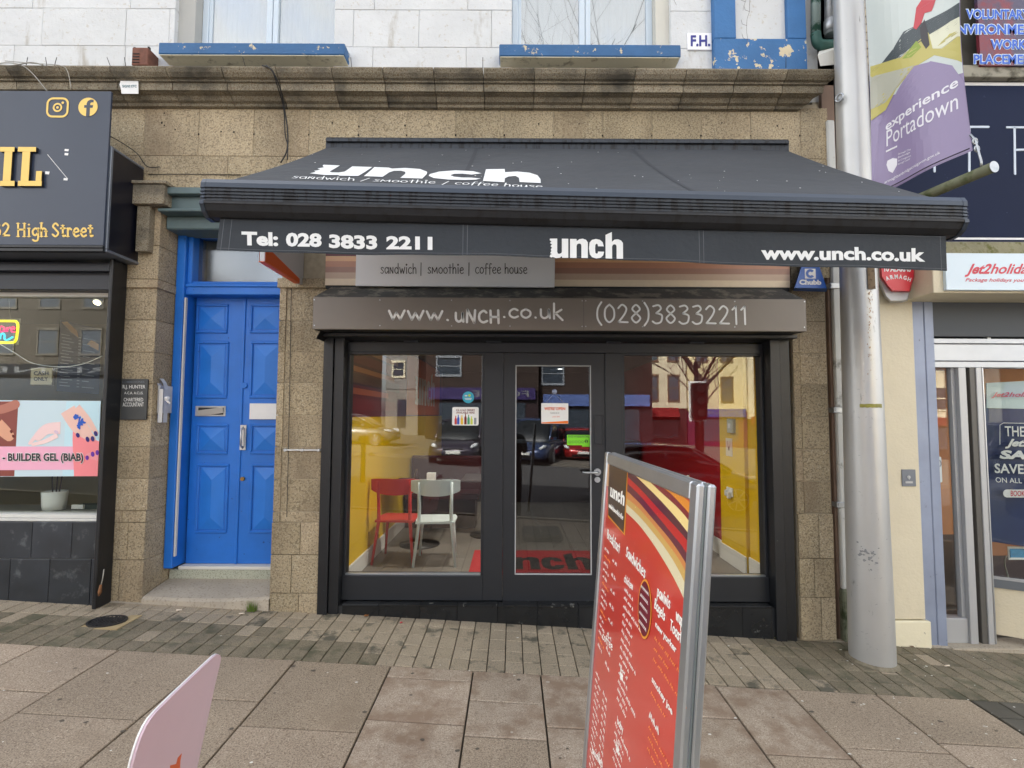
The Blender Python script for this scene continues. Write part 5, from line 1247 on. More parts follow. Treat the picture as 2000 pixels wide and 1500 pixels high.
loftface('base', [(1717, 520), (1786, 520), (1785, 540), (1771, 584), (1762, 587), (1740, 587), (1731, 578), (1717, 540)], [(1712, 520), (1789, 520), (1787, 545), (1773, 588), (1763, 591), (1738, 591), (1728, 582), (1712, 545)], 4.22, 4.32, M('grey_plastic', c(196, 198, 200), .4), p)
loftface('red_cover', [(1719, 500), (1784, 500), (1784, 540), (1775, 568), (1743, 567), (1735, 558), (1723, 540)], [(1717, 500), (1786, 500), (1786, 541), (1777, 571), (1741, 570), (1732, 560), (1718, 541)], 4.17, 4.219, redpl, p)
text('lettering', '10 ALARMS', qframe(fac(4.169), (1727, 530.5), (1779, 531), (1727, 520), .0006), white, p, bold=.04)
for i, ch in enumerate('ARMAGH'):
    t = (i-2.5)/2.5; x = 1755+t*20; y = 546-4*(1-t*t)+2.5; an = -t*.35
    q = U(x, y, 4.169); f_ = frame(q-Vector((.014, 0, 0)), Vector((math.cos(an), 0, math.sin(an)))*.028, Vector((-math.sin(an), 0, math.cos(an)))*.036); text('lettering', ch, f_, white, p, bold=.04)

# ------------------------------------------------------------------ travel agency on the right
ta = thing('travel_agency_front', 'cream pillar and grey steel entrance of the travel agency on the right', 'shopfront', (3.6, 4.4, -.2))
xP0 = 2.82; xP1 = U(1795, 900, 4.33).x
YR = 4.33
zpt = U(1790, 500, YR).z
b_ = B(); b_.box(xP0, xP1, YR, 4.8, U(1780, 1210, YR).z, zpt+.25, .004); build('pillar', b_, cream, ta)
b_ = B(); b_.box(xP0-.005, xP1+.03, YR-.02, 4.8, gz(3.3, 4.3)-.03, U(1780, 1212, YR).z, .008); build('pillar_base', b_, creamlow, ta)
xs0 = U(1797, 900, YR+.02).x; xs1 = U(1836, 900, YR+.02).x
b_ = B(); b_.box(xP1+.004, (xs0+xs1)/2, YR+.02, 4.7, gz(3.5, 4.3)-.02, U(1800, 580, YR+.02).z, .006); b_.box((xs0+xs1)/2+.002, xs1, YR+.02, 4.7, gz(3.5, 4.3)-.02, U(1800, 582, YR+.02).z, .006); build('steel_jamb', b_, bluegrey, ta)
# sign box
a, d, z0, z1 = rect(1845, 496, 2300, 568, 4.0)
sg = thing('travel_sign', 'white and pale blue travel agency sign with red lettering', 'shop sign', (a, 4.1, z0))
build('sign_face', B().box(a, a+2.4, 3.99, 4.02, z0, z1, .003), M('pale_blue_sign', c(206, 222, 232), .3), sg)
build('sign_box', B().box(xP1-.07, a+2.4, 4.021, 4.6, z0-.015, z1+.01, .004), cream, sg)
redl = M('red_sign_letter', c(200, 36, 62), .4)
text('lettering', 'Jet2', qframe(fac(3.989), (1884, 541), (1932, 541), (1890, 515), .0006), redl, sg, bold=.035, shear=.25)
text('lettering', 'holidays', qframe(fac(3.989), (1933, 541), (2030, 541), (1937, 515), .0006), redl, sg, bold=.02, shear=.25)
text('lettering', 'Package holidays you can trust', qframe(fac(3.989), (1885, 552), (2052, 553), (1886, 543), .0006), redl, sg, bold=.012, shear=.25)
# navy fascia above
nf = thing('navy_fascia', 'large navy fascia with white border lines and thin white capitals', 'shop sign', (4.2, 4.3, 3))
YV_ = 4.30
a = U(1704, 300, YV_).x; z0 = U(1850, 474, YV_).z; z1 = U(1850, 158, YV_).z
build('board', B().box(a, 7, YV_, YV_+.05, z0, z1, .004), M('navy_board', c(8, 24, 56), .7, spec=.25, var=(1.2, .12), dirt=(12, .72, .75, c(96, 110, 140))), nf)
for ya, yb2 in ((167, 161), (468, 464)): build('border_line', B().box(a+.01, 7, YV_-.003, YV_-.0005, U(1850, ya, YV_).z, U(1850, yb2, YV_).z), white, nf)
b_ = B(); b_.box(a-.0, 7, 4.27, 4.6, z1+.002, z1+.05, .004); b_.box(a, 7, 4.25, 4.6, z0-.035, z0-.002, .004); build('dark_trim', b_, M('purple_black_trim', c(28, 24, 40), .4), nf)
def thin(ch, segs, wdt=5):
    b_ = B()
    for (xa, ya, xb, yb2) in segs:
        p0 = U(xa, ya, YV_-.001); p1 = U(xb, yb2, YV_-.001); b_.T = frame(Vector((0, YV_-.001, 0)), (1, 0, 0), (0, 0, 1)); b_.ribbon([(p0.x, p0.z), (p1.x, p1.z)], wdt*.0043, .004)
    build('letter', b_, M('pale_letter', c(200, 212, 226), .5), nf)
thin('T', [(1893, 250, 1893, 335), (1866, 248, 1930, 248)]); thin('T', [(1800, 248, 1850, 248), (1825, 250, 1825, 335)])
b_ = B(frame(Vector((0, YV_-.001, 0)), (1, 0, 0), (0, 0, 1)))
for pts in ([(1981, 250), (1982, 340)], [(1966, 249), (2020, 249), (2036, 262), (2036, 280), (2020, 292), (1984, 293)], [(2010, 293), (2040, 340)]):
    b_.ribbon([(U(x, y, YV_).x, U(x, y, YV_).z) for x, y in pts], .020, .004)
build('letter', b_, M('pale_letter', c(200, 212, 226), .5), nf)
# mossy ledge, concrete band, buff brick wall behind
nb_ = thing('neighbour_building', 'buff brick upper wall with concrete band above the navy fascia', 'building', (4.4, 4.5, 0))
z2 = U(1850, 474, 4.25).z-.04; z3_ = U(1900, 498, 4.1).z
build('mossy_ledge', B().box(xP1-.07, 7, 4.08, 4.6, z3_+.0, z2-.01, .006), M('mossy_concrete', c(140, 136, 110), .9, var=(5, .2), bump=[(40, .6)], dirt=(10, .48, .6, c(96, 96, 50))), nb_)
z4 = U(1950, 152, 4.25).z; z5 = U(1950, 128, 4.25).z
build('concrete_band', B().box(2.95, 7, 4.24, 4.7, z4, z5, .006), M('weathered_band', c(150, 146, 132), .9, var=(4, .2), dirt=(6, .5, .62, c(88, 84, 72))), nb_)
xb0 = 2.97
build('brick_core', B().box(xb0-.02, 7, 4.365, 4.7, z5-.1, 6.5), M('brick_mortar', c(96, 92, 84), .95), nb_)
zz = z5+.003; k = 0
while zz < 5.6:
    x = xb0+(-.112 if k % 2 else 0)
    while x < 3.5:
        if x+.215 > xb0: build('brick', B().box(max(x, xb0), x+.215, 4.35+random.uniform(-.002, .002), 4.45, zz, zz+.065, .003), brickm, nb_)
        x += .225
    zz += .075; k += 1
build('dark_gap_wall', B().box(2.66, 2.99, 4.55, 4.7, -.3, 6.2), M('dark_gap', c(84, 80, 74), .9, var=(3, .2)), nb_)
build('side_wall', B().box(2.84, 7, 4.36, 4.8, 2.4, z4), M('grey_block_wall', c(92, 96, 100), .9), nb_)
build('inner_wall', B().box(2.72, 2.83, 4.36, 4.8, -.4, z4), M('reddish_downpipe_wall', c(128, 108, 96), .9, var=(3, .15)), nb_)
# voluntary work placements banner panel
vp = thing('wall_banner', 'blue lettered voluntary work placements panel above the navy fascia', 'sign', tuple(U(1950, 128, 4.2)))
YW2 = 4.22; a = U(1912, 60, YW2).x
build('panel', B().box(a, 6.8, YW2, YW2+.03, U(1950, 128, YW2).z, U(1950, -160, YW2).z), M('dusky_panel', c(72, 66, 92), .4, dirt=(2.2, .5, .58, c(120, 44, 58))), vp)
for s_, xa, xb, ya, yb2 in (('VOLUNTARY', 1886, 2012, 38, 17), ('ENVIRONMENTAL', 1856, 2066, 68, 46), ('WORK', 1934, 2006, 97, 76), ('PLACEMENTS', 1901, 2042, 126, 105)):
    F = qframe(fac(YW2-.001), (xa, ya), (xb, ya+.5), (xa, yb2), .0005)
    text('lettering', s_, F, PM('pale_outline', (214, 232, 244)), vp, bold=.075)
    F = qframe(fac(YW2-.003), (xa+1, ya-1), (xb-1, ya-.5), (xa+1, yb2+1), .0005); text('lettering', s_, F, PM('blue_print', (40, 92, 196)), vp, bold=.03)
# roller shutter and lintels
x0 = U(1818, 620, 4.36).x
def bar(name, ya, yb2, Y, mat, dep=.1, bev=.004): return build(name, B().box(xs1+.0, 6.5, Y, Y+dep, U(1900, yb2, Y).z, U(1900, ya, Y).z, bev), mat, ta)
for k, (ya, yb2) in enumerate(((582, 592), (593, 604), (605, 614), (615, 624))): bar('shutter_slat', ya, yb2-.5, 4.44, M('dark_slat', c(88, 90, 92), .5) if k == 0 else bpy.data.materials['dark_slat'], .03, .005)
bar('shutter_bottom_rail', 625, 643, 4.38, steelsh); bar('transom_bar', 661, 671, 4.38, steelsh); bar('lintel_plate', 672, 705, 4.40, steelsh); bar('lintel_rail', 706, 718, 4.38, steelsh)
build('transom_glass', B().box(xs1, 6.5, 4.44, 4.446, U(1900, 661, 4.4).z, U(1900, 643, 4.4).z), glassd, ta)
for px in (1928,): x = U(px, 650, 4.40).x; build('transom_post', B().box(x, x+.03, 4.40, 4.44, U(1900, 661, 4.4).z, U(1900, 644, 4.4).z), alu, ta)
alw = M('aluminium_white', c(178, 180, 182), .4, .3)
zb_d = U(1850, 1252, 4.44).z; zt_d = U(1850, 718, 4.40).z
def vb(name, pa, pb, Y, Y2, m, py=980, z0=None): 
    a = U(pa, py, Y).x; d = U(pb, py, Y).x; return build(name, B().box(a, d, Y, Y2, z0 if z0 is not None else zb_d, zt_d, .003), m, ta)
vb('side_light_frame', 1869, 1883, 4.42, 4.47, alw); vb('door_stile', 1884, 1899, 4.38, 4.42, alw)
vb('door_edge', 1906, 1918, 4.385, 4.46, M('dark_alu_edge', c(88, 86, 82), .4)); vb('door_stile', 1919, 1930, 4.375, 4.42, alw); vb('door_stile', 1931, 1934, 4.385, 4.42, alu)
build('side_light', B().box(xs1, U(1870, 980, 4.45).x, 4.45, 4.456, zb_d+.25, zt_d), glass, ta); build('side_sill', B().box(xs1, U(1872, 980, 4.44).x, 4.40, 4.5, zb_d, zb_d+.20, .004), alw, ta)
Ygl = 4.9
# slanted shop window running back on the right
w0 = U(1933, 1130, 4.46); w1_ = U(2060, 1175, 4.46)
b_ = B(); P0 = Vector((w0.x, 4.46, 0)); P1 = Vector((w0.x+.62, 4.30, 0))
P1 = Vector((4.75, 4.05, 0)); zs0 = U(1933, 1128, 4.46).z; zs1 = zs0-.02
b_ = B(); b_.add([P0+Vector((0, 0, zs0)), P1+Vector((0, 0, zs0)), P1+Vector((0, 0, zt_d)), P0+Vector((0, 0, zt_d))]+[P0+Vector((.01, .008, zs0)), P1+Vector((.01, .008, zs0)), P1+Vector((.01, .008, zt_d)), P0+Vector((.01, .008, zt_d))], [(0, 1, 2, 3), (7, 6, 5, 4)]); build('door_glass', b_, glassn, ta)
def slant(name, z0, z1, off, th, mat):
    n_ = Vector((P1.y-P0.y, -(P1.x-P0.x), 0)).normalized(); b_ = B(); q = [P0+n_*off, P1+n_*off, P1+n_*(off-th), P0+n_*(off-th)]
    b_.add([p+Vector((0, 0, z0)) for p in q]+[p+Vector((0, 0, z1)) for p in q], [(3, 2, 1, 0), (4, 5, 6, 7), (0, 1, 5, 4), (1, 2, 6, 5), (2, 3, 7, 6), (3, 0, 4, 7)]); return build(name, b_, mat, ta)
slant('bottom_frame', zs0-.07, zs0, .03, .08, M('grey_frame', c(112, 118, 124), .4, .3)); slant('stall_riser', -.12, zs0-.072, .012, .08, cream); slant('bottom_bead', zs0+.001, zs0+.02, .032, .03, alw)
build('threshold', B().box(xs1, 6.5, 4.30, 4.52, -.32, zb_d, .004), concrete, ta)
build('door_mat', B().box(U(1934, 1200, 4.5).x+.01, 6, 4.521, 6.5, -.2, zb_d+.003), M('ribbed_grey_mat', c(70, 68, 64), .9, specks=[(30, .45, .55, c(46, 45, 42), (.2, 8, 1))]), ta)
# inside of the agency
b_ = B(); b_.box(3.55, 9, 8.2, 8.3, -.5, 3); struct('agency_wall', b_, M('orange_wall', c(206, 140, 84), .8, var=(1, .1)))
struct('agency_side_wall', B().box(3.50, 3.54, 4.75, 8.2, -.5, 3), M('side_beige_wall', c(130, 118, 100), .8)); struct('agency_ceiling', B().box(3.5, 9, 4.5, 8.2, 2.62, 2.7), M('agency_ceiling', c(150, 140, 124), .8)); struct('agency_floor', B().box(3.5, 9, 4.53, 8.2, -.4, -.14), M('agency_floor', c(92, 84, 76), .7))
b_ = B(); rk = thing('brochure_rack', 'red brochure rack against the orange agency wall', 'rack', (5.4, 6.0, -.1)); x = U(1990, 800, 6).x
build('back', B().box(U(1895, 800, 6).x, U(2060, 800, 6).x, 6.0, 6.1, U(1930, 1080, 6).z, U(1930, 770, 6).z), M('maroon_rack', c(150, 30, 44), .5), rk)
for k in range(7): build('shelf', B().box(U(1895, 800, 6).x, U(2060, 800, 6).x, 5.94, 5.999, U(1930, 800+26*k, 6).z, U(1930, 797+26*k, 6).z), M('rack_shelf', c(110, 20, 32), .4) if k == 0 else bpy.data.materials['rack_shelf'], rk)
dk = thing('desk', 'brown wooden desk inside the travel agency', 'desk', (5.2, 5.6, -.1)); build('front', B().box(U(1905, 1000, 5.6).x, 7, 5.6, 5.65, U(1930, 1085, 5.6).z, U(1930, 960, 5.6).z), M('tan_desk', c(150, 92, 52), .5, var=(3, .15)), dk); build('base', B().box(U(1905, 1000, 5.6).x, 7, 5.66, 5.7, -.2, U(1930, 1085, 5.6).z), M('dark_desk_base', c(58, 40, 46), .6), dk)
# hanging sale banner behind the glass
sbn = thing('sale_banner', 'navy travel sale banner hanging behind the agency door glass', 'banner', tuple(U(1965, 1075, 4.6)))
YJ = 4.62
Pj = [U(1928, 1056, YJ), U(2090, 1080, YJ), U(2075, 740, YJ), U(1927, 748, YJ)]
n = 10; vs = []
for j in range(n+1):
    for i in range(n+1):
        s_ = i/n; t = j/n; p_ = Pj[0].lerp(Pj[1], s_).lerp(Pj[3].lerp(Pj[2], s_), t); p_.y += .012*math.sin(s_*7+t*2)+.02*(1-t)*math.exp(-s_*9); p_.x += .035*(max(0, .12-t)/.12)**1.2*(-1)*(1-s_); vs.append(p_)
b_ = B(); b_.add(vs, [(j*(n+1)+i, j*(n+1)+i+1, (j+1)*(n+1)+i+1, (j+1)*(n+1)+i) for j in range(n) for i in range(n)]); b_.smooth = [True]*len(b_.f)
build('cloth', b_, M('navy_banner', c(18, 42, 92), .45, var=(3, .2)), sbn)
b_ = B(); q = [U(1927, 797, YJ-.015), U(2085, 800, YJ-.015), U(2075, 740, YJ-.015), U(1927, 748, YJ-.015)]; b_.add(q, [(0, 1, 2, 3)]); build('header', b_, M('pale_header', c(196, 214, 216), .5), sbn)
YJ2 = YJ-.035
for s_, bl, br, tl, m_, bd, sh in (('Jet2', (1936, 778), (1969, 778), (1939, 766), redl, .03, .25), ('holidays', (1970, 778), (2040, 778), (1972, 766), redl, .015, .25), ('THE BIG', (1963, 852), (2040, 854), (1962, 832), white, .01, 0), ('Jet2', (1963, 876), (2010, 877), (1967, 857), white, .045, .25), ('SALE', (1952, 896), (2050, 899), (1953, 879), white, .05, .1),
    ('SAVE £100', (1943, 924), (2060, 928), (1942, 905), white, .02, 0), ('ON ALL HOLIDAYS', (1945, 942), (2070, 947), (1944, 932), white, 0, 0)):
    text('lettering', s_, qframe(fac(YJ2), bl, br, tl, .0005), m_, sbn, bold=bd, shear=sh)
b_ = B(ff(2010, 964, YJ2+.001)); b_.prism(rrect(.46, .07, .034), .0006); build('pill', b_, white, sbn)
text('lettering', 'BOOK NOW', qframe(fac(YJ2-.001), (1974, 969), (2030, 970), (1974, 958), .0004), redl, sbn, bold=.015)
b_ = B(frame(Vector((0, YJ2, 0)), (1, 0, 0), (0, 0, 1))); pts = [(2060, 828), (1960, 826), (1953, 830), (1953, 868)]; b_.ribbon([(U(x, y, YJ2).x, U(x, y, YJ2).z) for x, y in pts], .006, .0005); build('outline', b_, white, sbn)
pc = thing('picture_card', 'small blue framed picture card on the agency floor stand', 'card', tuple(U(1985, 1095, 4.7))); build('frame', B().box(U(1970, 1080, 4.7).x, U(2030, 1080, 4.7).x, 4.7, 4.71, U(1985, 1093, 4.7).z, U(1985, 1068, 4.7).z), whitebright, pc); build('picture', B().box(U(1974, 1080, 4.69).x, U(2026, 1080, 4.69).x, 4.69, 4.699, U(1985, 1089, 4.69).z, U(1985, 1072, 4.69).z), M('sea_blue', c(64, 146, 196), .4, var=(20, .3)), pc)
b_ = B(); b_.tube(smooth(pxc([(1925, 1050, 4.9), (1930, 1070, 4.9), (1918, 1076, 4.9), (1910, 1078, 4.9)], 4.9)), .005); b_.tube(smooth(pxc([(1966, 1085, 4.9), (1962, 1100, 4.9), (1972, 1135, 4.9)], 4.9)), .006); single('cable', 'grey cable looping below the sale banner inside the agency', 'cable', b_, cableg)
p = thing('key_switch', 'square metal key switch plate on the cream pillar', 'switch', tuple(U(1775, 950, YR))); a, d, z0, z1 = rect(1762, 917, 1789, 950, YR-.008); build('plate', B().box(a, d, YR-.008, YR-.0, z0, z1, .002), alug, p)
b_ = B(ff(1775, 932, YR-.009)); b_.prism(circ(.014, 16), .003); b_.box(-.003, .003, -.02, .01, .003, .005); b_.box(-.03, .03, -.05, -.035, 0, .002); build('key_slot', b_, alw, p)
st = thing('pay_sticker', 'small round logo sticker on the agency side window', 'sticker', tuple(U(1832, 940, 4.44))); build('card', B(ff(1833, 917, 4.447)).prism(rrect(.055, .22, .012), .0008), M('pale_sticker', c(206, 214, 212), .5), st); b_ = ring(ff(1831, 905, 4.445), circ(.035), circ(.028), .0008); build('ring', b_, alug, st)

# ------------------------------------------------------------------ downpipes
dp = thing('downpipe', 'white painted square downpipe between the stone pier and the lamp post', 'downpipe', (2.75, 4.36, -.1))
b_ = B(); xq0 = U(1634, 800, 4.33).x; xq1 = U(1650, 800, 4.33).x; b_.box(xq0, xq1, 4.33, 4.398, gz(2.7, 4.3)+.42, 4.3, .010); build('pipe', b_, M('white_grey_pipe', c(196, 198, 196), .5, var=(3, .1), dirt=(7, .60, .7, c(130, 130, 126))), dp)
for py in (557, 800, 985):
    z = U(1640, py, 4.33).z; b_ = B(); b_.box(xq0-.025, xq1+.01, 4.322, 4.40, z-.03, z+.02, .006); b_.tube([(xq0-.012, 4.32, z), (xq0-.012, 4.31, z)], .012, 8); build('bracket', b_, galv, dp)
b_ = B(); b_.box(xq0-.01, xq1+.01, 4.31, 4.40, gz(2.7, 4.3)+.0, gz(2.7, 4.3)+.42, .012); build('mossy_shoe', b_, M('mossy_shoe', c(110, 114, 96), .9, dirt=(9, .45, .6, c(50, 60, 34))), dp)
up = thing('drain_pipes', 'green and grey rainwater pipes with elbow above the cornice', 'drainpipe', (2.55, 4.3, 4.6))
b_ = B(); b_.tube(pxc([(1593, -150), (1593, 72)], 4.3), .040, 12); build('pipe', b_, M('verdigris_pipe', c(130, 146, 142), .5, .3, dirt=(9, .5, .58, c(36, 76, 62))), up)
b_ = B(); b_.tube(smooth(pxc([(1593, 66), (1597, 84), (1612, 88), (1660, 84)], 4.3)), .042, 12); build('elbow', b_, M('dark_green_pipe', c(44, 84, 76), .6, var=(9, .3)), up)
b_ = B(); b_.tube(pxc([(1621, -150), (1622, 68)], 4.28), .045, 14); b_.tube(pxc([(1622, 40), (1622, 62)], 4.28), .052, 14); build('pipe', b_, galv, up)
p = thing('plastic_hopper', 'angular white plastic box wedged under the pipes beside the lamp post', 'box', tuple(U(1618, 130, 4.2)))
loftface('box', [(1597, 108), (1640, 92), (1650, 96), (1650, 124), (1602, 129)], [(1600, 100), (1640, 88), (1652, 92), (1652, 120), (1606, 120)], 4.15, 4.32, M('dirty_white_plastic', c(214, 212, 204), .6, var=(5, .1)), p)

# ------------------------------------------------------------------ lamp column
lc = thing('lamp_column', 'tall tapered silver lamp column standing on the pavement bricks', 'lamp post', (2.735, 3.95, gz(2.735, 3.95)))
cxp = 2.755; cyp = 4.02
def polex(z): return cxp - .0
prof_ = [(.153, gz(2.8, 3.93)-.05), (.150, .35), (.144, 1.0), (.137, 1.8), (.128, 2.8), (.117, 4.0), (.110, 5.0), (.100, 7.5)]
b_ = B(); n = 48; vs = []
for (r, z) in prof_:
    for k in range(n): vs.append((cxp+r*math.cos(2*PI*k/n)-.018*(z)*0, cyp+r*math.sin(2*PI*k/n), z))
b_.sm = True; b_.add(vs, [(i*n+k, i*n+(k+1) % n, (i+1)*n+(k+1) % n, (i+1)*n+k) for i in range(len(prof_)-1) for k in range(n)]); build('shaft', b_, polepaint, lc)
zb0 = gz(cxp, cyp); b_ = B(); vs = []
for k in range(40):
    a = 2*PI*k/40; r2_ = .172+random.uniform(-.006, .012); x2 = cxp+r2_*math.cos(a); y2 = cyp+r2_*math.sin(a); vs += [(cxp+.15*math.cos(a), cyp+.15*math.sin(a), gz(cxp+.15*math.cos(a), cyp)+.022), (x2, y2, gz(x2, y2)+.003)]
b_.add(vs, [(2*k, 2*k+1, 2*((k+1) % 40)+1, 2*((k+1) % 40)) for k in range(40)]); build('mortar_collar', b_, M('collar_mortar', c(126, 118, 100), .95, var=(30, .3)), lc)
def rad(z):
    for (r0, z0), (r1, z1) in zip(prof_[:-1], prof_[1:]):
        if z <= z1: return r0+(r1-r0)*(z-z0)/(z1-z0)
    return .1
def onpole(px, py, lift=.001):
    d = ray(px, py); o = Vector((C0.x-cxp, C0.y-cyp)); dd = Vector((d.x, d.y)); r = .14
    for _ in range(6):
        a = dd.dot(dd); b2 = 2*o.dot(dd); cc = o.dot(o)-r*r; disc_ = b2*b2-4*a*cc; t = (-b2-math.sqrt(max(0, disc_)))/(2*a); p_ = C0+d*t; r = rad(p_.z)
    return p_, math.atan2(p_.y-cyp, p_.x-cxp)
def patch(name, px0, px1, py0, py1, mat, lift=.0015, ragged=0):
    _, a0 = onpole(px0, (py0+py1)/2); _, a1 = onpole(px1, (py0+py1)/2); z0 = onpole((px0+px1)/2, py1)[0].z; z1 = onpole((px0+px1)/2, py0)[0].z; n = 10; vs = []
    for i in range(n+1):
        a = a0+(a1-a0)*i/n
        for z in (z0+random.uniform(-1, 1)*ragged, z1+random.uniform(-1, 1)*ragged): r = rad(z)+lift; vs.append((cxp+r*math.cos(a), cyp+r*math.sin(a), z))
    b_ = B(); b_.add(vs, [(2*i, 2*i+2, 2*i+3, 2*i+1) for i in range(n)]); return build(name, b_, mat, lc)
patch('tape', 1679, 1722, 789, 796, M('olive_tape', c(136, 132, 54), .5, var=(30, .3)), .002, .002)
patch('strap_bracket', 1693, 1706, 500, 565, M('brown_bracket', c(110, 92, 70), .7, .3, dirt=(30, .5, .6, c(80, 60, 40))), .012)
fl = M('bare_primer', c(128, 130, 132), .6)
b_ = B()
for _ in range(34):
    px = random.gauss(1693, 12); py = 1085+(px-1693)*.55+random.gauss(0, 9)
    if not 1668 < px < 1722: continue
    q, a = onpole(px, py); t_ = Vector((-math.sin(a), math.cos(a), 0)); s_ = random.uniform(.003, .011); b_.T = frame(Vector((cxp+(rad(q.z)+.0008)*math.cos(a), cyp+(rad(q.z)+.0008)*math.sin(a), q.z)), -t_ if False else t_, (0, 0, 1)); b_.prism([(s_*random.uniform(.6, 1.4)*math.cos(k*PI/3.5), s_*random.uniform(.5, 1.2)*math.sin(k*PI/3.5)) for k in range(7)], .0006)
build('paint_chip', b_, fl, lc, kind='stuff')
b_ = B()
for _ in range(60):
    px = 1699+random.gauss(0, 2.2); py = 568+abs(random.gauss(0, 75)); q, a = onpole(px, py); t_ = Vector((-math.sin(a), math.cos(a), 0)); s_ = random.uniform(.0015, .005)
    b_.T = frame(Vector((cxp+(rad(q.z)+.0008)*math.cos(a), cyp+(rad(q.z)+.0008)*math.sin(a), q.z)), t_, (0, 0, 1)); b_.prism([(s_*.6*math.cos(k*PI/3), s_*1.8*math.sin(k*PI/3)) for k in range(6)], .0005)
build('rust_fleck', b_, M('rust_fleck', c(150, 116, 84), .8), lc, kind='stuff')
b_ = B()
for _ in range(70):
    px = random.uniform(1662, 1738); py = random.uniform(560, 1280); q, a = onpole(px, py); t_ = Vector((-math.sin(a), math.cos(a), 0)); s_ = random.uniform(.001, .004); an = random.uniform(-1, 1)
    b_.T = frame(Vector((cxp+(rad(q.z)+.0007)*math.cos(a), cyp+(rad(q.z)+.0007)*math.sin(a), q.z)), t_*math.cos(an)+Vector((0, 0, math.sin(an))), Vector((0, 0, math.cos(an)))-t_*math.sin(an)); b_.prism([(-s_*2.5, -s_*.3), (s_*2.5, -s_*.2), (s_*2, s_*.3), (-s_*2, s_*.3)], .0004)
build('scuff_mark', b_, fl, lc, kind='stuff')
q, a = onpole(1645, 193); b_ = B(); o = Vector((cxp+(rad(q.z)+.0)*math.cos(a), cyp+(rad(q.z))*math.sin(a), q.z)); dn = Vector((math.cos(a), math.sin(a), 0))
b_.tube([o-dn*.02, o+dn*.03], .012, 8)
rp = [o+dn*.035+Vector((math.sin(a)*math.cos(k*PI/8), -math.cos(a)*math.cos(k*PI/8), math.sin(k*PI/8)))*.03 for k in range(17)]; b_.tube(rp, .008, 8); build('ring_bolt', b_, galv, lc)
# banner arm and banner
arm0 = Vector((2.84, 3.86, 3.235)); arm1 = U(1941, 326, 3.10); arm1.z = arm1.z
ar = thing('banner_arm', 'short mossy steel pipe arm reaching out from the lamp column', 'bracket arm', tuple(arm0))
arm0.z = arm1.z-.0
b_ = B(); b_.tube([arm0, arm1], .034, 18); build('pipe', b_, mossy, ar); build('end_cap', B().tube([arm1, arm1+(arm1-arm0).normalized()*.004], .036, 18), galv, ar)
bn = thing('street_banner', 'purple street banner with cyclists and slanting white experience lettering', 'banner', tuple(U(1760, 360, 3.8)))
# cloth: inner edge near the column, outer edge towards the street
def cloth(s, t):       # s 0 inner..1 outer, t 0 bottom..1 top
    inner = Vector((2.70, 3.76, 3.355)); outer = Vector((2.95, 3.215, 3.395+.0))
    p_ = inner.lerp(outer, s); p_.z += t*1.75+.035*s
    wv = math.sin(t*5.2+.6)*.022*s+.016*math.sin(s*7+t*3)-.05*s*s*math.sin(min(1, t*1.6)*PI)*.9
    return p_+Vector((wv, 0, 0))
n, m_ = 24, 40; vs = [cloth(i/n, j/m_) for j in range(m_+1) for i in range(n+1)]
b_ = B(); b_.add(vs, [(j*(n+1)+i, j*(n+1)+i+1, (j+1)*(n+1)+i+1, (j+1)*(n+1)+i) for j in range(m_) for i in range(n)]); b_.smooth = [True]*len(b_.f)
bm = M('purple_banner_vinyl', c(140, 126, 160), .25, var=(2, .08), bump=[(2.5, 1.0)])
build('cloth', b_, bm, bn)
# picture-to-cloth mapping: find s,t whose projection is the pixel
RMi = RM.transposed()
def proj(p):
    q = RMi @ (p-C0); return 1000+q.x/-q.z*1000, 750-q.y/-q.z*1000
def cst(px, py):
    s_, t = .5, .4
    for _ in range(25):
        x, y = proj(cloth(s_, t)); xs_1, ys_1 = proj(cloth(s_+.01, t)); xt, yt = proj(cloth(s_, t+.01))
        a, b2, c_, d = (xs_1-x)/.01, (xt-x)/.01, (ys_1-y)/.01, (yt-y)/.01; det = a*d-b2*c_
        ex, ey = px-x, py-y; s_ += max(-.2, min(.2, (d*ex-b2*ey)/det)); t += max(-.2, min(.2, (-c_*ex+a*ey)/det))
    return s_, t
def oncloth(s_, t, lift=.002):
    p_ = cloth(s_, t); e = cloth(s_+.01, t)-p_; g = cloth(s_, t+.01)-p_; w = e.cross(g).normalized()
    if w.dot(C0-p_) < 0: w = -w
    return p_+w*lift
from mathutils.geometry import tessellate_polygon
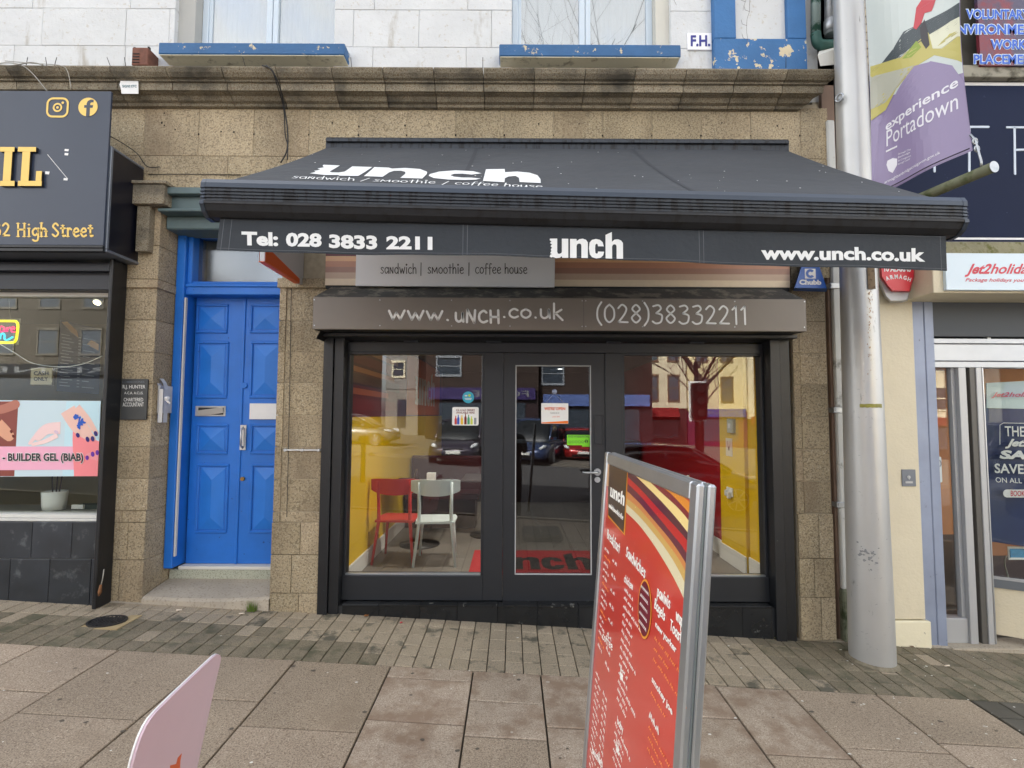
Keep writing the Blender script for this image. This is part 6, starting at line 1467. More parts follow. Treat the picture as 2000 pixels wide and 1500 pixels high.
def clothpoly(name, poly, col, lift, closed=True, sub=6, raw=False):
    st = [(p if raw else cst(*p)) for p in poly]
    # clip grid approach: cut cloth cells by point-in-polygon on a fine grid
    xs0, xs1_ = min(p[0] for p in st), max(p[0] for p in st); ys0, ys1 = min(p[1] for p in st), max(p[1] for p in st)
    N = 44; b_ = B(); idx = {}
    def inside(x, y):
        r = False; j = len(st)-1
        for i in range(len(st)):
            if (st[i][1] > y) != (st[j][1] > y) and x < (st[j][0]-st[i][0])*(y-st[i][1])/(st[j][1]-st[i][1])+st[i][0]: r = not r
            j = i
        return r
    vs = []; fs = []
    # scanline strips: horizontal slabs, exact edges
    for k in range(N):
        ya = ys0+(ys1-ys0)*k/N; yb2 = ys0+(ys1-ys0)*(k+1)/N; ym = (ya+yb2)/2; xs = []
        for i in range(len(st)):
            p, q = st[i], st[(i+1) % len(st)]
            if (p[1] > ym) != (q[1] > ym):
                sl_ = (q[0]-p[0])/(q[1]-p[1]); xs.append((p[0]+(ym-p[1])*sl_, sl_))
        xs.sort()
        for (xa, s1), (xb, s2) in zip(xs[::2], xs[1::2]):
            h = (yb2-ya)/2; M_ = max(1, int((xb-xa)/.08))
            for m2 in range(M_):
                fa, fb = m2/M_, (m2+1)/M_; o = len(vs)
                for f, y, sg_ in ((fa, ya, -1), (fb, ya, -1), (fb, yb2, 1), (fa, yb2, 1)):
                    xl, xr2 = xa+s1*h*sg_*.98, xb+s2*h*sg_*.98; vs.append(oncloth(min(.995, max(.005, xl+(xr2-xl)*f)), min(.999, max(.004, y)), lift))
                fs.append((o, o+1, o+2, o+3))
    b_.add(vs, fs); return build(name, b_, PM(name, col, .35), bn)
clothpoly('print_sky', [(0, 1), (1, 1), (1, .30), (0, .42)], (196, 204, 200), .0008, raw=True)
clothpoly('print_dark_hill', [(1700, 150), (1745, 95), (1765, 62), (1800, 45), (1850, 20), (1880, 0), (1880, 40), (1850, 60), (1800, 80), (1760, 110), (1700, 140)], (60, 70, 74), .0014)
clothpoly('print_grass', [(1700, 235), (1700, 130), (1760, 112), (1800, 75), (1812, 62), (1830, 90), (1860, 60), (1915, 60), (1908, 135), (1870, 118), (1825, 108), (1790, 130), (1750, 175), (1730, 215)], (186, 176, 96), .0018)
clothpoly('print_road', [(1700, 175), (1700, 150), (1760, 135), (1785, 128), (1760, 160), (1730, 200), (1700, 215)], (176, 176, 160), .0022)
clothpoly('print_bush', [(1763, 115), (1790, 80), (1800, 92), (1780, 112)], (138, 160, 52), .0024)
clothpoly('print_pale_field', [(1815, 68), (1860, 40), (1912, 10), (1914, 62), (1870, 72), (1840, 95), (1822, 95)], (216, 216, 190), .0022)
clothpoly('print_cyclist', [(1784, 55), (1790, 15), (1800, 0), (1828, 0), (1820, 22), (1806, 26), (1800, 45), (1790, 58)], (190, 60, 70), .0030)
clothpoly('print_bicycle', [(1797, 55), (1806, 38), (1812, 60), (1816, 88), (1809, 96), (1800, 82)], (48, 44, 48), .0032)
clothpoly('print_bicycle', [(1880, 50), (1882, 10), (1896, 0), (1904, 40), (1898, 50), (1892, 30), (1888, 66)], (60, 50, 44), .0032)
clothpoly('print_purple', [(0, 0), (1, 0), (1, .262)] + [cst(*p) for p in ((1860, 128), (1820, 120), (1786, 129), (1760, 165), (1738, 205), (1718, 242))], (140, 126, 160), .0026, raw=True)
def clothtext(s, bl, br, tl, bold=0, shear=0, col=(226, 224, 230), lift=.0042):
    vs_, fs0 = textmesh(s, bold, 1.0, shear); x0 = min(v.x for v in vs_); x1 = max(v.x for v in vs_); y0 = min(v.y for v in vs_); y1 = max(v.y for v in vs_)
    A, Bq, Cq = cst(*bl), cst(*br), cst(*tl); out = []
    for v in vs_:
        a = (v.x-x0)/(x1-x0); d = (v.y-y0)/(y1-y0); out.append(oncloth(A[0]+(Bq[0]-A[0])*a+(Cq[0]-A[0])*d, A[1]+(Bq[1]-A[1])*a+(Cq[1]-A[1])*d, lift))
    b_ = B(); b_.add(out, fs0); build('lettering', b_, PM('banner_white', col, .4), bn)
clothtext('experience', (1731, 262), (1873, 174), (1730, 240), .018)
clothtext('Portadown', (1732, 287), (1872, 213), (1732, 256), 0)
clothtext('armaghbanbridgecraigavon.gov.uk', (1728, 361), (1837, 302), (1728, 354), .005)
for k, s_ in enumerate(('Armagh City', 'Banbridge', '& Craigavon', 'Borough Council')): clothtext(s_, (1755, 304+6.5*k), (1780-2*(k % 2), 294+6.3*k), (1755, 299.5+6.5*k), .005)
clothpoly('print_dash', [(1731, 298), (1731, 294.5), (1753, 284), (1753, 287.5)], (226, 224, 230), .0042)
clothpoly('print_shield', [(1732, 322), (1734, 314), (1744, 309), (1753, 310), (1753, 322), (1744, 338), (1736, 334)], (226, 224, 230), .0042)
clothpoly('print_shield_hole', [(1738, 321), (1741, 316), (1747, 314), (1749, 318), (1743, 328), (1739, 327)], (140, 126, 160), .0048)
b_ = B(); e0 = [oncloth(.02+.96*i/12, .012, .003) for i in range(13)]; b_.tube(e0, .004, 6); build('hem_rod', b_, M('dark_hem', c(50, 44, 58), .6), bn)
q = cloth(.97, .05); b_ = B(); b_.tube([q+Vector((0, -.02, .02)), q+Vector((.02, -.03, -.02)), q+Vector((.03, -.03, -.06)), arm1+Vector((-.03, .05, .06)), arm1+Vector((-.03, .05, .03))], .007, 8)
for k in range(2):
    o = q+Vector((.02+.01*k, -.03, -.03-.05*k)); b_.tube([o+Vector((.015*math.cos(a*PI/5), 0, .02*math.sin(a*PI/5))) for a in range(11)], .005, 6)
build('shackle', b_, galv, bn)

# ------------------------------------------------------------------ the menu board
mb = thing('menu_board', 'aluminium framed red menu board standing on the pavement before the cafe door', 'menu board', (.36, 1.35, gz(.36, 1.35)))
TL = U(1183, 882, 1.72); TR = U(1366, 957, .95); TR.z = TL.z-.004
BLd = U(1146, 1500, 1.69)      # a point down the far edge
uM = (TR-TL).normalized(); dn = (U(1141, 1500, 1.70)-TL); dn = (dn-uM*dn.dot(uM)).normalized(); nM = uM.cross(-dn).normalized()
Wm = (TR-TL).length; Hm = 1.22
# FM: origin bottom-left (far), u to the near edge, v up, w towards the viewer side (-X)
BL0 = TL+dn*Hm
FM = frame(BL0, uM, -dn)
wM = Vector((FM[0][2], FM[1][2], FM[2][2]))
FMi = FM.inverted()
def mpx(px, py):
    q = FMi @ plane_pt(px, py, BL0, wM); return q.x, q.y
fwid = .036
b_ = B(FM)
def fr(b_, w0, w1):
    b_.box(0, fwid, 0, Hm, w0, w1, .004); b_.box(Wm-fwid, Wm, 0, Hm, w0, w1, .004); b_.box(fwid, Wm-fwid, 0, fwid, w0+.0005, w1-.0005, .004); b_.box(fwid, Wm-fwid, Hm-fwid, Hm, w0+.0005, w1-.0005, .004)
fr(b_, -.013, .003); build('front_frame', b_, alu, mb)
b_ = B(FM); fr(b_, -.034, -.018); build('rear_frame', b_, alu, mb)
b_ = B(FM); b_.box(.006, Wm-.006, .006, Hm-.006, -.0175, -.0135); build('core', b_, M('galvanised_core', c(140, 150, 150), .5, .5), mb)
red_p = M('red_poster', c(206, 60, 48), .42, specks=[(160, .70, .74, c(236, 120, 96))], coat=1)
b_ = B(FM); b_.box(fwid-.002, Wm-fwid+.002, fwid-.002, Hm-fwid+.002, -.012, -.003); build('poster', b_, red_p, mb)
def mpoly(name, pts, col, lift, crop=True, specks=True, local=False):
    P_ = []
    for x, y in pts:
        a, d = (x, y) if local else mpx(1160+x/4.6875, 860+y/4.6875)
        P_.append((min(max(a, fwid), Wm-fwid), min(max(d, fwid), Hm-fwid)))
    m = bpy.data.materials.get(name) or M(name, c(*col), .42, coat=.6, specks=[(150, .66, .72, tuple(min(1, v*1.9+.04) for v in c(*col)[:3])+(1,))] if specks else ())
    return triangulate_build(name, [P_], Fl(lift), m, mb)
def Fl(l):
    f = FM.copy()
    for i in range(3): f[i][3] += wM[i]*(-.003+l)
    return f
LX = [288, 400, 530, 660, 780, 870, 930]
bnd = {
 'pale_stripe': ([(284, 655), (400, 770), (520, 930), (640, 1120), (740, 1300), (830, 1490), (880, 1590)], [(288, 585), (400, 690), (520, 830), (650, 1000), (760, 1180), (850, 1370), (900, 1480)], (222, 212, 176)),
 'ochre_stripe': ([(288, 585), (400, 690), (520, 830), (650, 1000), (760, 1180), (850, 1370), (900, 1480)], [(292, 530), (400, 620), (530, 770), (660, 940), (780, 1110), (862, 1290), (905, 1380)], (206, 168, 96)),
 'tan_stripe': ([(292, 530), (400, 620), (530, 770), (660, 940), (780, 1110), (862, 1290), (905, 1380)], [(297, 465), (400, 565), (530, 720), (680, 900), (790, 1060), (870, 1200), (910, 1270)], (206, 132, 76)),
 'plum_stripe': ([(297, 465), (400, 565), (530, 720), (680, 900), (790, 1060), (870, 1200), (910, 1270)], [(300, 395), (420, 515), (560, 680), (700, 850), (800, 975), (875, 1105), (915, 1170)], (96, 34, 62)),
 'crimson_stripe': ([(300, 395), (420, 515), (560, 680), (700, 850), (800, 975), (875, 1105), (915, 1170)], [(302, 335), (430, 460), (570, 615), (720, 775), (820, 890), (880, 975), (915, 1030)], (190, 30, 44)),
 'purple_stripe': ([(302, 335), (430, 460), (570, 615), (720, 775), (820, 890), (880, 975), (915, 1030)], [(305, 262), (450, 400), (600, 550), (750, 720), (840, 835), (888, 905), (920, 950)], (78, 30, 56)),
 'cream_stripe': ([(325, 275), (450, 400), (600, 550), (750, 720), (840, 835), (888, 905), (920, 950)], [(340, 250), (470, 350), (600, 472), (740, 600), (830, 700), (895, 790), (925, 830)], (240, 214, 144)),
 'magenta_stripe': ([(470, 350), (540, 415), (600, 472), (740, 600), (830, 700), (895, 790), (925, 830)], [(500, 340), (560, 370), (620, 430), (700, 495), (800, 600), (900, 712), (930, 745)], (122, 22, 52)),
 'amber_stripe': ([(560, 370), (590, 400), (620, 430), (700, 495), (800, 600), (900, 712), (930, 745)], [(600, 380), (680, 430), (760, 480), (800, 510), (840, 545), (905, 605), (935, 630)], (224, 140, 52)),
}
lay = .0004
for nm, (lo, hi, cc) in bnd.items():
    def den(a):
        v3 = [Vector((x, y, 0)) for x, y in a]; return [(p.x, p.y) for p in smooth(v3, 4)]
    mpoly(nm, den(lo)+den(hi)[::-1], cc, lay)
mpoly('brown_logo_block_border', [(95, 165), (305, 262), (277, 873), (122, 700)], (226, 150, 40), .0008, specks=False)
mpoly('brown_logo_block', [(95, 165), (300, 262), (266, 848), (125, 683)], (70, 52, 44), .0012)
mpoly('pale_edge_stripe', [(95, 165), (140, 190), (130, 420), (95, 410)], (196, 150, 110), .0016, specks=False)
wp = M('white_poster_print', c(238, 236, 228), .5)
op = M('orange_poster_print', c(240, 140, 70), .5)
# logo on block
a0 = mpx(1160+142/4.6875, 860+510/4.6875); a1 = mpx(1160+268/4.6875, 860+655/4.6875); a2 = mpx(1160+150/4.6875, 860+395/4.6875)
FLg = Fl(.0018) @ Matrix(((a1[0]-a0[0], 0, 0, a0[0]), (0, (a2[1]-a0[1])*1.0, 0, a0[1]), (0, 0, 1, 0), (0, 0, 0, 1)))
triangulate_build('logo', logo_polys(), FLg, wp, mb)
def mhand(s, bl, br, xh, w, mat=wp, crop=None):
    A = mpx(*bl); Bq = mpx(*br); F_ = Fl(.0016); O = F_ @ Vector((A[0], A[1], 0)); d_ = Vector((Bq[0]-A[0], Bq[1]-A[1])); u3 = (F_ @ Vector((Bq[0], Bq[1], 0)))-O
    v3 = (F_ @ Vector((A[0]-d_.y/d_.length*xh, A[1]+d_.x/d_.length*xh, 0)))-O
    return build('lettering', hand(s, frame(O, u3, v3), w, B()), mat, mb)
c6 = lambda x, y: (1160+x/4.6875, 860+y/4.6875)
c7 = lambda x, y: (1160+x/4.412, 1160+y/4.412)
mhand('sandwich/smoothie/coffee', c6(132, 608), c6(262, 728), .008, .0018)
mhand('Breakfast', c6(116, 890), c6(230, 1035), .017, .0042)
mhand('Sandwiches', c6(288, 1055), c6(462, 1265), .017, .0040)
mhand('chicken', c6(272, 1290), c6(350, 1370), .011, .0028)
mhand('paninis', c6(572, 1418), c6(690, 1545), .014, .0034)
mhand('Bagels', c7(515, 115), c7(604, 235), .013, .0034)
mhand('wrap or', c7(700, 215), c7(790, 330), .013, .0034); mhand('Toastie', c7(650, 300), c7(778, 470), .013, .0034)
mhand('coffee', c7(70, 385), c7(155, 490), .014, .0034); mhand('kids', c7(222, 720), c7(244, 755), .014, .003)
mhand('baby', c7(196, 1110), c7(245, 1200), .010, .0028); mhand('kids', c7(186, 1340), c7(212, 1395), .014, .003); mhand('smoothies', c7(-20, 1370), c7(70, 1500), .012, .0032)
# menu lines: small scribbled words
sq = {}
def scribble(x, y, L, h, w, mat):
    b_ = sq.setdefault(mat.name, (B(), mat))[0]; b_.T = Fl(.0016); pts = []; n = max(3, int(L/.0045)); up = 0
    px = x
    while px < x+L:
        wl2 = random.uniform(.018, .04)
        k = max(2, int(min(wl2, x+L-px)/.0042)); pts = [(px+i*.0042, y+(h*random.uniform(.55, 1.0) if i % 2 else h*random.uniform(0, .2))) for i in range(k+1)]
        if len(pts) > 1: b_.ribbon(pts, w, .0003)
        px += wl2+.007
def colx(px, py): return mpx(px, py)
# sandwich list column
x_, y_ = mpx(*c6(275, 1375)); 
for k in range(26):
    if k in (14, 15, 21, 22): continue
    yy = y_-.0215*k
    if yy < fwid+.01: break
    scribble(x_, yy, [.10, .10, .20, .11, .12, .09, .13, .17, .10][k % 9]*.8, .010, .0030, wp)
x_, y_ = mpx(*c6(95, 1000))
for k in range(40):
    if k in (15, 16, 17): continue
    yy = y_-.021*k
    if yy < fwid+.01: break
    scribble(x_, yy, [.055, .08, .05, .07][k % 4], .009, .0028, op if (k % 4 == 1 and k < 15) else wp)
    if k % 2 == 0 or k > 17: scribble(x_+.105, yy-.006, .018, .010, .0032, wp); scribble(x_+.135, yy-.006, .018, .010, .0032, wp)
x_, y_ = mpx(*c7(522, 300))
yy = y_; k = 0
heads = ['new yorker', 'smokey joe', None, None, None, None]
while yy > fwid+.05:
    if k < 2:
        F_ = Fl(.0016); O = F_ @ Vector((x_, yy, 0)); Q = F_ @ Vector((x_+.125, yy, 0)); V = F_ @ Vector((x_, yy+.018, 0)); text('lettering', heads[k], frame(O, Q-O, V-O), wp, mb, bold=.03)
    else: scribble(x_, yy, [.10, .07, .06, .09][k % 4], .013, .0050, wp)
    for j in range(1, 4 if k % 2 == 0 else 2): scribble(x_, yy-.022*j, .19-.05*((j+k) % 3), .008, .0022, op)
    yy -= .115 if k % 2 == 0 else .07; k += 1
for nm, (b_, m) in sq.items(): build('menu_lines', b_, m, mb, kind='stuff')
A = mpx(*c6(540, 1560)); scr = 0
# purple oval with price
cA = mpx(*c6(465, 1420)); F_ = Fl(.0014); rx, ry = .050, .066
b_ = B(F_); b_.prism([(cA[0]+rx*math.cos(2*PI*k/28), cA[1]-.03+ry*math.sin(2*PI*k/28)) for k in range(28)], .0003); build('oval_border', b_, M('amber_print2', c(226, 150, 50), .4), mb)
b_ = B(Fl(.0020)); b_.prism([(cA[0]+rx*.9*math.cos(2*PI*k/28), cA[1]-.03+ry*.92*math.sin(2*PI*k/28)) for k in range(28)], .0003); build('oval', b_, M('plum_print', c(110, 20, 40), .4), mb)
b_ = B(); b_.T = Fl(.0026)
for j in range(5): b_.ribbon([(cA[0]-.032+.004*i, cA[1]+.008-.02*j+(.006 if i % 2 else 0)) for i in range(15)], .0022, .0003)
build('oval_text', b_, wp, mb)
# foot: springs and rubber base
zg_ = gz(.36, 1.35)
mid = (FM @ Vector((Wm/2, 0, -.015))); b_ = B()
b_.box(.16, .72, 1.02, 1.66, zg_+.002, zg_+.10, .04); build('base', b_, M('black_rubber_base', c(46, 48, 50), .7, var=(6, .15)), mb)
for s_ in (.3, .7):
    q = FM @ Vector((Wm*s_, 0, -.015)); g = Vector((.44, q.y, zg_+.09)); b_ = B(); pts = [g.lerp(q, i/40)+Vector((.018*math.cos(i*1.2), .018*math.sin(i*1.2), 0)) for i in range(41)]; b_.tube(pts, .004, 6); build('spring', b_, galv, mb)
# ------------------------------------------------------------------ white sign corner in the foreground
ps = thing('pavement_sign', 'white rounded pavement sign, face coloured shaded pink, with orange mark at the lower left', 'pavement sign', (-1.2, 1.8, gz(-1.2, 1.8)))
T1 = U(431, 1279, 2.06); T0 = U(296, 1405, 1.53); T0.z = T1.z
T0 = U(292, 1400, 1.50)
u_ = Vector((T1.x-T0.x, T1.y-T0.y, 0)).normalized()
far_dn = U(385, 1500, 2.03)-T1; vU = -(far_dn-u_*far_dn.dot(u_)).normalized()
nn_ = u_.cross(vU).normalized()
Wp = (T1-T0).length+.0
def ppx(px, py):
    f = FPi @ plane_pt(px, py, T1, Vector((FP[0][2], FP[1][2], FP[2][2]))); return f.x, f.y
FP = frame(T1, u_, vU); FPi = FP.inverted()
outl = [ppx(x, y) for x, y in ((385, 1500), (398, 1440), (410, 1385), (420, 1338), (431, 1292), (432, 1284), (430, 1279), (425, 1278), (418, 1282), (380, 1318), (340, 1356), (308, 1388), (296, 1402), (286, 1418), (276, 1440), (268, 1464), (262, 1485), (258, 1502))]
bt = [(outl[-1][0]-.0, outl[-1][1]-.42), (outl[0][0], outl[0][1]-.42+(outl[-1][1]-outl[0][1]))]
pl = outl+bt
def ext(name, poly, w0, w1, mat):
    from mathutils.geometry import tessellate_polygon
    n = len(poly); b_ = B(FP); tr = tessellate_polygon([[Vector((p[0], p[1], 0)) for p in poly]])
    b_.add([(p[0], p[1], w0) for p in poly]+[(p[0], p[1], w1) for p in poly], [tuple(t) for t in tr]+[tuple(n+i for i in t) for t in tr]+[(i, (i+1) % n, n+(i+1) % n, n+i) for i in range(n)])
    return build(name, b_, mat, ps)
sg_ = 1 if Vector((FP[0][2], FP[1][2], FP[2][2])).dot(C0-T1) > 0 else -1
ext('panel', pl, -.006*sg_, 0, M('shaded_white_face', c(222, 196, 206), .4, var=(3, .03), dirt=(8, .70, .76, c(190, 166, 176))))  # white sheet: shade put into the pink face, lit edge left white
ctr = (sum(p[0] for p in pl)/len(pl), sum(p[1] for p in pl)/len(pl))
rim = [(p[0]+(p[0]-ctr[0])*.012, p[1]+(p[1]-ctr[1])*.012) for p in pl]
ext('white_rim', rim, -.011*sg_, -.0065*sg_, whitebright)
om = [ppx(x, y) for x, y in ((332, 1502), (332, 1495), (344, 1492), (347, 1480), (355, 1471), (352, 1485), (351, 1502))]
ext('orange_mark', om, .0003*sg_, .0008*sg_, orange)
b_ = B(); q = FP @ Vector((bt[0][0], bt[0][1], 0)); q1 = FP @ Vector((bt[1][0], bt[1][1], 0)); mq = (q+q1)/2; zg_ = gz(mq.x, mq.y); b_.box(mq.x-.2, mq.x+.2, mq.y-.28, mq.y+.28, zg_+.002, zg_+.07, .03); build('base', b_, M('grey_rubber_base', c(60, 62, 64), .7), ps)
for s_ in (.25, .75):
    a = q.lerp(q1, s_); b_ = B(); b_.tube([a+Vector((0, 0, .01)), Vector((mq.x, a.y, zg_+.06))], .012, 8); build('spring', b_, galv, ps)
# unseen storeys added above the frame to block the low sun on this side
b_ = B(); b_.box(-16, 2.7, 4.42, 14, 6.2, 9.0); b_.box(-16, 2.7, 13.9, 14, -1, 6.2); b_.box(-16, -15.8, 4.42, 14, -1, 6.2); b_.box(-16, -6.2, 4.4, 4.6, -1, 6.2); build('unseen_upper_storey', b_, whitep, bld)
b_ = B(); b_.box(2.72, 14, 4.42, 14, 6.2, 9.0); b_.box(2.72, 14, 13.9, 14, -1, 6.2);  build('unseen_upper_storey', b_, brickm, nb_)
# ------------------------------------------------------------------ inside the cafe
XL = -1.50; XR = 2.36; FLZ = .15; DEP = 11.0; CH = 2.62
b_ = B(); b_.box(XL-.05, XL, 4.5, DEP, FLZ-.1, 1.68); lw_ = struct('wall', b_, yellow)
b_ = B(); b_.box(XL-.05, XL, 4.5, DEP, 1.681, CH); build('mural_ground', b_, M('mural_maroon', c(104, 30, 44), .5), lw_)
for i, (z0, z1, cc, y1) in enumerate(((1.75, 1.86, (120, 36, 46), 6.6), (1.90, 1.96, (176, 90, 60), 6.2), (1.99, 2.10, (70, 26, 48), 6.8), (2.12, 2.17, (200, 130, 80), 6.5), (2.20, 2.30, (130, 28, 40), 7.2), (2.33, 2.38, (190, 120, 70), 6.7), (2.42, 2.52, (84, 30, 52), 7))):
    build('mural_stripe', B().box(XL, XL+.003, 4.5, y1, z0, z1), M('mural_stripe_%d' % i, c(*cc), .5), lw_)
build('mural_orange', B().box(XL+.0002, XL+.0035, 7.3, 10.6, 1.70, 2.6), M('mural_orange', c(206, 96, 24), .5), lw_)
Fw = frame(Vector((XL+.006, 7.9, 1.86)), (0, 2.0, 0), (0, 0, .62)); triangulate_build('mural_letters', logo_polys(), Fw, M('mural_white', c(214, 208, 196), .5), lw_)
b_ = B(); b_.box(XR, XR+.05, 4.5, 5.15, FLZ-.1, CH); b_.box(XR-.035, XR-.0005, 5.15, 5.75, FLZ-.1, CH); rw_ = struct('wall', b_, yellow)
b_ = B(); b_.box(XR, XR+.05, 5.75, DEP, FLZ-.1, CH); b_.mi = 0; build('red_section', b_, redwall, rw_)
b_ = B(); b_.box(XL, XL+.018, 4.5, DEP, FLZ, FLZ+.16, .004); b_.box(XR-.020, XR-.0008, 4.5, 5.14, FLZ, FLZ+.17, .004); b_.box(XR-.055, XR-.036, 5.14, 5.77, FLZ, FLZ+.17, .004); b_.box(XR-.02, XR-.001, 5.77, DEP, FLZ, FLZ+.17, .004)
struct('skirting_board', b_, skirt)
struct('back_wall', B().box(XL-.05, XR+.05, DEP, DEP+.1, 0, CH), M('cafe_back_wall', c(52, 46, 46), .7))
struct('ceiling', B().box(XL-.05, XR+.05, 4.5, DEP, CH, CH+.05), ceilm)
fl_ = struct('floor', B().box(XL-.05, XR+.05, 4.5, DEP, FLZ-.05, FLZ-.004), floorj)
x = XL
k = 0
while x < XR:
    y = 4.5-(.5 if k % 2 else 0)
    while y < 9:
        build('floor_plank', B().box(x+.002, min(x+.198, XR), max(y+.002, 4.5), y+1.198, FLZ-.02, FLZ, .001), floorm, fl_); y += 1.2
    x += .2; k += 1
mt = thing('door_mat', 'red floor mat with black cafe lettering inside the glass door', 'mat', (.28, 5.5, FLZ))
build('mat', B().box(-.42, .98, 5.12, 5.98, FLZ, FLZ+.008, .003), matred, mt)
triangulate_build('logo', logo_polys(), frame(Vector((-.30, 5.25, FLZ+.0095)), (1.15, 0, 0), (0, .62, 0)), matblack, mt)
def chair(x, y, mat, label, rot=0, word=''):
    """back towards the window (-y side)"""
    t = thing('chair', label, 'chair', (x, y, FLZ), 'chairs by the cafe window'); R_ = Matrix.Translation((x, y, FLZ)) @ Matrix.Rotation(rot, 4, 'Z')
    sh = .45
    for sx in (-1, 1):
        b_ = B(R_); b_.tube([(sx*.215, -.23, 0), (sx*.165, -.17, .45), (sx*.165, -.19, .62), (sx*.17, -.215, .86)], [.014, .019, .018, .014], 8); build('leg', b_, mat, t)
        b_ = B(R_); b_.tube([(sx*.20, .22, 0), (sx*.165, .18, .44)], [.013, .017], 8); build('leg', b_, mat, t)
    b_ = B(R_); n = 9; vs = []
    for zz in (.43, .45):
        for (px, py) in ((-.2, -.2), (.2, -.2), (.215, .1), (.19, .215), (-.19, .215), (-.215, .1)): vs.append((px, py, zz))
    b_.add(vs, [(5, 4, 3, 2, 1, 0), (6, 7, 8, 9, 10, 11)]+[(i, (i+1) % 6, 6+(i+1) % 6, 6+i) for i in range(6)]); build('seat', b_, mat, t)
    b_ = B(R_); n = 14; vs = []
    for i in range(n+1):
        s_ = -1+2*i/n; px = s_*.255; py = -.225+.075*s_*s_*-1+.03; hh = .085*(1-.35*abs(s_)**3); zc2 = .80+.018*s_*s_
        py = -.235+.07*s_*s_*1.0
        for dz, dy in ((-hh, 0), (hh, -.012), (hh, .008), (-hh, .016)): vs.append((px, py+dy, zc2+dz))
    b_.add(vs, [(4*i+j, 4*i+4+j, 4*i+4+(j+1) % 4, 4*i+(j+1) % 4) for i in range(n) for j in range(4)]+[(0, 1, 2, 3), (4*n+3, 4*n+2, 4*n+1, 4*n)]); build('backrest', b_, mat, t)
    return t
chair(-.80, 5.56, chairw, 'pale white curved back chair behind the left cafe window', .06)
chair(-1.22, 5.62, chairr, 'red curved back chair beside the yellow wall behind the left window', -.04)
bch = thing('bench', 'dark maroon bench seat along the yellow wall behind the tables', 'bench', (-1.0, 7.3, FLZ)); build('seat', B().box(-1.48, -.45, 7.1, 7.6, FLZ+.38, FLZ+.47, .02), M('maroon_leather', c(70, 20, 28), .35), bch); build('backrest', B().box(-1.48, -.45, 7.6, 7.7, FLZ+.4, FLZ+.95, .02), M('maroon_leather_back', c(74, 22, 30), .35), bch); build('base', B().box(-1.46, -.5, 7.15, 7.6, FLZ, FLZ+.38), woodd, bch)
chair(1.75, 5.9, chairw, 'white chair standing near the red wall behind the menu board', .8)
def table(x, y, label, r=.33):
    t = thing('cafe_table', label, 'table', (x, y, FLZ)); b_ = B(); b_.lathe([(.24, 0), (.24, .012), (.05, .03), (.035, .06), (.035, .70), (.09, .72)], 24, (x, y, FLZ)); build('pedestal', b_, blackmetal, t)
    build('table_top', B().box(x-r, x+r, y-.35, y+.35, FLZ+.72, FLZ+.75, .005), woodd, t); return t
table(-1.10, 6.25, 'dark square cafe table with pedestal beside the yellow wall'); table(-.30, 6.75, 'dark cafe table behind the white chair')
b_ = B(); b_.lathe([(.03, 0), (.03, .09), (.015, .13), (.012, .16)], 12, (-1.12, 6.1, FLZ+.751)); single('sauce_bottle', 'dark sauce bottle standing on the table by the yellow wall', 'bottle', b_, M('dark_bottle', c(60, 20, 20), .2))
b_ = B(); b_.box(-1.0, -.9, 6.08, 6.16, FLZ+.751, FLZ+.87, .004); single('napkin_box', 'white napkin holder standing on the table by the yellow wall', 'napkin holder', b_, whitebright)
ct = thing('counter', 'dark serving counter with glass display at the back of the cafe', 'counter', (1.0, 9.5, FLZ)); build('front', B().box(-.2, 2.3, 9.3, 9.4, FLZ, 1.2), woodd, ct); build('worktop', B().box(-.25, 2.32, 9.25, 9.9, 1.2, 1.24), alug, ct)
b_ = B(); b_.tube([(2.32, 5.0, 1.70)]*2, .01) if False else None
p = thing('thermostat', 'clear cased thermostat on the yellow wall inside the right window', 'thermostat', (XR-.04, 5.45, 1.5)); build('case', B().box(XR-.075, XR-.036, 5.33, 5.46, 1.53, 1.68, .006), M('clear_case', c(190, 190, 170), .3), p); build('dial', B().box(XR-.082, XR-.0755, 5.37, 5.42, 1.58, 1.63, .002), white, p)
p = thing('wall_socket', 'white double wall socket with plug low on the yellow wall', 'socket', (XR-.04, 5.45, .9)); build('plate', B().box(XR-.048, XR-.036, 5.42, 5.57, .86, .95, .003), whitebright, p); build('plug', B().box(XR-.085, XR-.049, 5.44, 5.48, .84, .91, .005), white, p); build('plug', B().box(XR-.080, XR-.049, 5.51, 5.55, .86, .92, .005), white, p)
st = thing('deer_card', 'small cream card with a deer head on the yellow wall', 'card', (XR-.04, 5.45, 1.3)); build('card', B().box(XR-.039, XR-.0365, 5.42, 5.58, 1.28, 1.47), M('cream_card', c(226, 214, 186), .5), st)
b_ = B(frame(Vector((XR-.0405, 5.50, 1.34)), (0, -1, 0), (0, 0, 1))); b_.prism([(-.012, 0), (.012, 0), (.02, .04), (-.02, .04)], .0004); b_.ribbon([(-.01, .04), (-.035, .07), (-.03, .1)], .005); b_.ribbon([(.01, .04), (.035, .07), (.03, .1)], .005); build('deer_print', b_, rust, st)
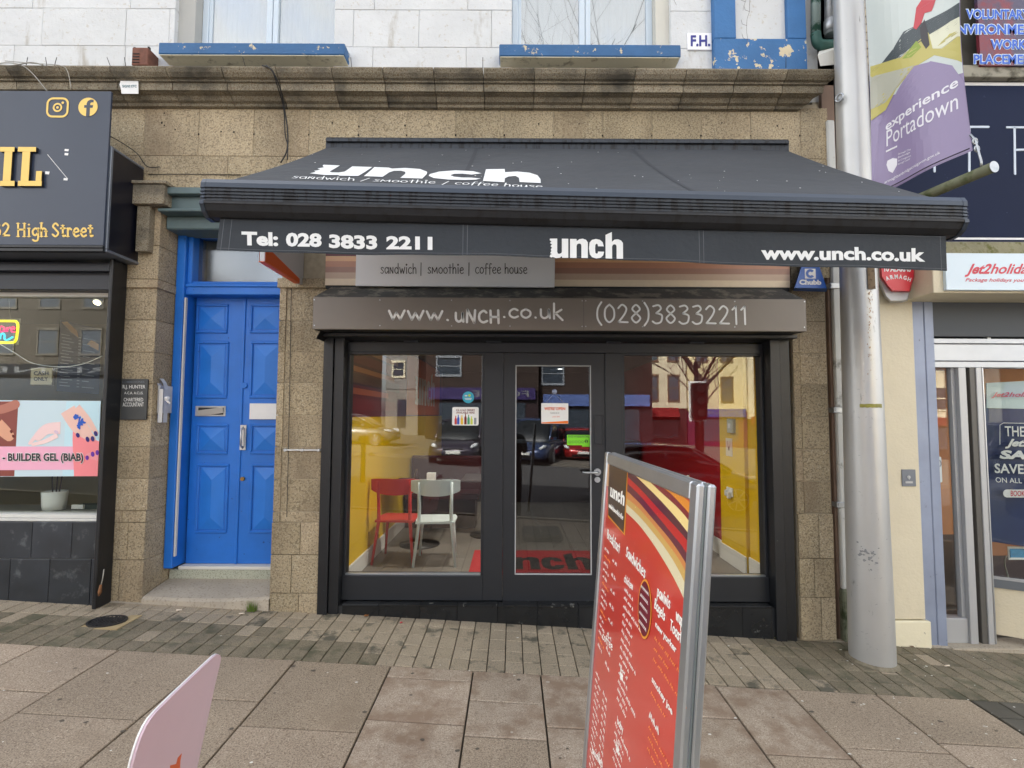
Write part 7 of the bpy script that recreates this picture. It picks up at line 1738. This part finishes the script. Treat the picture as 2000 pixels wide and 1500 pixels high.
for i in range(8):
    for x in (-.30, .95):
        y = 5.35+.68*i; p = thing('ceiling_spotlight', 'round lit downlight in the dark cafe ceiling', 'ceiling light', (x, y, CH), 'downlights along the cafe ceiling'); build('diffuser', B().lathe([(.045, -.004), (.045, 0)], 16, (x, y, CH)), lampm, p); build('trim', B().lathe([(.06, -.002), (.06, 0)], 16, (x, y, CH)), whitebright, p)
        p['label'] = 'lit ceiling downlight, %s from the window in the row %s' % (('nearest', 'second', 'third', 'fourth', 'fifth', 'sixth', 'seventh', 'farthest')[i], 'above the left chairs' if x < 0 else 'above the glass door')
        if i in (0, 2, 4, 6):
            ld = bpy.data.lights.new('downlight_lamp', 'SPOT'); lo_ = bpy.data.objects.new('downlight_lamp', ld); COL.objects.link(lo_); ld.energy = (30, 0, 5, 0, 6, 0, 6)[i]; ld.spot_size = math.radians(150); ld.spot_blend = 1; ld.shadow_soft_size = .08; ld.color = (1, .93, .82); lo_.parent = p; lo_.location = (0, 0, -.03)  # nearest pair strongest: added light imitating daylight on the yellow walls

# ------------------------------------------------------------------ litter, weeds
b_ = B()
q = Gp(516, 1176); q.y = 4.26
for k in range(40):
    a = random.uniform(-.6, .6); h = random.uniform(.04, .11); o = Vector((q.x+random.uniform(-.04, .035), q.y+random.uniform(-.02, .02), gz(q.x, q.y))); tip = o+Vector((math.sin(a)*h*.7, random.uniform(-.02, .01), h)); w = .0035
    b_.add([o-Vector((w, 0, 0)), o+Vector((w, 0, 0)), tip], [(0, 1, 2), (2, 1, 0)])
single('grass_tuft', 'small tuft of green grass growing at the right end of the doorstep', 'grass tuft', b_, M('grass_blade', c(120, 144, 60), .7))
def leaf_thing(px, py, col, lab, r=.022):
    q = Gp(px, py); b_ = B(); n = 7; a0 = random.random()*6
    pts = [(q.x+r*math.cos(a0+2*PI*k/n)*random.uniform(.6, 1.2), q.y+r*1.2*math.sin(a0+2*PI*k/n)*random.uniform(.6, 1.2), q.z+.004+random.uniform(0, .012)) for k in range(n)]
    b_.add(pts+[(q.x, q.y, q.z+.012), (q.x, q.y, q.z+.001)], [(k, (k+1) % n, n) for k in range(n)]+[((k+1) % n, k, n+1) for k in range(n)]); single('fallen_leaf', lab, 'leaf', b_, M('leaf_%d' % px, c(*col), .7, var=(60, .3)))
leaf_thing(716, 1204, (150, 96, 50), 'curled brown leaf on the bricks under the left cafe window', .02)
leaf_thing(784, 1217, (190, 50, 60), 'small red scrap on the bricks below the left cafe window', .014)
leaf_thing(1504, 1238, (196, 160, 110), 'pale dry leaf beside the foot of the right black post', .03)
leaf_thing(1514, 1246, (190, 190, 110), 'yellow green leaf lying against the right black post', .03)
leaf_thing(1546, 1247, (196, 96, 50), 'orange brown leaf on the ground right of the black post', .025)
leaf_thing(1500, 1234, (210, 40, 60), 'bright red scrap behind the pale leaf at the right black post', .014)
leaf_thing(1762, 1258, (70, 50, 40), 'dark brown leaf clump at the foot of the cream pillar', .03)
leaf_thing(1778, 1262, (96, 60, 44), 'reddish leaf beside the dark clump at the cream pillar', .024)
for px, py, lab in ((349, 1193, 'cigarette end on the bricks in front of the doorstep left side'), (471, 1200, 'cigarette end on the bricks in front of the doorstep right side'), (1850, 1302, 'flat white gum scrap on the dark bricks right of the lamp post')):
    q = Gp(px, py); b_ = B(); b_.tube([q+Vector((-.018, 0, .006)), q+Vector((.022, .006, .006))], .005, 8); single('cigarette_end', lab, 'cigarette end', b_, M('cig_%d' % px, c(228, 214, 196), .7))
b_ = B()
for _ in range(170):
    x = random.uniform(2.2, 4.4) if random.random() < .6 else random.uniform(-3.5, 2.2); y = random.uniform(2.2, 4.2) if x < 2.2 else random.uniform(2.6, 4.2)
    r = random.uniform(.002, .008); z = gz(x, y)+.0035; n = 6; b_.mi = 0 if random.random() < .6 else 1
    b_.add([(x+r*1.3*math.cos(2*PI*k/n)*random.uniform(.6, 1.3), y+r*math.sin(2*PI*k/n)*random.uniform(.6, 1.3), z) for k in range(n)], [tuple(range(n))])
for _ in range(150):
    x = random.uniform(-3.4, 3.0); y = random.uniform(1.0, 3.45); r = random.uniform(.004, .013); z = gz(x, y)+.0032; n = 7; b_.mi = 1 if random.random() < .7 else 2
    b_.add([(x+r*1.2*math.cos(2*PI*k/n)*random.uniform(.7, 1.3), y+r*math.sin(2*PI*k/n)*random.uniform(.7, 1.3), z) for k in range(n)], [tuple(range(n))])
build('grit_speck', b_, [M('pale_grit', c(222, 220, 210), .8), M('dark_gum', c(92, 84, 74), .8), M('pale_gum', c(178, 168, 154), .8)], pavement, kind='stuff')
# bare twigs of the creeper hanging over the white wall
random.seed(11)
twm = M('twig_brown', c(70, 56, 46), .8)
def twig(px, py, L, n, dx, label):
    b_ = B(); pts = []; x, y = px, py
    for i in range(n): pts.append(U(x, y, 4.27-.01*(i % 2))); x += random.uniform(-5, 5)+dx; y += L/n
    b_.tube(smooth(pts, 3), .0022, 5, r2=.0010)
    for i in range(2, n-1, 2):
        p_ = pts[i]; b_.tube([p_, p_+Vector((random.choice((-1, 1))*.04, -.005, .01)), p_+Vector((random.choice((-1, 1))*.05, -.005, .05))], .0013, 4)
    single('creeper_stem', label, 'creeper', b_, twm)
twig(1466, -60, 165, 12, -1.2, 'long bare twig hanging over the cream panel in the blue surround'); twig(1452, -50, 80, 9, 0, 'short bare twig left of the long one over the cream panel')
twig(1320, -60, 80, 8, 1, 'bare twig hanging on the white wall above the enamel plate'); twig(1510, -60, 72, 8, -1.5, 'short bare twig at the right of the cream panel')

# ------------------------------------------------------------------ the street behind the photographer (seen in the glass)
random.seed(5)
def rzz(x): return rz(x, 0)
def opp(name, label, x0, x1, y, h, wallm, rows, winw=.95, winh=1.5, gap=2.2, fas=None, trimcol=(214, 206, 180), ground=(44, 30, 34), depth=8, quoins=False, signtext=None, first=.9, z1=4.1, rowh=3.0):
    t = thing(name, label, 'building', ((x0+x1)/2, y, rzz((x0+x1)/2))); g = rzz((x0+x1)/2)
    build('wall', B().box(x0, x1, y-depth, y, g+3.2, g+h), wallm, t); build('roof', B().box(x0-.1, x1+.1, y-depth, y+.25, g+h, g+h+.35), M('slate_'+name, c(60, 60, 64), .7), t)
    build('ground_floor', B().box(x0, x1, y-depth, y-.05, g-.3, g+3.2), M('shop_'+name, c(*ground), .4), t)
    fm = M('win_'+name, c(*trimcol), .6); gm = bpy.data.materials.get('far_window_glass') or M('far_window_glass', c(58, 66, 76), .08, spec=.9)
    for r in range(rows):
        z = g+z1+r*rowh; x = x0+first
        while x+winw < x1-.3:
            b_ = B(); b_.box(x-.12, x+winw+.12, y, y+.07, z-.14, z-.0); b_.box(x-.12, x+winw+.12, y, y+.09, z+winh, z+winh+.16); b_.box(x-.1, x, y, y+.05, z, z+winh); b_.box(x+winw, x+winw+.1, y, y+.05, z, z+winh); b_.box(x, x+winw, y, y+.04, z+winh*.48, z+winh*.53)
            w = build('window', b_, fm, t); build('pane', B().box(x, x+winw, y-.0, y+.02, z, z+winh), gm, w); x += gap
    if quoins:
        b_ = B(); k = 0; z = g+3.3
        while z < g+h: b_.box(x0-.01, x0+(.5 if k % 2 else .32), y, y+.05, z, z+.27); z += .3; k += 1
        build('quoins', b_, M('quoin_dark', c(80, 62, 48), .8), t)
    if fas: build('fascia', B().box(x0+.2, x1-.2, y, y+.2, g+2.7, g+3.4), M('fascia_'+name, c(*fas), .4), t)
    build('shop_window', B().box(x0+.8, x1-.8, y-.049, y-.02, g+.6, g+2.5), gm, t)
    if signtext:
        O = Vector((x1-.6 if True else x0, y+.215, g+2.85)); L = (x1-x0)*.8 if len(signtext) > 6 else (x1-x0)*.5
        text('lettering', signtext, frame(O, Vector((-L, 0, 0)), Vector((0, 0, .38))), PM('far_sign_letter', (120, 122, 126)), t, bold=.0)
    return t
dbrick = M('dark_brown_brick', c(48, 35, 30), .85, var=(1, .15)); creamr = M('cream_render', c(200, 190, 164), .8, var=(.6, .06))
opp('gable_building', 'white gabled building across the street on the left of the reflection', -8.6, -6.4, -26, 6.0, M('white_gable', c(128, 126, 122), .8), 1, first=.5, winw=.7, winh=.9, ground=(130, 126, 118))
opp('brick_building', 'dark brown brick building with purple fascia across the street', -5.2, 1.6, -22, 7.6, dbrick, 1, winw=1.35, winh=1.0, gap=2.9, fas=(50, 38, 88), trimcol=(120, 126, 134), signtext='FORCE', first=.7, z1=4.2)
opp('dark_terrace', 'dark brown terrace with blue fascia across the street', 1.7, 8.6, -22.5, 8.2, dbrick, 2, winw=1.2, winh=1.15, gap=2.9, fas=(84, 104, 160), trimcol=(120, 126, 134), first=.2)
opp('cream_building', 'tall cream rendered building with arched windows across the street', 11.2, 15.3, -36, 14, creamr, 3, winw=.85, winh=2.1, gap=1.85, trimcol=(104, 78, 56), quoins=True, ground=(52, 22, 26), z1=3.9, rowh=3.5, first=.7)
opp('cream_building', 'pale yellow rendered building with purple shopfront across the street', 15.4, 20.6, -36, 13.5, M('yellow_render', c(204, 190, 150), .8), 3, winw=.9, winh=2.0, gap=2.2, fas=(38, 64, 130), trimcol=(96, 76, 60), ground=(90, 24, 56), signtext='UPTOWN FRAMES', first=.8, rowh=3.5)
opp('cream_building', 'wide beige rendered terrace across the street at the far right', 20.7, 40, -36, 12, creamr, 3, winw=1.0, winh=1.9, gap=2.6, fas=(120, 40, 44), first=.9, rowh=3.4)
opp('shop_terrace', 'grey shop terrace across the street at the far left', -40, -20, -24, 9, M('grey_terrace', c(92, 86, 78), .85), 2, winw=1.2, winh=1.5, gap=2.8, fas=(24, 26, 34), trimcol=(110, 104, 94), signtext='CORDNERS', first=1.2)
opp('shop_terrace', 'low orange rendered shop across the street beside the gable', -19.5, -10.4, -24, 6.6, M('beige_terrace', c(186, 160, 120), .85), 1, fas=(150, 70, 36), first=1.2)
# red shop awning across the street
b_ = B(); g = rzz(12.4); b_.add([(10.8, -35.9, g+3.2), (14.6, -35.9, g+3.2), (14.0, -33.9, g+2.4), (10.8, -33.9, g+2.4), (10.8, -33.9, g+2.15), (14.0, -33.9, g+2.15)], [(0, 1, 2, 3), (3, 2, 1, 0), (3, 2, 5, 4), (4, 5, 2, 3)]); single('shop_awning', 'dark red shop awning across the street on the cream building', 'awning', b_, M('red_awning', c(150, 30, 36), .7))
def bare_tree(x, y, h, label, seed):
    random.seed(seed); g = rzz(x); t = thing('bare_tree', label, 'tree', (x, y, g)); tb = B(); tb.tube([(x, y, g), (x+.05, y, g+h*.2), (x, y+.05, g+h*.36)], [.11, .09, .07], 10); br = B()
    def grow(p, d, L, r, k):
        q = p+d*L*.5+Vector((random.uniform(-1, 1), random.uniform(-1, 1), random.uniform(-.3, .5)))*L*.1; e = q+(d+Vector((random.uniform(-.4, .4), random.uniform(-.4, .4), random.uniform(-.15, .3)))).normalized()*L*.5
        br.tube([p, q, e], [r, r*.8, r*.55], 5 if k > 1 else 4, caps=False)
        if k == 0: return
        for _ in range(3 if k > 1 else 2):
            a = random.uniform(0, 2*PI); nd = (d*1.0+Vector((math.cos(a), math.sin(a), random.uniform(-.1, .5)))*.85).normalized(); grow(q.lerp(e, random.uniform(.2, 1)), nd, L*random.uniform(.6, .82), r*.55, k-1)
    for k in range(5):
        a = k*1.3+random.uniform(-.2, .2); grow(Vector((x, y+.05, g+h*(.30+.02*k))), Vector((math.cos(a)*.7, math.sin(a)*.7, .8)).normalized(), h*.3, .045, 4)
    build('trunk', tb, M('bark_%d' % seed, c(58, 48, 42), .9), t); build('crown', br, M('twigs_%d' % seed, c(50, 42, 38), .9), t)
bare_tree(10.5, -20, 9, 'bare winter tree across the street in front of the cream building', 3)
bare_tree(5.6, -6.5, 9.5, 'bare winter tree on the near side of the road island', 8)
bare_tree(2.6, -7.5, 16, 'tall bare winter tree across the road mirrored in the upper window', 14)
bare_tree(-6.5, -9.0, 8.5, 'bare winter tree across the street on the left', 21)
# cars
def car(x, y, rot, col, label, L=4.2, H=1.45, W=1.75, name='parked_car'):
    g = rzz(x)+.002; t = thing(name, label, 'car', (x, y, g)); T = Matrix.Translation((x, y, g)) @ Matrix.Rotation(rot, 4, 'Z')
    pm = M('paint_%s' % label[:8].replace(' ', '_'), c(*col), .25, .3, coat=.8)
    # lofted body: sections along the length: (x, half width, floor z, shoulder z)
    secs = [(-.5, .78, .30, .62), (-.485, .9, .24, .80), (-.44, .97, .2, .90), (-.3, 1, .18, .94), (0, 1, .18, .95), (.2, 1, .18, .92), (.34, .97, .2, .86), (.45, .88, .22, .74), (.495, .70, .30, .60)]
    def loft(secs_, ny=8):
        b_ = B(T); vs = []
        for (sx, w, z0, z1) in secs_:
            for k in range(12):
                a = 2*PI*(k+.5)/12; cy2 = math.copysign(abs(math.cos(a))**.45, math.cos(a)); cz = math.copysign(abs(math.sin(a))**.45, math.sin(a)); vs.append((sx*L, cy2*w*W/2*(1-.05*max(0, cz)), (z0+z1)/2+cz*(z1-z0)/2))
        n = len(secs_); b_.sm = True; b_.add(vs, [(i*12+k, i*12+(k+1) % 12, (i+1)*12+(k+1) % 12, (i+1)*12+k)[::-1] for i in range(n-1) for k in range(12)]+[tuple(range(12)), tuple((n-1)*12+k for k in range(12))[::-1]]); return b_
    body = build('body', loft(secs), pm, t)
    cab = [(-.46, .72, .80, .90), (-.40, .86, .80, H-.22), (-.30, .84, .80, H-.04), (-.1, .83, .80, H), (.06, .82, .80, H-.03), (.12, .80, .80, H-.12), (.30, .84, .80, .92)]
    build('cabin_glass', loft(cab), M('dark_car_glass_%d' % int(abs(x*10)), c(24, 28, 32), .05, spec=.9), t)
    rf = [(-.38, .80, H-.13, H-.06), (-.30, .78, H-.08, H-.005), (-.1, .77, H-.03, H+.015), (.05, .76, H-.08, H-.012), (.09, .74, H-.12, H-.06)]; build('roof_panel', loft(rf), pm, t)
    b_ = B(T)
    for sy in (-1, 1):
        for a, d in (((.30*L, .90), (.085*L, H-.06)), ((-.42*L, .90), (-.37*L, H-.12)), ((-.08*L, .92), (-.08*L, H-.05))): b_.tube([(a[0], sy*W*.43, a[1]), (d[0], sy*W*.385, d[1])], .035, 6)
    build('pillar', b_, pm, t)
    for sx in (-.31, .31):
        for sy in (-1, 1):
            b_ = B(T @ Matrix.Translation((sx*L, sy*W*.47, .32)) @ Matrix.Rotation(PI/2, 4, 'X')); b_.lathe([(.0, -.11), (.24, -.11), (.32, -.09), (.32, .09), (.24, .11), (.0, .11)], 24); w = build('wheel', b_, M('tyre_%d' % int(abs(x*10)), c(22, 22, 24), .8) if sx < 0 and sy < 0 else bpy.data.materials['tyre_%d' % int(abs(x*10))], t)
            b_ = B(T @ Matrix.Translation((sx*L, sy*(W*.47+.1), .32)) @ Matrix.Rotation(PI/2, 4, 'X')); 
            for k in range(7): 
                a = 2*PI*k/7; b_.tube([(0, 0, 0), (.2*math.cos(a), .2*math.sin(a), 0)], .022, 5)
            b_.tube([(0, 0, -.02), (0, 0, .02)], .06, 12); b_.tube([(.22*math.cos(k*PI/12), .22*math.sin(k*PI/12), 0) for k in range(25)], .016, 6); build('rim', b_, alu, w)
    for sy in (-1, 1):
        b_ = B(T); b_.tube([(.475*L, sy*.62, .66), (.44*L, sy*.74, .72), (.39*L, sy*.80, .76)], [.05, .075, .03], 8); build('headlight', b_, M('headlamp_glass', c(220, 226, 232), .05) if 'headlamp_glass' not in bpy.data.materials else bpy.data.materials['headlamp_glass'], t)
        b_ = B(T); b_.box(.16*L, .20*L, sy*.93-.06, sy*.93+.06, .93, 1.05, .02); build('wing_mirror', b_, pm, t)
    b_ = B(T); b_.box(.488*L, .503*L, -.26, .26, .42, .53, .004); build('number_plate', b_, M('plate_white', c(214, 214, 210), .4) if 'plate_white' not in bpy.data.materials else bpy.data.materials['plate_white'], t)
    b_ = B(T); b_.box(.47*L, .497*L, -.5, .5, .30, .40, .01); b_.box(.478*L, .498*L, -.35, .35, .56, .61, .01); build('grille', b_, blackmetal, t)
    return t
car(-1.9, -11.2, PI/2+.05, (52, 46, 62), 'dark purple people carrier waiting at the junction across the street', 4.7, 1.62, 1.88)
car(3.62, -2.9, .03, (40, 34, 46), 'dark low hatchback parked along the near kerb behind the photographer', 3.6, 1.42, 1.76)
car(-7.6, -15.5, 0, (110, 112, 112), 'silver estate car parked across the street on the left', 4.5, 1.5, 1.8)
car(1.1, -12.8, PI/2+.3, (44, 62, 100), 'blue van like car parked across the street', 4.6, 1.8, 1.9)
car(3.0, -14.6, PI/2, (150, 28, 30), 'red car parked across the street beside the blue one', 4.2, 1.45, 1.75)
# bollards, lamp posts, traffic signal across the street
for (x, y), lb in zip(((-3.7, -4.0), (-5.9, -7.0), (-7.2, -9.8)), ('nearest dark post across the street from the salon', 'middle dark post across the street before the silver car', 'farthest dark post across the street beside the silver car')):
    t = thing('bollard', lb, 'bollard', (x, y, rzz(x)), 'dark posts across the street'); b_ = B(); b_.tube([(x, y, rzz(x)), (x, y, rzz(x)+1.05)], .06, 10); build('post', b_, blackmetal, t); build('cap', B().box(x-.1, x+.1, y-.1, y+.1, rzz(x)+1.0, rzz(x)+1.15, .02), blackmetal, t)
t = thing('lamp_post', 'thin grey lamp post across the street', 'lamp post', (-1.55, -12.5, rzz(-1.5))); b_ = B(); b_.tube([(-1.3, -14, rzz(-1.3)), (-1.3, -14, 7)], [.08, .05], 10); build('column', b_, galv, t); build('lantern', B().box(-1.5, -1.1, -14, -13.2, 7, 7.15, .03), galv, t)
t = thing('traffic_signal', 'black traffic signal with white border across the road', 'traffic light', (5.1, -5.3, rzz(5.1))); b_ = B(); b_.tube([(5.1, -5.3, rzz(5.1)), (5.1, -5.3, 3.2)], .06, 10); build('post', b_, blackmetal, t); build('border', B().box(4.86, 5.34, -5.24, -5.22, 1.55, 2.65, .01), white, t); build('head', B().box(4.90, 5.30, -5.219, -5.0, 1.6, 2.6, .03), blackmetal, t)
b_ = B()
for z in (1.78, 2.1, 2.42): b_.lathe([(.0, 0), (.1, .0), (.1, .02)], 14, (5.1, -4.98, z)) if False else b_.tube([(5.1, -5.0, z), (5.1, -4.93, z)], .1, 14)
build('lens', b_, M('dark_lens', c(30, 30, 32), .2), t)
# ------------------------------------------------------------------ the photographer
def person():
    t = thing('person', 'person in a dark coat holding up a phone, mirrored in the glass door', 'person', (-.02, -.42, gz(0, -.15)-.15))
    g = rz(0, 0)
    J = {'pel': (.0, -.5, .98), 'sp': (.0, -.5, 1.22), 'ch': (0, -.49, 1.42), 'nk': (0, -.48, 1.54), 'hd': (0, -.46, 1.66), 'hd2': (0, -.455, 1.76),
         'shl': (-.19, -.49, 1.46), 'ell': (-.24, -.36, 1.22), 'wrl': (-.08, -.20, 1.44), 'shr': (.19, -.49, 1.46), 'elr': (.24, -.36, 1.22), 'wrr': (.08, -.20, 1.44),
         'hpl': (-.1, -.5, .94), 'knl': (-.12, -.47, .52), 'anl': (-.12, -.5, .1), 'tol': (-.13, -.36, .04), 'hpr': (.1, -.5, .94), 'knr': (.12, -.48, .52), 'anr': (.13, -.52, .1), 'tor': (.15, -.38, .04)}
    R_ = {'pel': .16, 'sp': .16, 'ch': .18, 'nk': .06, 'hd': .095, 'hd2': .08, 'shl': .08, 'ell': .055, 'wrl': .035, 'shr': .08, 'elr': .055, 'wrr': .035, 'hpl': .105, 'knl': .07, 'anl': .045, 'tol': .035, 'hpr': .105, 'knr': .07, 'anr': .045, 'tor': .035}
    E = [('pel', 'sp'), ('sp', 'ch'), ('ch', 'nk'), ('nk', 'hd'), ('hd', 'hd2'), ('ch', 'shl'), ('shl', 'ell'), ('ell', 'wrl'), ('ch', 'shr'), ('shr', 'elr'), ('elr', 'wrr'), ('pel', 'hpl'), ('hpl', 'knl'), ('knl', 'anl'), ('anl', 'tol'), ('pel', 'hpr'), ('hpr', 'knr'), ('knr', 'anr'), ('anr', 'tor')]
    ks = list(J); off = Vector((0, 0, g))
    me = bpy.data.meshes.new('body'); me.from_pydata([Vector(J[k])*1.0+off-Vector((0, 0, 0)) for k in ks], [(ks.index(a), ks.index(d)) for a, d in E], [])
    tmp = bpy.data.objects.new('tmp', me); COL.objects.link(tmp); md = tmp.modifiers.new('s', 'SKIN'); me.skin_vertices[0].data[0].use_root = True
    for i, k in enumerate(ks): me.skin_vertices[0].data[i].radius = (R_[k], R_[k]*(.8 if k in ('pel', 'sp', 'ch') else 1))
    s2 = tmp.modifiers.new('d', 'SUBSURF'); s2.levels = 2; s2.render_levels = 2
    dg = bpy.context.evaluated_depsgraph_get(); m2 = bpy.data.meshes.new_from_object(tmp.evaluated_get(dg)); bpy.data.objects.remove(tmp)
    m2.name = 'body'; m2.transform(Matrix.Translation(-ORG[t.name])); m2.materials.clear(); m2.materials.append(M('dark_coat', c(30, 30, 34), .8)); 
    for p_ in m2.polygons: p_.use_smooth = True
    o = bpy.data.objects.new('body', m2); COL.objects.link(o); o.parent = t
    b_ = B(); b_.sm = True; b_.lathe([(.01, -.13), (.06, -.11), (.085, -.04), (.09, .03), (.075, .09), (.01, .12)], 20, (0, -.45, 1.68+g)); build('head', b_, M('skin_tone', c(206, 160, 136), .6), t)
    b_ = B(); b_.sm = True; b_.lathe([(.085, -.02), (.10, .03), (.088, .09), (.05, .125), (.01, .135)], 20, (0, -.475, 1.685+g)); build('hair', b_, M('dark_hair', c(40, 30, 26), .7), t)
    for sx in (-1, 1):
        for k in range(4):
            b_ = B(); b_.tube([(sx*.08, -.195, 1.44+g+.018*k), (sx*.075, -.165, 1.45+g+.018*k), (sx*.05, -.150, 1.452+g+.018*k), (sx*.03, -.155, 1.452+g+.018*k)], [.009, .009, .008, .006], 7); build('finger', b_, bpy.data.materials['skin_tone'], t)
        b_ = B(); b_.tube([(sx*.07, -.2, 1.46+g), (sx*.045, -.19, 1.49+g)], [.011, .008], 7); build('thumb', b_, bpy.data.materials['skin_tone'], t)
person()
